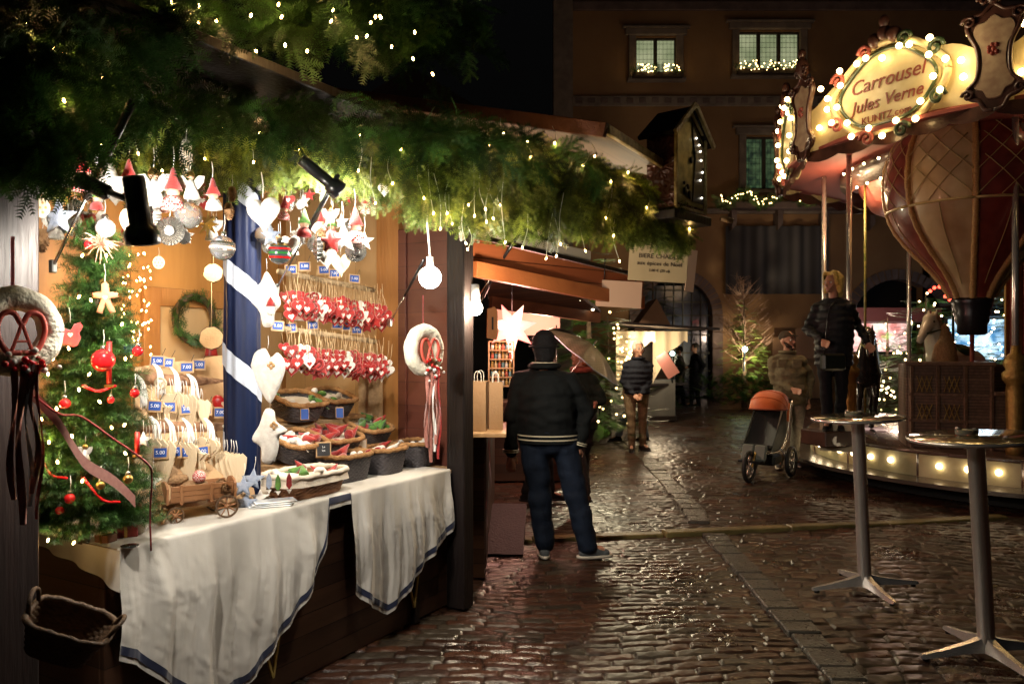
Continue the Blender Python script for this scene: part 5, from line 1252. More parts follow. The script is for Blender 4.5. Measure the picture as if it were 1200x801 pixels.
# ceiling, roof
m = MB(); m.smooth = False; m.lathe([(0, 4.22), (3.4, 4.16), (3.4, 4.2), (0, 5.9)], 72, Matrix.Translation(CC), cap=False); m.build('canopy_roof', mat('canopy_cloth', (.22, .05, .04), .7), CAR)
NP = 9; A0 = 188
def panel_pt(a0, a1, t, z, off=0):
    p, q = ca(a0, RCN, 0), ca(a1, RCN, 0); d = (q-p).normalized(); n = Vector((d.y, -d.x, 0)); n = n if n.dot((p+q)/2-CC) > 0 else -n
    return p.lerp(q, t)+Vector((0, 0, z))+n*off
def vis(k): return k in (-2, -1, 0, 1, 2)
for k in range(-4, 5):
    a0, a1 = A0+k*40, A0+(k+1)*40; n = 26; V = []
    for i in range(n+1):
        t = i/n; top = 4.98+.16*math.cos((t-.5)*2*PI)+.05*math.cos((t-.5)*6*PI)-.10*abs(t-.5)*2; bot = 4.13-.05*math.cos((t-.5)*4*PI)
        for off in (0, -.05): V += [panel_pt(a0, a1, t, bot, off), panel_pt(a0, a1, t, top, off)]
    m = MB(); m.smooth = False
    for i in range(n):
        b = i*4; c = b+4; m.f += [(b, c, c+1, b+1), (b+2, b+3, c+3, c+2), (b+1, c+1, c+3, b+3), (b, b+2, c+2, c)]
    m.v = [tuple(v) for v in V]; m.m = [0]*len(m.f); m.sm = [False]*len(m.f)
    m.build('rounding_board', c_cream, CAR)
    # scalloped brown valance under the board
    V = []; m = MB(); m.smooth = False
    for i in range(41):
        t = i/40; V += [panel_pt(a0, a1, t, 4.16, .02), panel_pt(a0, a1, t, 4.05-.045*abs(math.sin(t*PI*5)), .02)]
    m.add(V, [(i*2, i*2+1, i*2+3, i*2+2) for i in range(40)]); m.build('valance', c_brown, CAR)
    # shield at the corner
    for (a_, lab) in ((a0, 'corner_shield'),):
        o = [(0, -.62), (.10, -.60), (.16, -.50), (.26, -.46), (.30, -.36), (.20, -.26), (.17, -.10), (.19, .10), (.26, .24), (.30, .36), (.24, .46), (.12, .48), (0, .56)]
        o = o+[(-x, z) for x, z in o[::-1][1:-1]]
        q = smoothline([(x, 0, z) for x, z in o+[o[0]]], 4)[:-1]; r_ = Vector((math.cos(rad(a_)), math.sin(rad(a_)), 0)); M = facing(r_); M.translation = ca(a_, RCN+.06, 4.62)
        m = MB(); m.prism([(v.x*.8, v.z*.9) for v in q], .05, M, .012); sh = m.build(lab, c_brown, CAR)
        m = MB(); m.prism([(v.x*.62, v.z*.72) for v in q], .07, M, .012); m.build('painted_field', mat('shield_cream', (.42, .32, .20), .5, col2=(.30, .2, .13), scale=12), sh)
        m = MB(); m.tube([M @ Vector((v.x*.8, -.03, v.z*.9)) for v in q]+[M @ Vector((q[0].x*.8, -.03, q[0].z*.9))], .022, 8); 
        for s_ in (-1, 1):
            for (cx, cz, rr) in ((.22, .36, .07), (.23, -.38, .06), (.09, .56, .06)):
                m.tube([M @ Vector((s_*(cx+rr*(1-j/14)*math.cos(j*.7)), -.045, cz+rr*(1-j/14)*math.sin(j*.7))) for j in range(13)], .018, 6)
        m.ball(M @ Vector((0, -.02, .62)), (.09, .07, .13), 12, 8); m.ball(M @ Vector((0, -.03, .80)), (.05, .05, .06)); m.build('carved_scroll', c_gold if False else c_brown, sh)
        for j in range(7):
            a = j*2*PI/7; m2 = MB(); m2.ball(M @ Vector((.045*math.cos(a)*(j > 0), -.04, .05+.045*math.sin(a)*(j > 0))), (.025, .012, .025), 8, 6); m2.build('painted_rose', c_pink, sh)
    if k not in (-1, 0, 1): continue
    # oval cartouche with scrolls and bulbs
    pc_ = panel_pt(a0, a1, .5, 4.60, .06); p, q = ca(a0, RCN, 0), ca(a1, RCN, 0); d = (q-p).normalized(); nn = panel_pt(a0, a1, .5, 0, 1)-panel_pt(a0, a1, .5, 0, 0)
    M = facing(nn); M.translation = pc_
    ov = []
    for j in range(48):
        a = 2*PI*j/48; rx = .70*(1+.05*math.cos(4*a)); rz = .50*(1+.06*math.cos(3*a+1.5)); ov.append((rx*math.cos(a), rz*math.sin(a)+.03))
    m = MB(); m.prism([(x*.86, z*.86) for x, z in ov], .05, M, .01); cart = m.build('cartouche', c_cream, CAR)
    m = MB(); m.tube([M @ Vector((x, -.03, z)) for x, z in ov+[ov[0]]], .040, 8); m.build('cartouche_frame', c_cream, cart)
    m = MB(); m.tube([M @ Vector((x*.84, -.045, z*.84)) for x, z in ov+[ov[0]]], .020, 8); m.build('inner_scroll', c_green, cart)
    for s_ in (-1, 1):
        for (cx, cz, rr) in ((.62, .28, .10), (.64, -.25, .10), (.25, .50, .09), (.22, -.50, .10)):
            m = MB(); m.tube([M @ Vector((s_*(cx+rr*(1-j/16)*math.cos(j*.6)), -.075, cz+rr*(1-j/16)*math.sin(j*.6))) for j in range(15)], .024, 6)
            m.build('scrollwork', c_green if s_ > 0 else c_pink, cart)
    m = MB()
    for s_ in (-1, 0, 1): m.ball(M @ Vector((s_*.12, -.05, .60+.05*(s_ == 0))), (.09, .06, .09), 10, 8)
    m.ball(M @ Vector((0, -.06, .78)), (.06, .05, .08)); m.build('carved_crest', c_brown, cart)
    if k == 0:
        paint = mat('sign_paint', (.20, .045, .03), .5)
        eul = M.to_euler(); Rm = M.to_3x3() @ Matrix.Rotation(PI/2, 3, 'X')
        def put_txt(s_, size, z, sh=0):
            me = text_mesh(s_, size, .004, 'lettering', shear=sh); me.materials.clear(); me.materials.append(paint)
            o = bpy.data.objects.new('lettering', me); C.objects.link(o); o.parent = cart; W = Rm.to_4x4(); W.translation = M @ Vector((0, -.036, z)); L_ = mw(cart).inverted() @ W
            o.location = L_.to_translation(); o.rotation_euler = L_.to_euler()
        put_txt('Carrousel', .235, .13, .25); put_txt('Jules Verne', .20, -.10, .25); put_txt('KUNTZ.com', .12, -.28)
    nb = 22 if k == 0 else 16
    for j in range(nb):
        a = 2*PI*(j+.5)/nb; rx, rz = .76, .55
        if j % 2: rx, rz = .62, .44
        if nb == 22 and 1.1 < a < 2.0: rz *= .75
        c = M @ Vector((rx*math.cos(a), -.10, rz*math.sin(a)+.03)); cput(CB, c, 'bulb')
    for (t, z) in ((.10, 4.9), (.14, 4.62), (.09, 4.42), (.90, 4.92), (.86, 4.68), (.87, 4.5), (.93, 4.32)):
        cput(CB, panel_pt(a0, a1, t, z, .05), 'bulb')
# inner ring with small bulbs
m = MB(); m.lathe([(2.5, 3.85), (2.52, 4.0), (2.6, 4.02), (2.6, 4.12)], 72, Matrix.Translation(CC), cap=False); m.build('inner_cornice', c_brown, CAR)
m = MB(); m.lathe([(1.6, 3.72), (1.9, 3.62), (2.2, 3.70), (2.35, 3.95), (2.35, 4.15)], 72, Matrix.Translation(CC), cap=False); m.build('ceiling_swag', c_pink, CAR)
_mb = MB(); _mb.ball((0, 0, 0), .018, 8, 6); SB = _mb.mesh('bulb', emis('cornice_bulb', (1, .72, .36), 22))
for j in range(10): cput(SB, ca(172+j*6.5, 2.56, 3.83), 'bulb'); cput(SB, ca(174+j*6.5, 2.66, 4.06), 'bulb')
# poles
def pole(x, y, z0=.52, base=False):
    m = MB(); m.tube([(x, y, z0), (x, y, 4.24)], .034, 16); o = m.build('pole', steel, CAR)
    if base:
        m = MB(); m.lathe([(.09, .52), (.10, .6), (.085, .7), (.095, 1.2), (.085, 1.28), (.125, 1.33), (.13, 1.40), (.09, 1.44), (.12, 1.50), (.10, 1.58), (.05, 1.62), (.04, 1.7)], 20, Matrix.Translation((x, y, 0))); m.build('turned_base', c_gold, o)
for (x, y, b) in ((4.38, 10.2, True), (4.55, 11.45, False), (6.55, 12.95, False), (5.45, 8.5, True), (9.6, 9.2, False), (8.9, 12.6, False), (7.6, 7.8, False)): pole(x, y, base=b)
m = MB(); m.lathe([(.5, .52), (.5, 4.15)], 12, Matrix.Translation(CC), cap=False); m.smooth = False; m.build('centre_drum', c_red, CAR)
for k in range(12):
    a = 15+k*30; q = MB(); q.bar(ca(a, .51, .6), ca(a, .51, 4.1), .05, .02); q.build('drum_trim', c_gold, CAR)
# balloon
BP = Vector((5.52, 9.42, 0)); Pz = [(4.55, .30), (4.50, .48), (4.38, .70), (4.2, .86), (4.0, .955), (3.78, 1.0), (3.55, 1.0), (3.3, .95), (3.1, .86), (2.9, .71), (2.7, .53), (2.5, .36), (2.35, .25), (2.27, .215)]
prof = [Vector((r_*(.94 if r_ > .3 else 1), 0, z)) for z, r_ in Pz]; prof = smoothline(prof, 4)
cols = [c_red, mat('balloon_cream', (.64, .48, .28), .42, col2=(.50, .34, .18), scale=4, coat=.15, bump=.15, bscale=12)]
bal = None; off = rad(-118)
bal = MB(); bal.m = []
for g_ in range(8):
    bal.cur = g_ % 2
    bal.grid(lambda a, b_: (lambda v: BP+Vector((v.x*(1+.03*math.sin(PI*a))*math.cos(off+(g_+a)*PI/4), v.x*(1+.03*math.sin(PI*a))*math.sin(off+(g_+a)*PI/4), v.z)))(prof[int(round(b_*(len(prof)-1)))]), 8, len(prof)-1)
BAL = bal.build('balloon', cols, CAR)
for g_ in range(8):
    a = off+g_*PI/4; m = MB(); m.tube([BP+Vector(((v.x+.01)*math.cos(a), (v.x+.01)*math.sin(a), v.z)) for v in prof], [.035*(1+.12*math.sin(i*2.2)) for i in range(len(prof))], 8); m.build('gilt_rib', mat('rope_gold', (.40, .20, .07), .45, col2=(.55, .32, .12), scale=60, bump=.6), BAL)
def onb(a, z):
    r_ = float(np.interp(-z, [-v.z for v in prof], [v.x for v in prof])); return BP+Vector(((r_*1.03+.004)*math.cos(a), (r_*1.03+.004)*math.sin(a), z))
netm = mat('net_gold', (.50, .36, .16), .4)
for g_ in range(8):
    m = MB(); a0 = off+g_*PI/4
    for j in range(-2, 5):
        for s_ in (-1, 1):
            pts = []
            for i in range(13):
                t = i/12; u_ = (j*.333+s_*t*1.0*1.33) if s_ > 0 else (1-(j*.333+t*1.33))
                if 0 <= u_ <= 1: pts.append(onb(a0+u_*PI/4, 4.4-t*1.05))
            if len(pts) > 1: m.tube(pts, .005, 4)
    m.tube([onb(a0+i/6*PI/4, 3.33) for i in range(7)], .016, 6); m.tube([onb(a0+PI/8, 3.33-.9*i/8) for i in range(9)], .005, 4)
    m.build('rope_net', netm, BAL)
m = MB(); m.lathe([(.215, 2.27), (.235, 2.24), (.21, 2.2), (.215, 2.17), (.19, 2.12), (.20, 2.09), (.18, 2.04), (.185, 2.0), (.16, 1.95), (.16, 1.85), (.13, 1.83), (0, 1.83)], 24, Matrix.Translation(BP)); m.build('burner', mat('burner_black', (.03, .025, .03), .3, metal=.5), BAL)
m = MB(); m.tube([BP+Vector((0, 0, 1.83)), BP+Vector((0, 0, .6))], .025, 10); m.build('support_rod', c_red, BAL)
# gondola
gm_ = planks('gondola_wicker', (.10, .055, .035), (.18, .10, .065), .035, 'Z', .45, (6, 6, 1), .14)
gt = mat('gondola_trim', (.13, .07, .045), .4, col2=(.20, .12, .08), scale=30, coat=.3)
GA = rad(-20); gx = Vector((math.cos(GA), math.sin(GA), 0)); gy = Vector((-gx.y, gx.x, 0)); G0 = Vector((4.62, 9.15, .52))
def gq(a, b, z): return G0+gx*a+gy*b+Vector((0, 0, z))
m = MB(); o2 = [(0, 0), (.86, 0), (.86, .94), (0, .94)]
for (a, b, L_, W, h) in ((.43, 0, .86, .05, .96), (1.18, 0, .64, .05, .62), (.0, .4, .05, .75, .96), (1.5, .4, .05, .75, .96), (.75, .8, 1.5, .05, .96)):
    m.box(gq(a, b, h/2+.0), (L_, W, h), (0, 0, GA), .01)
GON = m.build('gondola', gm_, CAR)
m = MB()
for (a, w_) in ((.03, .03), (.30, .03), (.58, .03), (.84, .04), (1.47, .05)):
    m = MB(); m.bar(gq(a, -.035, .0), gq(a, -.035, .96 if a < .9 or a > 1.4 else .62), .03, w_); m.build('upright_trim', gt, GON)
m = MB(); m.bar(gq(-.04, -.02, .975), gq(.88, -.02, .975), .09, .05, .01); m.bar(gq(.86, -.02, .64), gq(1.50, -.02, .64), .09, .05, .01)
for z in (.05, .32, .62): m.bar(gq(.0, -.04, z), gq(.86, -.04, z), .015, .03)
m.build('rail', gt, GON)
m = MB()
for (a, z) in ((.44, .74), (.44, .42), (.16, .74), (.16, .42)):
    for s_ in (-1, 1):
        for dx in (-.05, .0, .05): m.bar(gq(a+dx-s_*.03, -.045, z-.09), gq(a+dx+s_*.03, -.045, z+.09), .008, .008)
m.build('lattice', c_gold, GON)
m = MB(); m.lathe([(.17, 1.5), (.13, 1.8), (.05, 2.05), (0, 2.1)], 14, Matrix.Translation(Vector((5.62, 10.2, -.1)))); m.build('gilt_spire', mat('woven_gilt', (.34, .17, .07), .5, col2=(.5, .28, .12), scale=60, bump=.8), CAR)
def round_remesh(mb, vox, mt, name, parent, smooth_it=6, fold=0, fs=6, seed=0, world=True):
    me = mb.mesh('tmp', mt); o = bpy.data.objects.new('tmp', me); C.objects.link(o)
    r = o.modifiers.new('r', 'REMESH'); r.mode = 'VOXEL'; r.voxel_size = vox; r.use_smooth_shade = True
    s_ = o.modifiers.new('s', 'SMOOTH'); s_.iterations = smooth_it; s_.factor = .5
    bpy.context.view_layer.update(); dg = bpy.context.evaluated_depsgraph_get(); me2 = bpy.data.meshes.new_from_object(o.evaluated_get(dg)); bpy.data.objects.remove(o)
    n = len(me2.vertices); co_ = np.empty(n*3, dtype=np.float32); me2.vertices.foreach_get('co', co_); co_ = co_.reshape(-1, 3)
    if fold:
        no = np.empty(n*3, dtype=np.float32); me2.vertices.foreach_get('normal', no); no = no.reshape(-1, 3)
        dsp = np.array([mnoise.noise((c[0]*fs+seed, c[1]*fs, c[2]*fs*2.2))+.5*mnoise.noise((c[0]*fs*2.3, c[1]*fs*2.3+seed, c[2]*fs*4)) for c in co_.tolist()], dtype=np.float32)
        co_ = co_+no*dsp[:, None]*fold
    if parent is not None and world:
        Mi = np.array(mw(parent).inverted()); co_ = co_ @ Mi[:3, :3].T+Mi[:3, 3]
    me2.vertices.foreach_set('co', co_.astype(np.float32).ravel()); me2.materials.clear(); me2.materials.append(mt); me2.update()
    me2.polygons.foreach_set('use_smooth', np.ones(len(me2.polygons), dtype=bool))
    o = bpy.data.objects.new(name, me2); C.objects.link(o)
    if parent is not None: o.parent = parent
    return o
def horse(p, rz, s, mt, mane, trap, name, rear=.0):
    M = Matrix.Translation(p) @ Matrix.Rotation(rz, 4, 'Z') @ Matrix.Scale(s, 4); T = lambda *v: M @ Vector(v)
    m = MB(); c = lambda a, b, ra, rb: m.cone(T(*a), T(*b), ra*s, rb*s, 12)     # faces +x
    c((-.42, 0, 1.0), (.35, 0, 1.02), .20, .20); c((.3, 0, 1.02), (.42, 0, 1.1), .20, .17); c((.42, 0, 1.12), (.62, 0, 1.50), .16, .10); c((.60, 0, 1.52), (.66, 0, 1.58), .10, .09); c((.66, 0, 1.56), (.88, 0, 1.34), .085, .05); c((.86, 0, 1.36), (.90, 0, 1.31), .052, .045)
    for s_ in (-1, 1):
        c((.60, s_*.045, 1.63), (.59, s_*.055, 1.73), .028, .008)
        c((.36, s_*.10, .95), (.52, s_*.10, .72), .085, .05); c((.52, s_*.10, .72), (.40, s_*.10, .50), .045, .03); c((.40, s_*.10, .50), (.45, s_*.10, .42), .03, .04)
        c((-.42, s_*.11, .95), (-.36, s_*.12, .70), .13, .065); c((-.36, s_*.12, .70), (-.58, s_*.12, .52), .055, .035); c((-.58, s_*.12, .52), (-.48, s_*.12, .28), .032, .028); c((-.48, s_*.12, .28), (-.42, s_*.12, .22), .03, .045)
    h = round_remesh(m, .018*s, mt, name, CAR, 3)
    m = MB()
    for k in range(12):
        q = k/11; b = Vector((.40+.22*q-.07, 0, 1.22+.44*q)); m.cone(T(*b), T(b.x-.09, .06*(1 if k % 2 else -1), b.z-.13), .035*s, .010*s, 8)
    for k in range(5): m.cone(T(-.60, 0, 1.05), T(-.82-.03*k, (k-2)*.03, .6+.05*k), .04*s, .012*s, 8)
    m.build('mane', mane, h)
    m = MB(); m.ball((0, 0, 0), (1, 1, 1), 16, 8, None); V = [T(v[0]*.20+-.02, v[1]*.215, v[2]*.10+1.17) for v in m.v]; m.v = [tuple(v) for v in V]; m.build('saddle', trap, h)
    m = MB(); m.tube([T(.84, .055, 1.40), T(.60, .10, 1.45), T(.2, .17, 1.2)], .012*s, 6); m.tube([T(.84, -.055, 1.40), T(.60, -.10, 1.45), T(.2, -.17, 1.2)], .012*s, 6); m.tube([T(.05, 0, .3), T(.05, 0, 4.0)], .018, 8); m.build('rein', trap, h)
    for s_ in (-1, 1):
        m = MB(); m.ball(T(.70, s_*.075, 1.555), .014*s, 8, 6); m.build('eye', mat('dark_eye', (.01, .01, .01), .15), h)
    return h
horse(Vector((5.98, 10.6, .46)), rad(215), 1.0, mat('painted_white', (.70, .62, .50), .25, col2=(.6, .5, .38), scale=5, coat=.6), mat('cream_mane', (.55, .42, .22), .4), c_green, 'carousel_horse')
horse(Vector((4.90, 10.9, .35)), rad(250), .95, mat('painted_black', (.015, .015, .018), .2, coat=.6), mat('gold_mane', (.30, .25, .08), .4), mat('green_trappings', (.10, .14, .03), .4, col2=(.32, .26, .08), scale=16), 'carousel_horse')
horse(Vector((8.6, 10.0, .42)), rad(270), 1.0, mat('painted_white', ()), mat('cream_mane', ()), c_red, 'carousel_horse')
m = MB(); m.box(P(983, 512, 9.3)+Vector((0, 0, .0)), (.42, .03, .34), (0, 0, -.5), .004); m.build('blank_notice', mat('blank_cream', (.50, .40, .26), .6), CAR)
lamp('carousel_ceiling_light', 'POINT', CC+Vector((-1.6, -1.1, 3.75)), 70, (1, .68, .36), .12)
lamp('carousel_sign_light', 'POINT', panel_pt(188, 228, .3, 4.75, .5), 14, (1, .74, .42), .12)
lamp('carousel_sign_light', 'POINT', panel_pt(188, 228, .85, 4.75, .5), 14, (1, .74, .42), .12)
lamp('carousel_sign_light', 'POINT', panel_pt(148, 188, .6, 4.7, .5), 12, (1, .74, .42), .12)

# ================================================================== standing bar tables
glass_top = mat('wet_table_top', (.20, .19, .09), .12, col2=(.13, .12, .06), scale=18, coat=.8, metal=.3)
def bar_table(label, base, lean, top_r=.33, H_=1.15):
    t = thing('bar_table', label, 'bar table', base, group=None); t.rotation_euler = lean
    m = MB(); m.lathe([(0, H_-.012), (top_r-.01, H_-.012), (top_r, H_-.004), (top_r, H_+.004), (top_r-.012, H_+.010), (0, H_+.010)], 56, cap=False); m.build('table_top', glass_top, t, world=False)
    m = MB(); m.lathe([(top_r+.001, H_-.010), (top_r+.006, H_-.006), (top_r+.006, H_+.006), (top_r+.001, H_+.010)], 56, cap=False); m.build('rim_band', steel, t, world=False)
    m = MB(); m.lathe([(.044, .05), (.044, H_-.03), (.07, H_-.013)], 24, cap=False); m.build('column', steel, t, world=False)
    for k in range(4):
        a = k*PI/2+.06; d = Vector((math.cos(a), math.sin(a), 0)); s_ = Vector((-d.y, d.x, 0)); q = MB()
        V = [];
        for (r_, w_, z0, z1) in ((.02, .040, .03, .11), (.10, .036, .035, .085), (.25, .028, .026, .055), (.36, .022, .018, .040), (.38, .014, .02, .032)):
            V += [d*r_-s_*w_+Vector((0, 0, z0)), d*r_+s_*w_+Vector((0, 0, z0)), d*r_+s_*w_*.5+Vector((0, 0, z1)), d*r_-s_*w_*.5+Vector((0, 0, z1))]
        F_ = [(i*4+j, i*4+(j+1) % 4, (i+1)*4+(j+1) % 4, (i+1)*4+j) for i in range(4) for j in range(4)]+[(0, 3, 2, 1), (16, 17, 18, 19)]
        q.add(V, [f[::-1] for f in F_]); lg_ = q.build('leg', steel, t, world=False, sharp=40)
        q = MB(); q.tube([d*.345+Vector((0, 0, 0)), d*.345+Vector((0, 0, .03))], .018, 10); q.build('rubber_foot', black_m, lg_, world=False)
    return t
def ashtray(label, p):
    t = thing('ashtray', label, 'ashtray', p); m = MB(); m.lathe([(0, 0), (.05, 0), (.056, .004), (.058, .032), (.050, .034), (.046, .012), (0, .010)], 28, cap=False); m.build('glass_dish', mat('ashtray_glass', (.85, .85, .7), .05, trans=.85, ior=1.4), t, world=False)
    for k in range(3):
        a = k*2.1; q = MB(); q.tube([(.035*math.cos(a), .035*math.sin(a), .037), (.062*math.cos(a), .062*math.sin(a), .037)], .004, 8); q.build('rest', steel, t, world=False)
b1 = PZ(1014, 690, 0); b2t = PZ(1157, 768, 0)
def lean(b, tx, ty): 
    t = P(tx, ty, b.y); return (0, math.atan2(t.x-b.x, t.z-b.z), 0)
T1_ = bar_table('further round standing table with steel column and dead ashtray', b1, lean(b1, 1005, 490), .30, 1.19)
T2_ = bar_table('nearer round standing table with a printed sheet hanging at its edge', b2t, lean(b2t, 1143, 513), .335, 1.19)
ashtray('glass ashtray on the further standing table', mw(T1_) @ Vector((-.02, .02, 1.201))); ashtray('glass ashtray on the nearer standing table', mw(T2_) @ Vector((-.03, .03, 1.201)))
q0 = mw(T2_) @ Vector((.24, -.20, 1.185)); paper = mat('worn_poster', (.34, .28, .22), .6, col2=(.22, .17, .15), scale=20)
m = MB(); m.grid(lambda a, b_: q0+Vector((.24*a, -.03+.02*a, -.235*b_+.03*a))+Vector((.03*b_, .01*math.sin(b_*4), 0)), 6, 8); tag(m.build('paper_notice', paper), 'creased printed sheet hanging from the nearer standing table', 'notice')
lamp('carousel_ceiling_light', 'POINT', CC+Vector((-2.6, .3, 3.7)), 45, (1, .68, .36), .12)
# ================================================================== town house across the square
FY = 26.0
def W(px, py, dy=0): return P(px, py, FY+dy)
ochre = mat('ochre_plaster', (.34, .18, .08), .85, col2=(.22, .11, .05), scale=.5, bump=.4, bscale=9, detail=10, contrast=(.3, .7))
sand = mat('pink_sandstone', (.20, .13, .115), .85, col2=(.13, .085, .075), scale=2.5, bump=.4, bscale=9)
sandl = mat('dressed_stone', (.26, .19, .15), .8, col2=(.18, .13, .105), scale=3, bump=.3, bscale=12)
dframe = mat('dark_window_frame', (.05, .04, .03), .5)
HOUSE = thing('town_house', 'ochre plastered town house with stone framed lit windows and arches', 'building', W(1000, 466))
xl, xr = W(671, 0).x, 26.0; ztop = 14.5
GZ = W(0, 300).z; 
# wall pieces around openings: a grid of boxes in x,z
opens = []   # (x0,x1,z0,z1)
def op(x0, y0, x1, y1): a, b = W(x0, y1), W(x1, y0); opens.append((a.x, b.x, a.z, b.z)); return opens[-1]
w1 = op(745, 44, 792, 92); w2 = op(866, 37, 937, 88); w3 = op(874, 160, 940, 222); w5 = op(1010, 160, 1075, 222)
xs = sorted({xl, xr}|{o[0] for o in opens}|{o[1] for o in opens}); zs = sorted({GZ, ztop}|{o[2] for o in opens}|{o[3] for o in opens})
def cell(x0, x1, z0, z1): m.box(((x0+x1)/2, FY+.2, (z0+z1)/2), (x1-x0, .4, z1-z0))
m = MB(); m.smooth = False
zc_ = sorted({o[2] for o in opens}|{o[3] for o in opens}|{GZ, ztop})
for i in range(len(zc_)-1):
    z0, z1 = zc_[i], zc_[i+1]; x = xl
    for o in sorted(o for o in opens if o[2] <= z0+1e-6 and o[3] >= z1-1e-6):
        cell(x, o[0], z0, z1); x = o[1]
    cell(x, xr, z0, z1)
m.build('upper_wall', ochre, HOUSE)
# ground floor with arches: wall prism per bay
def arch_wall(x0, x1, cx, r_, zs_, ztop_, name):
    n = 20; o = [(cx-r_, 0)]+[(cx-r_*math.cos(PI*i/n), zs_+r_*math.sin(PI*i/n)) for i in range(n+1)]+[(cx+r_, 0)]
    q = MB(); q.smooth = False
    for (yy, fl) in ((FY, 1), (FY+.5, -1)): pass
    V = []; Fc = []
    top = [(x0, ztop_) if i == 0 else (x1, ztop_) if i == len(o)-1 else (min(max(p[0], x0), x1), ztop_) for i, p in enumerate(o)]
    for p, t in zip(o, top): V += [(p[0], FY, p[1]), (t[0], FY, t[1]), (p[0], FY+.5, p[1])]
    for i in range(len(o)-1): b = i*3; Fc += [(b, b+3, b+4, b+1), (b, b+2, b+5, b+3)]
    q.add(V, Fc); b = len(q.v)
    q.add([(x0, FY, 0), (cx-r_, FY, 0), (x0, FY, ztop_)], [(0, 1, 2)]); q.add([(cx+r_, FY, 0), (x1, FY, 0), (x1, FY, ztop_)], [(0, 1, 2)])
    q.build(name, sand if False else ochre, HOUSE)
    q = MB(); q.smooth = False; k = 24; R2 = r_+.32
    for i in range(k):
        a0, a1 = PI*i/k+.01, PI*(i+1)/k-.01; V = []
        for a in (a0, a1):
            for (rr, yy) in ((r_-.02, -.06), (R2, -.06), (R2, .0), (r_-.02, .3)): V.append((cx-rr*math.cos(a), FY+yy, zs_+rr*math.sin(a)))
        q.add(V, [(0, 1, 5, 4), (1, 2, 6, 5), (0, 4, 7, 3)])
    for s_ in (-1, 1): 
        for j in range(5): q.box((cx+s_*(r_+.15), FY-.02, (j+.5)*zs_/5), (.34, .12, zs_/5-.02), None, .01)
    q.build('arch_surround', sand, HOUSE)
ax1, ax2 = W(792, 0).x, W(1052, 0).x; xm = W(905, 0).x
arch_wall(xl, xm, ax1, 1.22, 2.75, GZ, 'ground_floor_wall'); arch_wall(xm, 13.6, ax2, 1.55, 2.4, GZ, 'ground_floor_wall')
m = MB(); m.box(((13.6+xr)/2, FY+.2, GZ/2), (xr-13.6, .4, GZ)); m.build('ground_floor_wall', ochre, HOUSE)
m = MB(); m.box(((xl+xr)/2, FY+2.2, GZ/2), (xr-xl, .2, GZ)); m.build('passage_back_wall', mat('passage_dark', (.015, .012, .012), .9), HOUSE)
# iron fanlight grille with leaded panes
m = MB()
for i in range(7): x = ax1-.9+i*.3; m.bar((x, FY+.3, .3), (x, FY+.3, 2.75+math.sqrt(max(.01, 1.44-(x-ax1)**2))-.02), .03, .03)
for z in (.9, 1.5, 2.1, 2.75, 3.2, 3.6): hw = 1.2 if z <= 2.75 else math.sqrt(max(.01, 1.44-(z-2.75)**2)); m.bar((ax1-hw, FY+.3, z), (ax1+hw, FY+.3, z), .03, .05)
m.build('arch_grille', dframe, HOUSE)
m = MB(); m.smooth = False; m.box((ax1, FY+.36, 1.9), (2.3, .02, 3.7)); m.build('arch_glass', mat('cold_glass', (.10, .12, .18), .15, coat=.5, col2=(.03, .03, .05), scale=2), HOUSE)
# corner pilaster, string courses, cornices
m = MB(); m.box(((W(648, 0).x+xl)/2, FY+.1, ztop/2), (xl-W(648, 0).x, .6, ztop), None, .02); m.build('corner_pilaster', sandl, HOUSE)
for (y, h, d_, mt, nm) in ((119, .34, .10, sandl, 'string_course'), (248, .16, .22, sandl, 'floor_cornice'), (8, .30, .12, sand, 'upper_frieze')):
    m = MB(); m.box(((xl+xr)/2, FY-d_/2, W(0, y).z), (xr-xl, d_, h), None, .02); o = m.build(nm, mt, HOUSE)
m = MB()
for k in range(60):
    x = xl+.2+k*.42; m = MB(); m.box((x, FY-.115, W(0, 119).z), (.22, .03, .16), None, .01); m.build('relief_block', sand, HOUSE)
# windows
def window(o, nl, lit, transom=False, curtain=(.75, .85, .62)):
    x0, x1, z0, z1 = o; fr = MB()
    for (a, b) in (((x0-.12, z0-.1), (x0-.12, z1+.15)), ((x1+.12, z0-.1), (x1+.12, z1+.15))): fr.bar((a[0], FY-.03, a[1]), (b[0], FY-.03, b[1]), .24, .12, .015, up=(0, 1, 0))
    fr.box(((x0+x1)/2, FY-.05, z1+.16), (x1-x0+.7, .16, .22), None, .02); fr.box(((x0+x1)/2, FY-.07, z1+.30), (x1-x0+.9, .24, .07), None, .01)
    fr.box(((x0+x1)/2, FY-.10, z0-.08), (x1-x0+.6, .26, .12), None, .02)
    w_ = fr.build('window', sandl, HOUSE)
    q = MB(); 
    for i in range(nl+1): x = x0+(x1-x0)*i/nl; q.box((x, FY+.10, (z0+z1)/2), (.12 if 0 < i < nl else .08, .10, z1-z0), None, .01)
    for z in (z0+.03, z1-.03): q.box(((x0+x1)/2, FY+.10, z), (x1-x0, .09, .07), None, .01)
    q.build('mullions', dframe if lit != 2 else dframe, w_)
    q = MB()
    lw = (x1-x0)/nl
    for i in range(nl):
        for k in range(1, 5): x = x0+lw*i+lw*k/5; q.bar((x, FY+.135, z0), (x, FY+.135, z1), .008, .012, up=(0, 1, 0))
    n = int((z1-z0)/.16)
    for k in range(1, n): z = z0+(z1-z0)*k/n; q.bar((x0, FY+.137, z), (x1, FY+.137, z), .012, .008)
    q.build('leading', dframe, w_)
    q = MB(); q.smooth = False; q.box(((x0+x1)/2, FY+.16, (z0+z1)/2), (x1-x0, .01, z1-z0)); q.build('pane', lit, w_)
    return w_
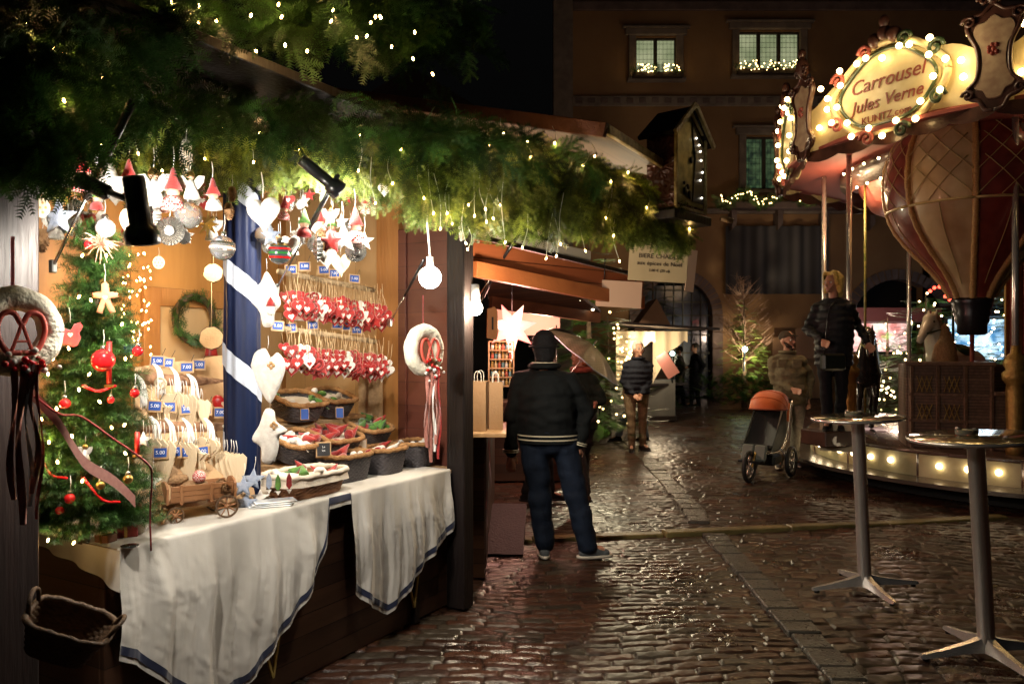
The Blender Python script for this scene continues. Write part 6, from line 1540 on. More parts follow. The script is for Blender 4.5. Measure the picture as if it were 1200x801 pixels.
def lit_glass(name, c1, c2, s_, scale=1.5):
    m = bpy.data.materials.new(name); m.use_nodes = True; nt = m.node_tree; b = nt.nodes['Principled BSDF']; N = nt.nodes.new
    g = N('ShaderNodeNewGeometry'); n = N('ShaderNodeTexNoise'); n.inputs['Scale'].default_value = scale; n.inputs['Detail'].default_value = 4; nt.links.new(g.outputs['Position'], n.inputs['Vector'])
    mr = N('ShaderNodeMapRange'); mr.inputs['From Min'].default_value = .38; mr.inputs['From Max'].default_value = .62; nt.links.new(n.outputs['Fac'], mr.inputs['Value'])
    c = ramp_mix(nt, mr.outputs['Result'], c1, c2); nt.links.new(c, b.inputs['Emission Color']); b.inputs['Emission Strength'].default_value = s_
    b.inputs['Base Color'].default_value = (.1, .1, .08, 1); b.inputs['Roughness'].default_value = .1; return m
litA = lit_glass('lit_leaded_glass', (.36, .42, .22), (.62, .66, .38), .55, 1.1); litB = lit_glass('green_bottle_glass', (.012, .035, .022), (.09, .16, .07), .5, 5.0)
litC = lit_glass('dim_glass', (.005, .02, .02), (.02, .06, .04), .3)
window(w1, 2, litA); window(w2, 3, litA); window(w3, 3, litB); window(w5, 3, litC)
# window boxes with lights: real plants on the sills
_mb = MB(); _mb.ball((0, 0, 0), .021, 6, 5); BF = _mb.mesh('bulb', emis('far_bulb', (1, .70, .26), 9))
def far_string(label, pts, me=BF, wire=None, grp='light strings on the town house'):
    t = thing('fairy_light_string', label, 'light string', pts[0], group=grp); bulbs_on(t, pts, me); return t
def sill_plants(label, o, n=26):
    t = thing('window_box', label, 'window box', ((o[0]+o[1])/2, FY-.3, o[2]-.02)); m = MB(); m.box(((o[0]+o[1])/2, FY-.32, o[2]-.0), (o[1]-o[0]+.3, .2, .16), None, .01); m.build('planter', mat('planter', (.05, .03, .02), .7), t)
    xf = [xform((R.uniform(o[0]-.1, o[1]+.1), FY-.34+R.uniform(-.08, .08), o[2]+.06), (R.uniform(-1, 1), R.uniform(-.6, .2), R.uniform(.1, 1)), (0, -1, 0), .6) for _ in range(n)]
    scatter('greenery', firdark, FARF, xf, t)
sill_plants('planter with greenery under the two light lit window', w1, 16); sill_plants('planter with greenery under the three light lit window', w2, 22)
far_string('cluster of warm lights on the sill of the two light window', [(R.uniform(w1[0]-.0, w1[1]+.05), FY-.42+R.uniform(-.08, .05), w1[2]+R.uniform(.05, .32)**1) for _ in range(46)])
far_string('cluster of warm lights on the sill of the three light window', [(R.uniform(w2[0]-.1, w2[1]+.1), FY-.42+R.uniform(-.08, .05), w2[2]+R.uniform(.02, .32)) for _ in range(60)])
# balcony ledge with garland
bz = W(0, 240).z; bx0 = W(845, 0).x
m = MB(); m.box(((bx0+xr)/2, FY-.35, bz-.12), (xr-bx0, .7, .24), None, .03); m.build('balcony_ledge', sand, HOUSE)
for x in np.arange(bx0+.3, 16, 1.5):
    q = MB(); q.prism([(-.08, -.25), (.08, -.25), (.08, -.7), (-.08, -.9)], .5, Matrix.Translation((x, FY-.25, bz))); q.build('balcony_bracket', sand, HOUSE)
GP = []
for (x, y) in [(842, 233), (850, 240), (862, 231), (876, 224), (884, 233), (893, 238), (903, 234), (914, 226), (922, 222), (934, 232), (946, 237), (958, 230), (965, 224), (990, 236), (1008, 228), (1018, 238), (1030, 232), (1042, 236), (1060, 228)]: GP.append(P(x, y, FY-.75))
GP = smoothline(GP, 5); t = thing('fir_garland', 'swagged green garland along the balcony ledge of the town house', 'garland', GP[0])
xf = [xform(p+Vector((R.uniform(-.05, .05), 0, R.uniform(-.05, .05))), (R.uniform(-1, 1), R.uniform(-.5, .1), R.uniform(-1, .4)), (0, -1, 0), .5) for p in GP for _ in range(3)]
scatter('fir_sprays', firdark, FARF, xf, t)
far_string('warm lights on the swagged balcony garland', [p+Vector((R.uniform(-.05, .05), -.14, R.uniform(-.1, .1))) for p in GP[::1]])
# hanging cloth banner with pale stripes
bm = bpy.data.materials.new('striped_cloth'); bm.use_nodes = True; nt = bm.node_tree; tcx = nt.nodes.new('ShaderNodeTexCoord'); wv = nt.nodes.new('ShaderNodeTexWave'); wv.inputs['Scale'].default_value = .8; wv.inputs['Distortion'].default_value = 2.5; wv.inputs['Detail'].default_value = 2
mp = nt.nodes.new('ShaderNodeMapping'); mp.inputs['Scale'].default_value = (1, 1, .12); nt.links.new(tcx.outputs['Object'], mp.inputs[0]); nt.links.new(mp.outputs[0], wv.inputs['Vector'])
nt.links.new(ramp_mix(nt, wv.outputs['Fac'], (.035, .028, .03), (.085, .07, .07)), nt.nodes['Principled BSDF'].inputs['Base Color']); nt.nodes['Principled BSDF'].inputs['Roughness'].default_value = .9
a, b_ = W(848, 266), W(968, 266); zb = W(0, 345).z
m = MB(); m.grid(lambda s_, t_: Vector((a.x+(b_.x-a.x)*s_, FY-.25+.06*math.sin(s_*34), a.z-(a.z-zb)*t_*1.0)), 60, 12); tag(m.build('hanging_cloth', bm), 'grey striped cloth hanging under the balcony ledge', 'cloth')
# neighbour in the dark
NB = thing('dark_house', 'unlit house standing in the dark beyond the ochre house corner', 'building', (-3, 33, 0)); m = MB(); m.box((-4.2, 36, 5), (10.6, 6, 10)); m.build('wall', mat('night_plaster', (.10, .09, .10), .9, col2=(.07, .065, .07), scale=1), NB)
m = MB(); m.prism([(-5.6, 0), (5.6, 0), (0, 3.4)], 6.4, Matrix.Translation((-4.2, 36, 10))); m.build('roof', mat('night_tiles', (.05, .03, .03), .8), NB)

# ================================================================== second stall and its canopy beam
orange = planks('orange_red_boards', (.34, .085, .03), (.46, .14, .05), .11, 'Z', .45, (.2, .2, 2), .08)
B2 = thing('market_stall', 'second wooden stall with red orange canopy boards behind the dark post', 'market stall', (-.3, 5.6, 0))
def wb(m, a, b_, w_, h, bev=.004): return m.bar(a, b_, w_, h, bev)
A_, B_ = P(546, 292, 5.5), P(752, 338, 6.9)
m = MB(); wb(m, A_, B_, .04, .17); m.build('canopy_beam', orange, B2)
m = MB(); wb(m, A_+Vector((.06, -.03, -.14)), B_+Vector((0, -.03, -.125)), .06, .11); m.build('lower_beam', wood_post if False else mat('bright_orange_wood', (.50, .16, .05), .45, col2=(.38, .11, .035), scale=5, stretch=(.2, 1, 1), bump=.2), B2)
m = MB(); wb(m, P(546, 268, 5.55), P(690, 300, 6.5), .05, .08); m.build('top_strip', mat('pale_edge', (.55, .5, .42), .5), B2)
m = MB(); m.smooth = False; a, b_, c_, d_ = A_+Vector((0, .02, .10)), B_+Vector((0, .02, .10)), B_+Vector((-1.9, .7, .28)), A_+Vector((-.75, .5, .28)); up = Vector((0, 0, .03)); m.add([a, b_, c_, d_, a+up, b_+up, c_+up, d_+up], [(0, 1, 2, 3), (7, 6, 5, 4), (0, 4, 5, 1), (1, 5, 6, 2), (2, 6, 7, 3), (3, 7, 4, 0)]); m.build('roof', brown_dk, B2)
m = MB(); m.box((-.55, 5.75, .53), (.70, .06, 1.06), None, .003); m.box((-.22, 7.3, .53), (.05, 3.0, 1.06), None, .003); m.build('side_wall', wood_dk, B2)
m = MB(); m.box((-.30, 5.9, 1.075), (.52, 1.0, .03), None, .004); m.build('counter_shelf', wood_lt, B2)
m = MB(); m.box((-.40, 5.72, 1.7), (.07, .07, 1.3), None, .004); m.build('corner_post', wood_post, B2)
m = MB(); m.box((-.75, 6.6, 1.75), (.05, 1.7, 1.3), None, 0); m.build('inner_wall', orange, B2)
for k, (cc, z, lb) in enumerate(((redpaint, .75, 'narrow red felt strip hanging on the side of the second stall'), (mat('pale_print', (.5, .45, .5), .7), .55, 'pale printed cloth hanging on the side of the second stall'), (mat('teal_print', (.08, .22, .22), .6), .8, 'teal printed cloth hanging under the paper bags'))):
    m = MB(); m.grid(lambda a, b_: Vector((-.18+.015*math.sin(b_*5), 5.85+.28*k+.16*a, z+.22-.5*b_)), 6, 10); tag(m.build('printed_cloth', cc), lb, 'cloth')
m = MB(); m.bar((-.06, 6.35, .0), (-.02, 6.9, .30), .30, .03); tag(m.build('leaning_board', brown_dk), 'dark board leaning at the foot of the second stall', 'board')
kraft = mat('kraft_paper', (.36, .22, .12), .8, col2=(.30, .18, .09), scale=4, bump=.2)
def bag(label, c, w_, d_, h, rz):
    t = thing('paper_bag', label, 'paper bag', c, rz, 'paper bags on the second stall'); m = MB(); m.smooth = False
    V = [(-w_/2, -d_/2, 0), (w_/2, -d_/2, 0), (w_/2, d_/2, 0), (-w_/2, d_/2, 0), (-w_/2, -d_/2, h), (w_/2, -d_/2, h), (w_/2, d_/2, h), (-w_/2, d_/2, h), (-w_/2+.012, 0, h*.98), (w_/2-.012, 0, h*.98), (-w_/2+.02, 0, h*.3), (w_/2-.02, 0, h*.3)]
    m.add(V, [(0, 1, 5, 4), (3, 7, 6, 2), (0, 3, 2, 1), (0, 4, 8, 10), (10, 8, 7, 3), (1, 11, 9, 5), (11, 2, 6, 9), (0, 10, 3), (1, 2, 11)]); m.build('body', kraft, t, world=False)
    for s_ in (-1, 1):
        m = MB(); m.tube(smoothline([(-w_*.2, s_*d_*.45, h-.02), (-w_*.19, s_*d_*.5, h+.05), (0, s_*d_*.5, h+.075), (w_*.19, s_*d_*.5, h+.05), (w_*.2, s_*d_*.45, h-.02)], 4), .003, 6); m.build('handle', twine_w, t, world=False)
bag('kraft paper bag nearest the dark post', (-.36, 5.58, 1.09), .115, .20, .36, .12); bag('kraft paper bag in the middle of the shelf', (-.235, 5.62, 1.09), .115, .20, .35, -.06); bag('kraft paper bag at the aisle end of the shelf', (-.12, 5.72, 1.09), .10, .20, .34, .05)
# lamps on the second stall
lp = P(557, 361, 5.1); t = thing('bulb_lamp', 'white spot lamp with glowing bulb on the second stall', 'lamp', lp); m = MB(); m.ball(lp, (.048, .048, .048), 16, 10); m.build('glass_bulb', emis('bulb_two', (1, .93, .8), 45), t)
m = MB(); m.tube([lp+Vector((0, 0, .04)), lp+Vector((-.01, .02, .15))], .032, 12); m.build('socket', MATS['white_plastic'], t)
lp2 = P(543, 318, 5.9); t = thing('spot_lamp', 'pale unlit spot lamp head clipped under the second canopy', 'lamp', lp2); m = MB(); m.tube([lp2+Vector((0, 0, .09)), lp2+Vector((0, 0, -.10))], [.045, .062], 18); m.build('shade', mat('warm_shade', (.75, .68, .55), .5), t); m = MB(); m.box(lp2+Vector((.10, -.02, -.02)), (.14, .05, .05), (0, .3, 0), .01); m.build('clamp', black_m, t)
stay('gas_strut', 'long dark strut rising from the second lamp to the canopy', P(612, 268, 5.6), P(556, 355, 5.95), .010)
stay('gas_strut', 'thin dark strut behind the second lamp', P(590, 300, 5.8), P(548, 385, 6.1), .008)
lamp('second_stall_light', 'POINT', lp+Vector((.07, -.05, 0)), 60, (1, .82, .58), .06)
# ---- signs
kcard = mat('cream_card', (.55, .42, .24), .6, col2=(.48, .36, .2), scale=4); pinkc = mat('pinkish_card', (.60, .38, .26), .6); ink = mat('brown_ink', (.05, .03, .02), .6)
def flat_sign(label, px0, py0, px1, py1, Y, m_, tilt=-.06, fold=False):
    a, b_ = P(px0, py0, Y), P(px1, py1, Y); c = (a+b_)/2; t = thing('hanging_sign', label, 'sign', c); t.rotation_euler = (0, -tilt, 0)
    w_, h = b_.x-a.x, a.z-b_.z; m = MB(); m.box((0, 0, 0), (w_, .012, h), None, .002); m.build('board', m_, t, world=False)
    if fold: m = MB(); m.smooth = False; m.box((w_/2+.035, .02, -.07), (.09, .008, h*.95), (0, .06, .5), .002); m.build('folded_edge', pinkc, t, world=False)
    m = MB(); m.tube([(-w_*.35, 0, h/2-.005), (-w_*.35, .02, h/2+.18)], .004, 6); m.build('hook', black_m, t, world=False); m = MB(); m.tube([(w_*.35, 0, h/2-.005), (w_*.35, .02, h/2+.22)], .004, 6); m.build('hook', black_m, t, world=False)
    return t, w_, h
t, w_, h = flat_sign('cream drinks sign lettered BIERE CHAUDE under the tip of the garland', 737, 278, 806, 330, 6.2, kcard, fold=True)
for (s_, sz, z) in (('Vin chaud de Noël', .042, .12), ('BIERE CHAUDE', .050, .022), ('aux épices de Noël', .046, -.035), ('3.00 € (25 cl)', .030, -.09)): text('lettering', s_, sz, ink, t, (.01, -.0095, z), (PI/2, 0, 0), .002)
flat_sign('blank pinkish card hanging lower left of the drinks sign', 699, 329, 752, 360, 6.5, pinkc, tilt=-.06)

# ================================================================== chalet shaped clock box on the roof tip
K = P(792, 190, 4.9); CL = thing('chalet_box', 'carved chalet shaped display box with gilt roof edge standing on the garland tip', 'display box', K+Vector((0, 0, -.31)), .86); CL.scale = (.90, .90, .90)
carved = bpy.data.materials.new('carved_walnut'); carved.use_nodes = True; nt = carved.node_tree; b = nt.nodes['Principled BSDF']; v = nt.nodes.new('ShaderNodeTexVoronoi'); v.inputs['Scale'].default_value = 16; n = nt.nodes.new('ShaderNodeTexNoise'); n.inputs['Scale'].default_value = 9
tcx = nt.nodes.new('ShaderNodeTexCoord'); mx = nt.nodes.new('ShaderNodeMix'); mx.data_type = 'RGBA'; mx.inputs['Factor'].default_value = .25; nt.links.new(tcx.outputs['Object'], n.inputs['Vector']); nt.links.new(tcx.outputs['Object'], mx.inputs['A']); nt.links.new(n.outputs['Color'], mx.inputs['B']); nt.links.new(mx.outputs['Result'], v.inputs['Vector'])
bp_ = nt.nodes.new('ShaderNodeBump'); bp_.inputs['Distance'].default_value = .03; nt.links.new(v.outputs['Distance'], bp_.inputs['Height']); nt.links.new(bp_.outputs[0], b.inputs['Normal']); b.inputs['Base Color'].default_value = (.11, .035, .02, 1); b.inputs['Roughness'].default_value = .35
hw, hd, hh = .21, .105, .52          # half width (front faces -y local), half depth
pent = [(-hw, 0), (hw, 0), (hw, hh), (0, hh+.15), (-hw, hh)]
m = MB(); m.prism(pent, 2*hd, None, 0); m.build('body', carved, CL, world=False)
m = MB(); m.prism([(x*.88, .03+z*.90) for x, z in pent], .006, Matrix.Translation((0, -hd-.004, 0))); m.build('picture_panel', mat('gilt_scene', (.50, .46, .20), .35, col2=(.22, .22, .10), scale=14, metal=.3), CL, world=False)
m = MB()
for i in range(5):
    a, b_ = pent[i], pent[(i+1) % 5]; m.bar((a[0], -hd-.012, a[1]), (b_[0], -hd-.012, b_[1]), .018, .020, .002, up=(0, 1, 0))
m.build('gilt_frame', MATS['gilt_strip'], CL, world=False)
for s_ in (-1, 1):
    m = MB(); m.bar((s_*(hw+.06), 0, hh-.045), (0, 0, hh+.175), 2*hd+.07, .03, .003, up=(0, 0, 1)) ; m.build('roof_slope', brown_dk, CL, world=False)
    m = MB(); m.bar((s_*(hw+.07), -hd-.045, hh-.05), (0, -hd-.045, hh+.195), .022, .036, .003); m.build('barge_board', MATS['gilt_strip'], CL, world=False)
for (x, z, r_) in ((-.08, .12, .03), (-.05, .15, .02), (-.10, .17, .012), (.0, .34, .022), (.05, .40, .016), (-.02, .10, .03)): m = MB(); m.ball((x, -hd-.014, z), (r_, .006, r_), 10, 6); m.build('silhouette_figure', mat('black_silhouette', (.015, .01, .01), .6), CL, world=False)
m = MB(); m.prism([(.02, .06), (hw*.85, .06), (hw*.85, .46), (.02, .60), (.06, .35)], .008, Matrix.Translation((0, -hd-.010, 0))); m.build('night_sky_panel', mat('night_blue_panel', (.012, .012, .03), .3), CL, world=False)
for (x, z) in ((.06, .50), (.10, .46), (.12, .42), (.13, .36), (.15, .28), (.12, .22), (.14, .10)):
    q = MB(); q.ball((x, -hd-.02, z), .007, 8, 6); q.build('bulb', emis('panel_bulb', (1, .9, .7), 6), CL, world=False)
m = MB(); m.box((.02, 0, -.05), (.52, .26, .06), None, .006); m.build('plank_base', brown_dk, CL, world=False)
m = MB(); m.tube([(.28, -.20, -.03), (.34, -.26, -.05)], .02, 8); m.build('peg', wood_lt, CL, world=False)

# ================================================================== third stall, star lantern and light strip
pinkw = emis('pink_lit_sheet', (.9, .42, .30), .55)
C3 = thing('market_stall', 'third stall with dark slatted roof and pink lit back sheet behind the large man', 'market stall', (0, 10, 0))
m = MB(); m.box((.22, 10.6, 2.12), (.85, .04, .55), None, 0); m.build('back_sheet', pinkw, C3)
m = MB(); m.box((-.1, 10.1, .5), (1.6, .5, 1.0), None, .01); m.build('counter', wood_dk, C3)
m = MB(); m.bar(P(575, 354, 8.6), P(702, 372, 9.8), .05, .13); m.build('roof_beam', mat('warm_brown_beam', (.20, .08, .04), .5, col2=(.13, .05, .025), scale=5, stretch=(.2, 1, 1)), C3)
m = MB(); m.smooth = False; a, b_, c_, d_ = P(566, 318, 7.6), P(655, 330, 8.2), P(704, 366, 9.8), P(572, 350, 8.7); up = Vector((0, 0, .04)); m.add([a, b_, c_, d_, a+up, b_+up, c_+up, d_+up], [(0, 1, 2, 3), (7, 6, 5, 4), (0, 4, 5, 1), (1, 5, 6, 2), (2, 6, 7, 3), (3, 7, 4, 0)]); m.build('roof', planks('dark_roof_slats', (.06, .03, .02), (.13, .06, .035), .14, 'Y', .6, (.2, 1, 1), .1), C3)
for x in (-.75,):
    m = MB(); m.box((x, 10.2, 1.15), (.08, .08, 2.3), None, .004); m.build('post', brown_dk, C3)
lamp('third_stall_light', 'POINT', (.35, 9.6, 2.0), 110, (1, .50, .34), .15)
# star lantern
sp_ = P(600, 384, 7.4); t = thing('star_lantern', 'glowing pink and white paper star lantern above the aisle stall', 'star lantern', sp_)
for k in range(7):
    a = 2*PI*k/7+.2; d = Vector((math.cos(a), -.12, math.sin(a))); m = MB(); m.smooth = False; l = .24 if k != 5 else .34; s1 = Vector((-d.z, 0, d.x)).normalized()
    bse = [sp_+d*.06+s1*.065, sp_+d*.06+Vector((0, -.065, 0)), sp_+d*.06-s1*.065, sp_+d*.06+Vector((0, .065, 0))]; m.add(bse+[sp_+d*l], [(0, 1, 4), (1, 2, 4), (2, 3, 4), (3, 0, 4), (0, 3, 2, 1)]); m.build('point', emis('star_paper_%s' % ('w' if k % 2 else 'p'), (1, .55, .42) if k % 2 else (1, .30, .26), 2.6 if k % 2 else 1.6), t)
m = MB(); m.ball(sp_, .085, 14, 10); m.build('core', emis('star_core', (1, .75, .6), 7), t); m = MB(); m.tube([sp_+Vector((0, 0, .1)), sp_+Vector((0, .02, .6))], .004, 5); m.build('cord', black_m, t)
lamp('star_lantern_light', 'POINT', sp_+Vector((0, -.25, 0)), 60, (1, .45, .35), .15)
# wooden sheep board
t = thing('wooden_cutout', 'yellow wooden board with slot hanging beside the star lantern', 'hanging board', P(576, 375, 6.8)); q = P(577, 378, 6.8); M = facing((.2, -1, 0)); M.translation = q; m = MB(); m.prism([(-.05, -.13), (.035, -.15), (.05, -.10), (.045, .10), (.02, .14), (-.045, .12)], .02, M, .003); m.build('board', wood_post, t)
m = MB(); m.prism([(-.008, -.06), (.008, -.06), (.008, .05), (-.008, .05)], .026, M); m.build('slot', brown_dk, t)
# rack of little jars
JR = thing('jar_rack', 'lit rack of small glass jars in front of the pink sheet', 'rack', P(587, 450, 7.2)); m = MB()
q0 = P(575, 452, 7.2); q1 = P(600, 400, 7.2)
for k in range(6): z = q0.z+(q1.z-q0.z)*k/5; m.box(((q0.x+q1.x)/2, 7.2, z), (q1.x-q0.x+.03, .12, .01))
for x in (q0.x-.015, q1.x+.015): m.box((x, 7.2, (q0.z+q1.z)/2), (.012, .12, q1.z-q0.z))
m.build('shelves', wood_lt, JR)
jm = [mat('jar_%d' % i, c, .2, coat=.6) for i, c in enumerate(((.6, .5, .3), (.5, .12, .08), (.15, .3, .35), (.7, .65, .6), (.45, .3, .1)))]
for k in range(5):
    for j in range(6):
        z = q0.z+(q1.z-q0.z)*k/5+.005; x = q0.x+(q1.x-q0.x)*(j+.5)/6; t = thing('small_jar', ['amber', 'red', 'blue', 'white', 'ochre'][(k*2+j) % 5]+' jar on '+['the bottom', 'the second lowest', 'the middle', 'the second highest', 'the top'][k]+' shelf of the jar rack', 'jar', (x, 7.17, z), group=['amber', 'red', 'blue', 'white', 'ochre'][(k*2+j) % 5]+' jars on shelf %d' % (k+1))
        m = MB(); m.lathe([(0, 0), (.013, 0), (.014, .035), (.010, .045), (.010, .05), (0, .05)], 10); m.build('glass', jm[(k*2+j) % 5], t, world=False); m = MB(); m.lathe([(0, .05), (.012, .05), (.012, .062), (0, .062)], 10); m.build('lid', gold_m, t, world=False)
lamp('jar_rack_light', 'POINT', P(585, 425, 6.85), 2.5, (1, .8, .6), .05)
# diagonal tube lights
t = thing('tube_light_string', 'string of short bright tube lights slanting down past the fir tree', 'light string', P(670, 343, 9)); tl = [(636, 325, 8.0), (659, 336, 8.6), (669, 342, 8.9), (677, 348, 9.1), (683, 352, 9.3), (692, 360, 9.6), (640, 323, 8.1)]
m = MB(); m.tube([P(x, y, Y)+Vector((0, .02, .02)) for x, y, Y in sorted(tl)], .008, 6); m.build('wire', black_m, t)
for (x, y, Y) in tl: m = MB(); m.tube([P(x-4, y-3, Y), P(x+4, y+3, Y)], .018, 8); m.build('tube', emis('tube_glow', (1, .8, .5), 14), t)
lamp('tube_string_light', 'POINT', P(700, 345, 11.9), 170, (1, .85, .55), .1)  # added fill in front of the far fir, well behind the tubes
# fourth stall with white valances
D4 = thing('market_stall', 'far stall with scalloped white lit valance and grey stone like counter', 'market stall', P(740, 495, 17.5))
gp = mat('grey_panel', (.13, .125, .12), .7, col2=(.09, .09, .085), scale=2, bump=.2); Yd = 17.4
for i, (x0, x1) in enumerate(((655, 700), (702, 745), (747, 789))):
    a, b_ = P(x0, 0, Yd+.4*i), P(x1, 0, Yd+.4*i); m = MB(); m.box(((a.x+b_.x)/2, Yd+.4*i, .5), (b_.x-a.x, .5, .88), None, .01); m.build('counter_panel', gp, D4); m = MB(); m.box(((a.x+b_.x)/2, Yd+.4*i, .06), (b_.x-a.x+.05, .56, .12), None, .01); m.build('plinth', brown_dk, D4)
m = MB(); a, b_ = P(690, 452, 17.2), P(796, 449, 18.5); m.bar(a, b_, .6, .05); m.build('counter_top', brown_dk, D4)
m = MB(); m.bar(P(690, 378, 17.0), P(822, 386, 18), 1.4, .05); m.build('roof', mat('roof_black', (.03, .02, .02), .5), D4)
vl = mat('white_valance', (.72, .60, .42), .7)
for (x0, x1, Y, w2_) in ((722, 768, 17.3, 0), (765, 806, 17.9, 0)):
    a, b_ = P(x0, 388, Y), P(x1, 388, Y); m = MB(); m.grid(lambda s_, t_: Vector((a.x+(b_.x-a.x)*s_, Y+.04*math.sin(s_*15), a.z-(.20+1.0*(1-s_)**2.2+.08*abs(math.sin(s_*7)))*t_)), 24, 6); m.build('valance', vl, D4)
lamp('far_stall_light', 'POINT', P(770, 410, 17.0), 60, (1, .80, .52), .1)
lamp('far_stall_light', 'POINT', P(735, 420, 16.4), 40, (1, .75, .45), .1)
goods = [(R.uniform(722, 752), R.uniform(392, 440)) for _ in range(24)]
for i, (x, y) in enumerate(goods): pass
far_string('scattered coloured lights over the goods of the far stall', [P(x, y, 16.6) for x, y in goods], grp=None)
lpq = P(788, 414, 18.2); t = thing('bulb_lamp', 'small cold white lamp glowing at the end of the far stall', 'lamp', lpq); m = MB(); m.ball(lpq, .055, 12, 8); m.build('globe', emis('cold_globe', (.6, 1, .9), 12), t); m = MB(); m.tube([lpq, lpq+Vector((0, 0, .9))], .012, 6); m.build('hanger', black_m, t)
t = thing('menu_board', 'tilted pink menu board propped at the end of the far counter', 'menu board', P(784, 428, 17)); m = MB(); m.bar(P(774, 415, 17), P(790, 440, 16.9), .05, .28); m.build('board', mat('menu_pink', (.55, .22, .2), .6), t); m = MB(); m.tube([P(784, 428, 17.05), P(788, 448, 17.3)], .02, 6); m.build('prop', brown_dk, t)
# small brown gable between
t = thing('market_stall', 'small brown gabled stall roof showing left of the stone arch', 'market stall', (3.9, 20, 0)); m = MB(); q = P(762, 368, 19.5); m.prism([(-.5, -.4), (.45, -.4), (.05, .35)], 1.2, Matrix.Translation(q)); m.build('roof', mat('brown_roof', (.16, .07, .035), .6), t); m = MB(); m.box((q.x, q.y+.2, 1.0), (.8, .8, 2.0)); m.build('body', wood_dk, t)

# ================================================================== trees
def conifer(label, base, H_, rad_, n, fm, tpl=FARF, s=1, lights=0, trunk_r=.08, name='fir_tree', z0=.1, dens_low=1, bme=None, grp=None):
    base = Vector(base); t = thing(name, label, 'tree', base); rr = random.Random(int(base.x*100+n)); m = MB(); m.tube([base, base+Vector((0, 0, H_*.5)), base+Vector((0, 0, H_))], [trunk_r, trunk_r*.6, .01], 8); m.build('trunk', bark, t); xf = []
    for k in range(n):
        q = z0+(1-z0)*(1-math.sqrt(rr.random())); a = rr.uniform(0, 2*PI); r_ = rad_*(1-q)**.85*(1+.18*math.sin(a*5+q*21))+.04; st = r_*rr.uniform(.25, .95)
        p = base+Vector((math.cos(a)*st, math.sin(a)*st, q*H_-.10*st)); xf.append(xform(p, (math.cos(a), math.sin(a), rr.uniform(-.45, .35)), (0, 0, 1), s*rr.uniform(.7, 1.15)))
    scatter('crown', fm, tpl, xf, t)
    if lights:
        pts = []
        for k in range(lights):
            q = z0+(1-z0)*(1-math.sqrt(rr.random())); a = rr.uniform(-PI, .2); r_ = rad_*(1-q)**.85; pts.append(base+Vector((math.cos(a)*r_, math.sin(a)*r_, q*H_)))
        far_string('warm lights on the '+' '.join(label.split()[:11]), pts, bme or BF, grp='light strings on the fir trees')
    return t
firfar = leafmat('far_fir_green', (.04, .11, .03), (.09, .20, .05), scale=2)
conifer('lit green fir rising behind the blank card', P(690, 0, 13.5).to_2d().to_3d(), 3.5, 1.05, 420, firfar, s=.8, lights=18)
conifer('dark fir standing before the barred stone arch', P(765, 0, 21).to_2d().to_3d(), 3.9, 1.1, 260, firdark, s=.9)
BC = conifer('bushy evergreen with baubles between umbrella and old man', P(712, 0, 15).to_2d().to_3d(), 2.3, .8, 260, firfar, s=.6, lights=46)
TB = P(872, 0, 22.0).to_2d().to_3d()
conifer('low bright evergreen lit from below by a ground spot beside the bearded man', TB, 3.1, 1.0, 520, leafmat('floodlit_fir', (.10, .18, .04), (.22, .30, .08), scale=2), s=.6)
t = thing('bare_tree', 'bare twiggy tree glowing pinkish above the floodlit evergreen', 'tree', TB+Vector((.05, .25, 0))); m = MB(); tw = mat('lit_twigs', (.30, .18, .13), .8)
m.tube([TB+Vector((.05, .25, 0)), TB+Vector((.05, .25, 3.6))], [.04, .012], 6)
rr = random.Random(4)
for k in range(90):
    z = rr.uniform(1.2, 3.5); a = rr.uniform(0, 6.28); l = .85*(1-(z-1)/3.3)+.12; p = TB+Vector((.05, .25, z)); d = Vector((math.cos(a), math.sin(a), .75)); e = p+d*l; m.tube([p, p+d*l*.5+Vector((0, 0, -.04)), e], [.012, .008, .004], 4)
    for j in range(3): f0 = p+d*l*rr.uniform(.3, .9); m.tube([f0, f0+Vector((rr.uniform(-.25, .25), rr.uniform(-.2, .2), rr.uniform(.05, .25)))], .004, 3)
m.build('branches', tw, t)
lq = P(873, 409, 21.1); t = thing('ground_spot', 'small cold flood lamp glaring in the lit evergreen', 'lamp', lq); m = MB(); m.ball(lq, .07, 12, 8); m.build('lens', emis('flood_lens', (.65, 1, .95), 20), t); m = MB(); m.tube([lq+Vector((0, .05, 0)), lq+Vector((0, .1, -.6))], .03, 8); m.build('stake', black_m, t)
lamp('flood_light', 'SPOT', TB+Vector((.1, -1.3, .9)), 1000, (1, .86, .55), .08, TB+Vector((0, .1, 1.7)), 75, .8)
m = MB()
t = thing('planter_bush', 'dark bushes round the foot of the floodlit evergreen', 'bush', TB+Vector((0, -.5, 0))); xf = [xform(TB+Vector((rr.uniform(-1.3, 1.2), rr.uniform(-1.0, -.3), rr.uniform(.1, .85))), (rr.uniform(-1, 1), rr.uniform(-1, .2), rr.uniform(0, 1)), (0, 0, 1), .6) for _ in range(200)]; scatter('leaves', firdark, FARF, xf, t)
conifer('fir tree with warm lights behind the white carousel horse', P(1085, 0, 17).to_2d().to_3d(), 2.9, 1.3, 420, firfar, s=.8, lights=85, bme=BULB_BIG)
conifer('fir tree with many lights at the right edge behind the balloon burner', P(1185, 0, 18).to_2d().to_3d(), 3.2, 1.3, 380, firfar, s=.8, lights=110, bme=BULB_BIG)
conifer('small dark fir beside the red market roof', P(1040, 0, 18.5).to_2d().to_3d(), 2.4, .8, 200, firfar, s=.7, lights=40)
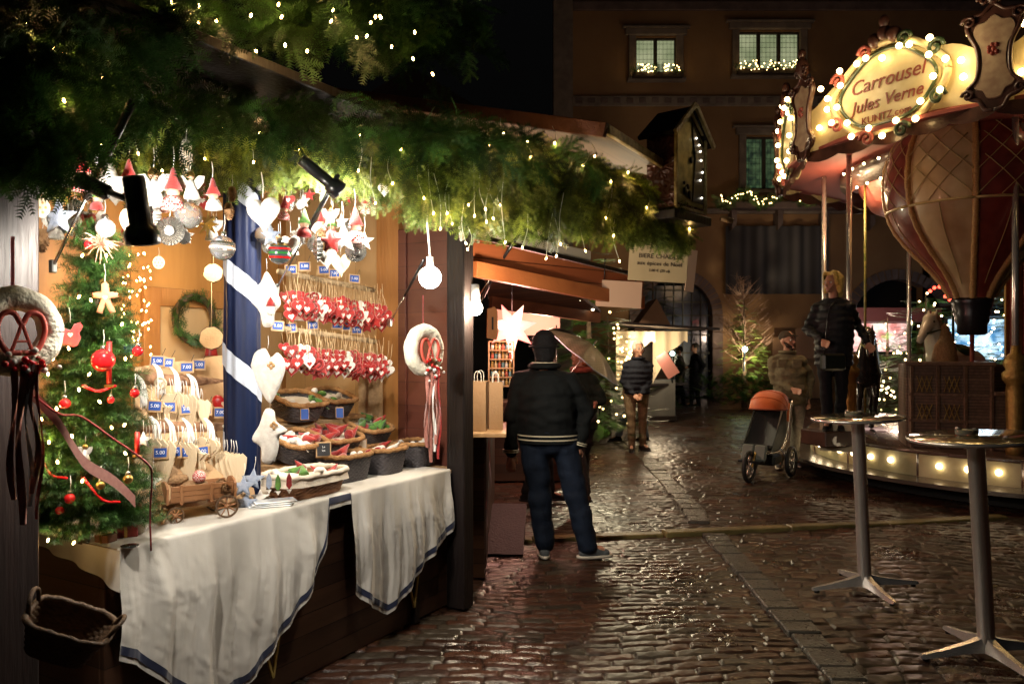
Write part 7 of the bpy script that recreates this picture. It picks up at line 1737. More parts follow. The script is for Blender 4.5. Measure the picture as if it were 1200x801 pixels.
t = thing('fairy_light_string', 'string of red lights near the top of the fir behind the horse', 'light string', P(1098, 342, 16)); bulbs_on(t, [P(x, y, 15.8) for x, y in ((1090, 341), (1095, 337), (1101, 336), (1106, 334), (1108, 347), (1113, 351), (1110, 339))], (lambda mb: (mb.ball((0, 0, 0), .035, 8, 6), mb.mesh('bulb', emis('red_far_bulb', (1, .06, .03), 8)))[1])(MB()))
# lit market row behind the carousel
R5 = thing('market_stall', 'distant white lit market row with dark red roof behind the carousel', 'market stall', P(1020, 440, 21)); rosy = lit_glass('rosy_lit_goods', (.55, .18, .16), (1.0, .75, .68), 1.6, 3.0)
a, b_ = P(983, 0, 21), P(1062, 0, 21); m = MB(); m.box(((a.x+b_.x)/2, 21, 1.95), (b_.x-a.x, .1, .75)); m.build('lit_front', rosy, R5); m = MB(); m.box(((a.x+b_.x)/2, 20.9, .75), (b_.x-a.x+.6, .8, 1.5)); m.build('counter', wood_dk, R5); m = MB(); m.box(((a.x+b_.x)/2, 20.7, 2.52), (b_.x-a.x+.8, 1.4, .35)); m.build('roof', mat('dark_red_roof', (.10, .02, .02), .6), R5)
R6 = thing('market_stall', 'distant stall with cold blue white light behind the right fir tree', 'market stall', P(1160, 440, 21)); a, b_ = P(1112, 0, 21.5), P(1240, 0, 21.5); m = MB(); m.box(((a.x+b_.x)/2, 21.5, 1.9), (b_.x-a.x, .1, 1.1)); m.build('lit_front', lit_glass('cold_lit_goods', (.05, .2, .4), (.6, .85, 1.0), 1.5, 2.5), R6); m = MB(); m.box(((a.x+b_.x)/2, 21.3, .65), (b_.x-a.x, .6, 1.3)); m.build('counter', wood_dk, R6); m = MB(); m.box(((a.x+b_.x)/2, 21.2, 2.65), (b_.x-a.x+.4, 1.2, .3)); m.build('roof', brown_dk, R6)
for i, (x0, x1, y0, y1) in enumerate(((905, 925, 395, 420), (932, 958, 385, 420))):
    a, b_ = P(x0, y1, 24.8), P(x1, y0, 24.8); t = thing('notice_board', ['small pale notice board left of the woman on the carousel', 'larger pale notice board behind the bearded man'][i], 'notice board', (a.x, 24.8, 0)); m = MB(); m.box(((a.x+b_.x)/2, 24.8, (a.z+b_.z)/2), (b_.x-a.x, .06, b_.z-a.z)); m.build('panel', mat('board_brown', (.25, .13, .06), .6), t); m = MB(); m.tube([((a.x+b_.x)/2, 24.8, 0), ((a.x+b_.x)/2, 24.8, a.z)], .04, 8); m.build('post', brown_dk, t)
lamp('market_row_light', 'POINT', P(1030, 385, 18.2), 110, (1, .72, .55), .2)
lamp('market_row_light', 'POINT', P(1150, 380, 16.6), 70, (.75, .9, 1), .2)
lamp('street_glow', 'POINT', P(900, 300, 20.5), 22, (1, .6, .28), .5)

_mb = MB(); _mb.ball((0, 0, 0), .03, 8, 6); BLB = _mb.mesh('bulb', emis('blue_far_bulb', (.25, .6, 1), 10))
t = thing('fairy_light_string', 'cold blue light string hanging before the right hand distant stall', 'light string', P(1150, 390, 20.6)); bulbs_on(t, [P(R.uniform(1112, 1200), R.uniform(372, 425), 20.5) for _ in range(40)], BLB)
# ================================================================== people
skin_p = mat('person_skin', (.50, .27, .18), .5, col2=(.42, .20, .13), scale=14, sss=.08)
eye_w = mat('eye_white', (.7, .68, .65), .2); eye_d = mat('eye_iris', (.03, .02, .015), .1)
lip_m = mat('lips', (.36, .12, .10), .45)
def fabric(name, c, c2=None, r_=.8, sc_=30, b=.35, sheen=0): return mat(name, c, r_, col2=c2 or tuple(x*.65 for x in c), scale=sc_, bump=b, bscale=120, sheen=sheen, spec=.25)
def person(label, base, H_, face, feet, hands, top, leg, shoe, hair=None, hairm=None, hat=None, hatm=None, lean=(0, 0), hip=(0, 0), build=1.0, head_turn=None, jacket_z=.50, vox=.010, puff_=0, elbows=(None, None), beard=None, glasses=False, collar=None, head_tilt=0, skirt=0, parts=None, seed=1, baggy=1.0, headdrop=0):
    s_ = H_/1.75; base = Vector(base); t = thing('person', label, 'person', base)
    f = Vector((face[0], face[1], 0)).normalized(); rt = Vector((f.y, -f.x, 0))    # rt: the person's right
    V = lambda x, y, z: base+Vector((x, y, 0))+Vector((0, 0, z*s_))
    hipc = V(hip[0], hip[1], .94); chc = V(lean[0], lean[1], 1.36); nk = V(lean[0]+f.x*.01, lean[1]+f.y*.01, 1.47)
    hf = Vector((head_turn[0], head_turn[1], 0)).normalized() if head_turn else f; hr = Vector((hf.y, -hf.x, 0))
    hd = V(lean[0]+f.x*.03, lean[1]+f.y*.03, 1.635-headdrop)
    up = (Vector((0, 0, 1))+hf*head_tilt).normalized(); hfw = (hf-up*hf.dot(up)).normalized()
    HM = Matrix((hr, hfw, up)).transposed()
    hs = s_*1.09; HP = lambda x, y, z: hd+HM @ (Vector((x, y, z))*hs)
    sh = [chc+rt*(sg*.185*build*s_)+Vector((0, 0, .035*s_)) for sg in (1, -1)]
    hp = [hipc+rt*(sg*.095*build*s_) for sg in (1, -1)]
    ft = []; kn = []
    for i in (0, 1):
        a = V(feet[i][0], feet[i][1], .085+(feet[i][3] if len(feet[i]) > 3 else 0)); ft.append(a); m_ = (hp[i]+a)/2+Vector((0, 0, .02)); d = Vector((math.cos(feet[i][2]), math.sin(feet[i][2]), 0)); sl = (hp[i]-a).length; bend = math.sqrt(max(0, (.43*s_)**2-(sl/2)**2)) if sl < .86*s_ else .012; kn.append(m_+f*min(bend, .25))
    el = []
    hn = [V(*hands[i]) if hands[i] else None for i in (0, 1)]
    for i, sg in ((0, 1), (1, -1)):
        a, b_ = sh[i], hn[i]; m_ = (a+b_)/2; L_ = (b_-a).length; bend = math.sqrt(max(.0004, (.285*s_)**2-(L_/2)**2)) if L_ < .57*s_ else .02
        dr = Vector(elbows[i]) if elbows[i] else (rt*sg*.6-f*.6+Vector((0, 0, -.35))); ax = (b_-a).normalized(); dr = (dr-ax*dr.dot(ax)).normalized(); el.append(m_+dr*bend)
    # ---- body: one continuous mesh
    m = MB(); c = lambda a, b, ra, rb, n=12: m.cone(a, b, ra*s_, rb*s_, n)
    c(hipc, chc, .10, .09); c(chc, nk, .10, .055); c(nk, HP(0, 0, -.06), .052, .050)
    m.ball(HP(0, -.006, .022), (.076*hs, .093*hs, .098*hs), 20, 14, HM.to_4x4()); c(HP(0, .035, -.045), HP(0, .048, -.062), .050, .036); c(HP(0, .03, .0), HP(0, .045, -.02), .064, .052)
    c(HP(0, .086, .012), HP(0, .112, -.022), .009, .0135); c(HP(0, .09, -.03), HP(0, .106, -.028), .018, .011)
    c(HP(-.03, .082, .030), HP(.03, .082, .030), .0125, .0125); c(HP(-.022, .078, -.052), HP(.022, .078, -.052), .012, .012); c(HP(0, .086, -.085), HP(0, .082, -.083), .018, .016)
    for sg in (-1, 1): m.ball(HP(sg*.077, -.008, -.002), (.010*s_, .020*s_, .032*s_), 10, 8, HM.to_4x4()); c(HP(sg*.040, .062, -.018), HP(sg*.036, .066, -.025), .022, .02)
    for i, sg in ((0, 1), (1, -1)):
        c(chc-Vector((0, 0, .03)), sh[i]-rt*sg*.03-Vector((0, 0, .03)), .07, .040); c(sh[i]-rt*sg*.03-Vector((0, 0, .03)), el[i], .040, .036); c(el[i], hn[i], .040, .026)
        ax = (hn[i]-el[i]).normalized(); side = ax.cross(f).normalized() if abs(ax.dot(f)) < .95 else rt; inn = (side.cross(ax)).normalized()
        if vox > .0125: 
            c(hn[i], hn[i]+ax*.08*s_, .032, .025); c(hn[i]+ax*.07*s_, hn[i]+ax*.13*s_+f*.02, .028, .015)
        else:
            c(hn[i]+ax*.01, hn[i]+ax*.075*s_+side*.02*s_, .024, .017); c(hn[i]+ax*.01, hn[i]+ax*.075*s_-side*.02*s_, .024, .017)
            for k, (o, l) in enumerate(((.034, .040), (.012, .048), (-.011, .044), (-.033, .034))):
                q0 = hn[i]+ax*.078*s_+side*o*s_; q1 = q0+(ax*.9+f*.3).normalized()*l*s_; q2 = q1+(ax*.5+f*.75-side*.05).normalized()*l*.8*s_; c(q0, q1, .0105, .0095, 8); c(q1, q2, .0095, .008, 8)
            tb_ = hn[i]+ax*.02*s_+side*.022*s_; t1 = tb_+(ax*.5+side*.55+f*.5).normalized()*.045*s_; c(tb_, t1, .014, .011, 8); c(t1, t1+(ax*.85+f*.35).normalized()*.032*s_, .011, .0085, 8)
        c(hipc, hp[i], .10, .095); c(hp[i], kn[i], .075, .050); c(kn[i], ft[i], .048, .034); c(ft[i], ft[i]+Vector((math.cos(feet[i][2]), math.sin(feet[i][2]), -.25))*.12*s_, .034, .028)
    body = round_remesh(m, vox*s_, skin_p, 'body', t, 4)
    for sg in (-1, 1):
        q = MB(); q.ball(HP(sg*.031, .076, .008), .0125*s_, 12, 8); e = q.build('eye', eye_w, t); q = MB(); q.ball(HP(sg*.031, .0855, .007), .0058*s_, 8, 6); q.build('iris', eye_d, e)
        q = MB(); q.cone(HP(sg*.018, .094, .034), HP(sg*.046, .084, .036), .0045*s_, .003*s_, 6); q.build('eyebrow', hairm or eye_d, t)
    q = MB(); q.ball(HP(0, .090, -.052), (.022*s_, .008*s_, .007*s_), 12, 6, HM.to_4x4()); q.build('mouth', lip_m, t)
    # ---- trousers
    m = MB(); ra = (.104*build, .070*baggy, .062*baggy)
    c(hipc+Vector((0, 0, .03)), hipc, .135*build, .14*build)
    for i in (0, 1): c(hipc, hp[i], .11*build, ra[0]); c(hp[i], kn[i], ra[0], ra[1]); c(kn[i], ft[i]+Vector((0, 0, .025)), ra[1], ra[2])
    round_remesh(m, .014, leg, 'trousers', t, 6, .014, 4.2, seed)
    for i in (0, 1):
        d = Vector((math.cos(feet[i][2]), math.sin(feet[i][2]), 0)); m = MB(); a = ft[i]
        c(a+Vector((0, 0, -.02)), a+Vector((0, 0, .03)), .050, .052); c(a-d*.03+Vector((0, 0, -.045*s_)), a+d*.15*s_+Vector((0, 0, -.055*s_)), .042, .034); c(a+Vector((0, 0, -.01)), a+d*.11*s_+Vector((0, 0, -.045*s_)), .045, .034)
        o = round_remesh(m, .010, shoe, 'shoe', t, 3)
        q = MB(); M = Matrix((d, Vector((-d.y, d.x, 0)), Vector((0, 0, 1)))).transposed().to_4x4(); M.translation = Vector((a.x, a.y, base.z+(feet[i][3]*s_ if len(feet[i]) > 3 else 0)))
        q.lathe([(0, .0), (1, .0), (1, .022), (0, .022)], 24, M @ Matrix.Translation((.06*s_, 0, 0)) @ Matrix.Diagonal((.145*s_, .048*s_, 1, 1))); q.build('sole', (parts or {}).get('sole', black_m), o)
    # ---- jacket
    m = MB(); B = build; zb = jacket_z
    low = V(hip[0], hip[1], .94-.0) if zb >= .5 else V(hip[0]*1.0, hip[1], .94-(.5-zb)*1.6)
    def ell(cen, rx, ry, r2=1):      # torso slice ring points
        return cen
    rings = []; n = 20
    for q_, (wd, dp) in ((0, (.185, .135)), (.25, (.190, .145)), (.5, (.195, .150)), (.75, (.200, .145)), (1.0, (.150, .110)), (1.12, (.10, .080)), (1.19, (.075, .07))):
        cen = low.lerp(chc+Vector((0, 0, .03)), q_) if q_ <= 1 else chc+Vector((0, 0, .03))+(nk-chc)*((q_-1)*4.0)*.9
        rings.append([cen+rt*math.cos(2*PI*j/n)*wd*B*s_*(1+puff_*.3)+f*math.sin(2*PI*j/n)*dp*B*s_*(1+puff_) for j in range(n)])
    vs = [p for r_ in rings for p in r_]; k_ = len(rings)
    m.add(vs, [(i*n+j, i*n+(j+1) % n, (i+1)*n+(j+1) % n, (i+1)*n+j) for i in range(k_-1) for j in range(n)]+[tuple(range(n))[::-1], tuple((k_-1)*n+j for j in range(n))])
    for i, sg in ((0, 1), (1, -1)):
        ar = .064*B**.7+.012*puff_
        si = sh[i]-rt*sg*.022*s_-Vector((0, 0, .022*s_)); c(nk-Vector((0, 0, .03*s_)), si, .062, ar*.92); c(chc-Vector((0, 0, .06)), si, .12, ar); c(si, el[i], ar, ar*.82); c(el[i], el[i].lerp(hn[i], .93), ar*.82, ar*.62)
    if puff_:
        jk = round_remesh(m, .014, top, 'jacket', t, 3, .009, 8, seed)
        me = jk.data
        for v in me.vertices: v.co += v.normal*(.006*math.sin((v.co.z)*2*PI/.085))
    else: jk = round_remesh(m, .013, top, 'jacket', t, 4, .020, 5.5, seed)
    if collar: 
        q = MB(); q.tube([nk+Vector((0, 0, .02*s_))+(rt*math.cos(a*PI/10)*.088+f*math.sin(a*PI/10)*.083)*s_ for a in range(21)], [(.022, .034)]*21, 8, cap=False); q.build('collar', collar, jk)
    # ---- hair / hat / beard
    if hair:
        m = MB(); M4 = HM.to_4x4(); m.ball(HP(0, -.016, .038), (.086*hs, .100*hs, .098*hs), 20, 14, M4)
        if hair == 'bob':
            for sg in (-1, 1): c(HP(sg*.07, -.02, .05), HP(sg*.082, .004, -.075), .045, .030); c(HP(sg*.05, .045, .10), HP(sg*.078, .035, .0), .035, .022)
            c(HP(0, -.06, .0), HP(0, -.075, -.10), .08, .055)
        elif hair == 'long': c(HP(0, -.06, .0), HP(0, -.08, -.16), .085, .06); c(HP(.06, -.01, 0), HP(.075, 0, -.11), .04, .03); c(HP(-.06, -.01, 0), HP(-.075, 0, -.11), .04, .03)
        h = round_remesh(m, .010, hairm, 'hair', t, 2, .007, 26, seed)
        me = h.data; Mi = mw(t); inv = HM.inverted()        # cut away what would cover the face
        import bmesh; bm_ = bmesh.new(); bm_.from_mesh(me); bad = []
        for v in bm_.verts:
            l = inv @ ((Mi @ v.co)-hd)/s_
            if l.y > .048 and l.z < .085 and abs(l.x) < .062: bad.append(v)
        bmesh.ops.delete(bm_, geom=bad, context='VERTS'); bm_.to_mesh(me); bm_.free()
    if hat == 'beanie':
        m = MB(); m.ball(HP(0, -.012, .030), (.090*hs, .106*hs, .098*hs), 20, 14, HM.to_4x4()); c(HP(0, -.04, -.06), HP(0, -.04, .0), .082, .09); bn_ = round_remesh(m, .011, hatm, 'beanie', t, 3, .006, 18)
        q = MB(); q.tube([HP(.090*math.cos(a*PI/16), -.012+.106*math.sin(a*PI/16), .004) for a in range(33)], [(.010, .026)]*33, 8, cap=False); q.build('folded_cuff', hatm, bn_)
    if hat == 'cap':
        m = MB(); m.ball(HP(0, -.022, .050), (.092*s_, .108*s_, .078*s_), 20, 12, HM.to_4x4()); m.ball(HP(0, .095, .058), (.062*s_, .045*s_, .010*s_), 16, 8, HM.to_4x4()); round_remesh(m, .009, hatm, 'flat_cap', t, 2)
    if beard:
        m = MB(); c(HP(0, .050, -.072), HP(0, .058, -.090), .046, .032); 
        for sg in (-1, 1): c(HP(sg*.040, .040, -.060), HP(sg*.062, .008, -.02), .030, .016)
        c(HP(-.018, .092, -.040), HP(.018, .092, -.040), .007, .007); round_remesh(m, .008, beard, 'beard', t, 1, .004, 60)
    if glasses:
        q = MB()
        for sg in (-1, 1): q.tube([HP(sg*.032+.020*math.cos(a*PI/8), .100, .006+.015*math.sin(a*PI/8)) for a in range(17)], .0017*s_, 5); q.tube([HP(sg*.052, .098, .01), HP(sg*.078, .0, .01)], .0015*s_, 5)
        q.tube([HP(-.012, .10, .01), HP(.012, .10, .01)], .0015*s_, 5); q.build('glasses', steel, t)
    return dict(t=t, hd=hd, f=f, rt=rt, hipc=hipc, chc=chc, nk=nk, hn=hn, el=el, sh=sh, s=s_, HP=HP, low=low, jk=jk, ft=ft, hp=hp, B=build)
def torso_band(pr, z, h, mt, grow=.008, name='hem_stripe', rr=(.188, .138)):
    B = pr['B']; s_ = pr['s']; c0 = Vector((pr['low'].x, pr['low'].y, z)); q = MB()
    q.grid(lambda a, b_: c0+pr['rt']*math.cos(2*PI*a)*(rr[0]*B*s_+grow)+pr['f']*math.sin(2*PI*a)*(rr[1]*B*s_+grow)+Vector((0, 0, h*(b_-.5))), 40, 2); return q.build(name, mt, pr['jk'])
# -- the hooded man seen from behind
blackj = fabric('black_varsity_wool', (.0035, .005, .006), r_=.85); jeans = fabric('dark_jeans', (.005, .009, .020), (.009, .016, .034), .8, 12); sneak = fabric('grey_sneaker', (.10, .11, .12), r_=.7); rubber_w = mat('cream_rubber', (.55, .50, .42), .5)
cream_rib = mat('cream_rib', (.50, .45, .34), .8)
mb_ = PZ(638, 652, 0)
MAN = person('large man in a black striped hem jacket, beanie and jeans seen from behind', (mb_.x, mb_.y, 0), 1.80, (.02, 1), [(.34, -.03, rad(10)), (.0, .0, rad(95))], [(.27, -.02, .86), (-.27, .0, .80)], blackj, jeans, sneak, hat='beanie', hatm=fabric('black_knit', (.008, .008, .010), sc_=60, b=.6), hair=None, lean=(-.0, -.0), hip=(.03, 0), build=1.20, vox=.009, baggy=1.35, elbows=((.9, .1, 0), (-.9, .1, 0)), parts={'sole': rubber_w}, seed=3)
for z in (-.015, .018): torso_band(MAN, MAN['low'].z+.0+z, .010, cream_rib, .016)
q = MB(); q.grid(lambda a, b_: MAN['low']+Vector((0, 0, -.045+.09*b_))+MAN['rt']*math.cos(2*PI*a)*(.188*1.20*MAN['s']+.010)+MAN['f']*math.sin(2*PI*a)*(.138*1.20*MAN['s']+.010), 40, 3); q.build('ribbed_hem', blackj, MAN['jk'])
for i in (0, 1):
    e, h_ = MAN['el'][i], MAN['hn'][i]; ax = (h_-e).normalized()
    for k in (0, 1): p_ = e.lerp(h_, .88+.055*k); q = MB(); q.tube([p_-ax*.004, p_+ax*.004], .0665, 20); q.build('cuff_stripe', cream_rib, MAN['jk'])
q = MB(); q.tube([MAN['nk']+Vector((0, 0, .045))+(MAN['rt']*math.cos(a*PI/12)*.098-MAN['f']*math.sin(a*PI/12)*.09) for a in range(13)], .006, 6); q.build('collar_stripe', cream_rib, MAN['jk'])
q = MB(); q.tube([MAN['nk']+Vector((0, 0, .02))+(MAN['rt']*math.cos(a*PI/12)*.092+MAN['f']*math.sin(a*PI/12)*.088) for a in range(25)], [(.026, .045)]*25, 8, cap=False); q.build('rib_collar', blackj, MAN['jk'])
# -- couple in front of him under the umbrella
ub = PZ(690, 590, 0); darkgreen = fabric('dark_green_coat', (.012, .028, .022)); greyt = fabric('grey_trousers', (.06, .06, .065)); boot = fabric('tan_boot', (.16, .11, .08)); ginger = mat('ginger_hair', (.42, .13, .03), .5, col2=(.26, .07, .015), scale=60, bump=.6, bscale=200)
UMW = person('ginger haired woman in a dark green coat holding the tilted umbrella', (ub.x-.05, ub.y+.20, 0), 1.70, (-.75, -.55), [(.02, -.12, rad(200)), (.03, .30, rad(215))], [(.10, -.22, 1.12), (-.08, -.22, 1.10)], darkgreen, greyt, boot, hair='bob', hairm=ginger, build=1.0, jacket_z=.42, vox=.012, head_turn=(-.9, -.45), seed=5)
redsc = fabric('salmon_scarf', (.38, .10, .07))
q = MB(); q.tube([UMW['nk']+Vector((0, 0, .01))+(UMW['rt']*math.cos(a*PI/10)*.09+UMW['f']*math.sin(a*PI/10)*.09) for a in range(21)], [(.035, .045)]*21, 8, cap=False); q.build('scarf', redsc, UMW['t'])
wb_ = PZ(640, 588, 0)
W2 = person('fair haired person in a dark coat hidden behind the large man', (wb_.x-.02, wb_.y+.1, 0), 1.64, (.8, .1), [(-.20, -.05, rad(-20)), (.06, .0, rad(0))], [(.22, -.02, 1.05), (.2, .1, .98)], fabric('dark_brown_coat', (.03, .02, .018)), fabric('black_tights', (.012, .012, .014)), fabric('black_boot', (.012, .012, .012)), hair='bob', hairm=mat('fair_hair', (.40, .25, .10), .5, col2=(.28, .16, .06), scale=60, bump=.5, bscale=200), jacket_z=.40, vox=.013, seed=6)
# umbrella: eight ribbed canopy, tilted
uc = P(682, 418, 7.9); U = thing('umbrella', 'tilted grey patterned umbrella with pale rim held over the couple', 'umbrella', uc)
utop = P(655, 392, 8.05)
hand = UMW['hn'][0]; axd = Vector((.62, -.10, .78)).normalized()
xx = axd.orthogonal().normalized(); yy = axd.cross(xx)
UM = Matrix((xx, yy, axd)).transposed().to_4x4(); UM.translation = P(683, 419, 7.75)
upat = bpy.data.materials.new('patterned_umbrella'); upat.use_nodes = True; nt = upat.node_tree; ck = nt.nodes.new('ShaderNodeTexChecker'); ck.inputs['Scale'].default_value = 42; ck.inputs['Color1'].default_value = (.20, .19, .12, 1); ck.inputs['Color2'].default_value = (.34, .32, .22, 1); tcx = nt.nodes.new('ShaderNodeTexCoord'); nt.links.new(tcx.outputs['Object'], ck.inputs['Vector']); nt.links.new(ck.outputs['Color'], nt.nodes['Principled BSDF'].inputs['Base Color']); nt.nodes['Principled BSDF'].inputs['Roughness'].default_value = .35
RU = .44
def uf(a, b_, dz=0):
    k = abs(((a*8) % 1)-.5)*2; th = 2*PI*a; r_ = RU*b_*(1-.07*(1-k)); z = .16*math.cos(b_*PI/2*.96)-.012*(1-k)*b_
    return UM @ Vector((r_*math.cos(th), r_*math.sin(th), z+dz))
m = MB(); m.grid(lambda a, b_: uf(a, b_), 64, 12); m.build('canopy', upat, U)
m = MB(); m.tube([uf(a/64, 1) for a in range(65)], .006, 5, cap=False); m.build('rim_piping', mat('umbrella_rim', (.45, .55, .65), .4), U)
for k in range(8):
    m = MB(); m.tube([uf((k)/8, b_/8, -.006) for b_ in range(9)], .003, 5); m.build('rib', steel, U); m = MB(); m.tube([uf(k/8, .5, -.006), UM @ Vector((0, 0, -.05))], .003, 5); m.build('strut', steel, U)
m = MB(); m.tube([UM @ Vector((0, 0, .22)), UM @ Vector((0, 0, -.50))], .006, 8); m.build('shaft', steel, U); m = MB(); m.tube([UM @ Vector((0, 0, -.48)), UM @ Vector((0, 0, -.60))], .013, 10); m.build('handle', wood_lt, U)
# dark second umbrella beside
uc2 = P(652, 402, 8.7); U2 = thing('umbrella', 'dark plain umbrella half hidden behind the large man', 'umbrella', uc2); m = MB()
m.grid(lambda a, b_: uc2+Vector((.36*b_*(1-.06*(1-abs(((a*8) % 1)-.5)*2))*math.cos(2*PI*a), .36*b_*math.sin(2*PI*a), .17*math.cos(b_*PI/2))), 48, 10); m.build('canopy', fabric('dark_umbrella_cloth', (.03, .03, .035), r_=.4), U2); m = MB(); m.tube([uc2+Vector((0, 0, .2)), uc2+Vector((0, 0, -.55))], .007, 8); m.build('shaft', steel, U2)
# -- old man
ob = PZ(744, 528, 0); navyj = fabric('navy_quilted_jacket', (.014, .016, .026)); tan = fabric('beige_trousers', (.20, .14, .085)); greyh = mat('white_hair', (.62, .58, .52), .6, col2=(.45, .42, .38), scale=50, bump=.5, bscale=200)
OLD = person('elderly man with white hair and glasses in a dark quilted jacket and beige trousers', ob, 1.77, (.10, -1), [(-.06, -.05, rad(-100)), (.14, .10, rad(-60))], [(-.05, -.26, .93), (.07, -.26, .93)], navyj, tan, fabric('brown_shoe', (.03, .02, .015)), hair='short', hairm=greyh, lean=(.04, -.06), hip=(.02, 0), build=1.12, vox=.010, glasses=True, head_turn=(.25, -1), head_tilt=-.12, jacket_z=.48, collar=navyj, seed=8, headdrop=.01, puff_=.12)
jb = PZ(722, 517, 0)
J = person('person in pale jeans walking behind the elderly man', (jb.x+.42, jb.y, 0), 1.72, (-1, -.3), [(-.38, 0, rad(190)), (.12, .1, rad(190))], [(-.1, -.2, 1.0), (.1, .2, .9)], fabric('brown_fur_coat', (.06, .035, .028), sc_=20, b=.8), fabric('pale_jeans', (.22, .30, .42), r_=.8), fabric('dark_flat_shoe', (.015, .015, .015)), hair='short', hairm=fabric('dark_hair', (.02, .015, .012)), vox=.013, seed=9)
# -- far pair
fb = PZ(813, 476, 0); fp = fabric('black_long_coat', (.010, .010, .014))
person('person in a long black coat standing at the far stall', (fb.x+.05, fb.y, 0), 1.78, (-1, -.2), [(-.12, 0, rad(200)), (.1, .1, rad(200))], [(-.25, -.1, 1.1), (.05, -.2, .9)], fp, fp, fp, hair='short', hairm=MATS['dark_hair'], jacket_z=.2, vox=.016, build=1.15, seed=10)
person('person in a pale grey coat next to the black coated one', (fb.x-.33, fb.y+.3, 0), 1.70, (-1, .1), [(-.1, 0, rad(180)), (.1, 0, rad(180))], [(-.2, -.15, .95), (.0, -.2, .9)], fabric('pale_grey_coat', (.16, .15, .14)), fp, fp, hair='short', hairm=MATS['dark_hair'], jacket_z=.35, vox=.016, seed=11)
# -- bearded man with the pushchair
gb = PZ(930, 546, 0); olive = fabric('olive_parka', (.20, .17, .10), (.14, .12, .075)); gtr = fabric('grey_beige_trousers', (.28, .25, .20))
G = person('bearded man in an olive parka and flat cap beside the pushchair', (gb.x, gb.y, 0), 1.90, (-.15, -1), [(-.24, -.10, rad(-110)), (.03, .08, rad(-85))], [(-.10, -.22, 1.02), (.20, -.02, .88)], olive, gtr, sneak, hat='cap', hatm=fabric('cap_tweed', (.07, .05, .035)), hairm=MATS['dark_hair'], beard=mat('dark_beard', (.05, .03, .02), .8, bump=.8, bscale=200), lean=(-.09, 0), hip=(-.02, 0), build=1.08, vox=.010, head_turn=(.55, -1), jacket_z=.42, parts={'sole': rubber_w}, collar=olive, seed=12)
for sg in (-1, 1):
    for zz in (1.38, 1.02): q = MB(); q.box(G['low'].lerp(G['chc'], (zz-.8)/.6)+G['rt']*sg*.10+G['f']*.160, (.12, .02, .12), (0, 0, math.atan2(G['rt'].y, G['rt'].x)), .006); q.build('pocket', olive, G['jk'])
# -- blonde woman standing on the carousel
wbp = P(977, 480, 9.35); puffj = fabric('black_puffer', (.014, .015, .020), r_=.45); blonde = mat('blonde_hair', (.66, .46, .12), .45, col2=(.48, .31, .07), scale=60, bump=.5, bscale=220)
WB = person('blonde woman in a long black puffer jacket standing on the carousel', (wbp.x, 9.35, .70), 1.86, (-.55, -.83), [(-.08, -.02, rad(-120)), (.10, .05, rad(-110))], [(-.20, -.16, 1.0), (.36, -.10, .98)], puffj, fabric('black_trousers', (.010, .010, .013)), fabric('black_boots', (.01, .01, .01)), hair='bob', hairm=blonde, build=1.04, vox=.010, puff_=.14, jacket_z=.36, head_turn=(-1, -.55), elbows=((-.5, .5, -.6), (.4, .5, -.7)), seed=13)
m = MB(); m.box((wbp.x, 9.4, .61), (.55, .45, .178), (0, 0, .3), .01); m.build('mounting_step', c_brown, CAR)
q = MB(); M_ = WB['low']+WB['f']*.24+Vector((.04, 0, .05)); q.box(M_, (.30, .10, .20), (0, 0, .2), .03); bg_ = q.build('handbag', mat('black_leather', (.012, .016, .012), .35, coat=.3), None); tag(bg_, 'small black shoulder bag hanging at the blonde woman\'s front', 'handbag')
q = MB(); q.tube(smoothline([WB['chc']+Vector((.14, .0, .10)), WB['chc']+WB['f']*.20, M_+Vector((-.1, 0, .1))], 6), .008, 6); o = q.build('strap', black_m, bg_)

# ================================================================== pushchair
pb = PZ(893, 560, 0); PCH = thing('pushchair', 'three wheeled pushchair with an orange hood and black seat', 'pushchair', (pb.x, pb.y, 0), rad(-38))
tyre = mat('tyre_rubber', (.015, .015, .015), .6); org = mat('orange_nylon', (.72, .16, .03), .55, col2=(.58, .11, .02), scale=6, sheen=.3, bump=.2); mesh_m = mat('black_mesh', (.02, .025, .025), .6, bump=.3); greym = mat('grey_footmuff', (.16, .19, .17), .7, bump=.3)
def pw(x, y, r_, w_=.045):
    M = Matrix.Translation((x, y, r_)); q = MB(); q.tube([(x, y+r_*.86*math.cos(a*PI/14), r_+r_*.86*math.sin(a*PI/14)) for a in range(29)], (r_*.14), 10, cap=False); w0 = q.build('wheel', tyre, PCH, world=False)
    q = MB(); q.tube([(x, y+r_*.70*math.cos(a*PI/14), r_+r_*.70*math.sin(a*PI/14)) for a in range(29)], .008, 6, cap=False)
    for k in range(5): a = k*2*PI/5+.3; q.tube([(x, y, r_), (x, y+r_*.7*math.cos(a), r_+r_*.7*math.sin(a))], .010, 6)
    q.tube([(x-.03, y, r_), (x+.03, y, r_)], .02, 10); q.build('rim', steel, w0, world=False)
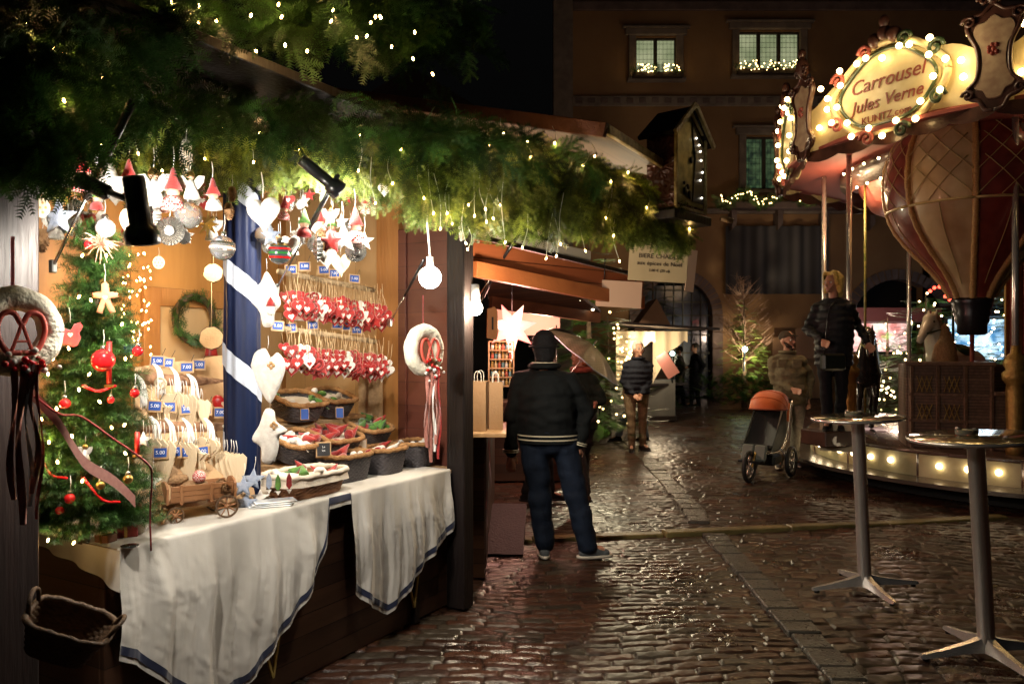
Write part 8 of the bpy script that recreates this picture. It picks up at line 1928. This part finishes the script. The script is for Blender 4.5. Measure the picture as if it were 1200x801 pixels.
# seen from the front-left: local -y is forward
pw(0, -.44, .20); pw(-.26, .34, .20); pw(.26, .34, .20)
fr = MB(); fr.tube([(.04, -.44, .20), (.04, -.34, .36), (0, -.25, .38)], .013, 8); fr.build('front_fork', gold_m, PCH, world=False)
for s_ in (-1, 1):
    q = MB(); q.tube(smoothline([(s_*.05, -.28, .34), (s_*.19, .1, .36), (s_*.22, .33, .55), (s_*.21, .52, .98)], 5), .013, 8); q.build('frame_tube', steel, PCH, world=False)
    q = MB(); q.tube([(s_*.27, .33, .15), (s_*.20, .10, .40)], .012, 8); q.build('rear_strut', steel, PCH, world=False)
q = MB(); q.tube([(-.21, .52, .98), (-.1, .56, 1.02), (.1, .56, 1.02), (.21, .52, .98)], .016, 8); q.build('handlebar', black_m, PCH, world=False)
q = MB(); q.grid(lambda a, b_: Vector(((a-.5)*.36*(1-.1*b_), .30-.42*(1-b_)+.05*math.cos((a-.5)*PI), .95-.55*(1-b_)-.04*math.cos((a-.5)*PI))), 10, 8); q.build('seat_back', mesh_m, PCH, world=False)
q = MB(); q.box((0, -.05, .40), (.36, .40, .05), (-.2, 0, 0), .02); q.build('seat', mesh_m, PCH, world=False)
for s_ in (-1, 1): q = MB(); q.smooth = False; V = [(s_*.18, -.22, .36), (s_*.19, .30, .92), (s_*.19, .34, .60), (s_*.18, .15, .38)]; q.add(V+[(v[0]+s_*.012, v[1], v[2]) for v in V], [(0, 1, 2, 3), (7, 6, 5, 4), (0, 4, 5, 1), (1, 5, 6, 2), (2, 6, 7, 3), (3, 7, 4, 0)]); q.build('side_panel', mesh_m, PCH, world=False)
q = MB(); q.box((-.07, -.30, .36), (.15, .06, .20), (-.35, 0, 0), .03); q.build('footmuff', greym, PCH, world=False); q = MB(); q.box((.09, -.30, .36), (.15, .06, .20), (-.35, 0, 0), .03); q.build('footmuff', greym, PCH, world=False)
q = MB(); q.box((0, -.37, .26), (.30, .14, .03), None, .01); q.build('footrest', black_m, PCH, world=False); q = MB(); q.box((0, .12, .24), (.34, .30, .14), None, .03); q.build('basket', mesh_m, PCH, world=False)
def hood(a, b_): th = PI*a; ph = b_*1.75-.25; r_ = .225; return Vector((-r_*math.cos(th), .32-.36*math.sin(ph)*math.sin(th)**.5, .87+.25*math.cos(ph)*math.sin(th)**.55))
q = MB(); q.grid(hood, 20, 12); q.build('hood', org, PCH, world=False)
for b_ in (.3, .62): q = MB(); q.tube([hood(a/20, b_)+Vector((0, 0, .003)) for a in range(21)], .006, 6); q.build('hood_seam', org, PCH, world=False)
q = MB(); q.tube([hood(a/20, 1) for a in range(21)], .010, 6); q.build('hood_edge', mat('dark_orange_trim', (.25, .05, .02), .6), PCH, world=False)
q = MB(); q.tube([(.20, .42, .95), (.215, .34, .72)], .018, 6); q.build('side_strap', org, PCH, world=False)
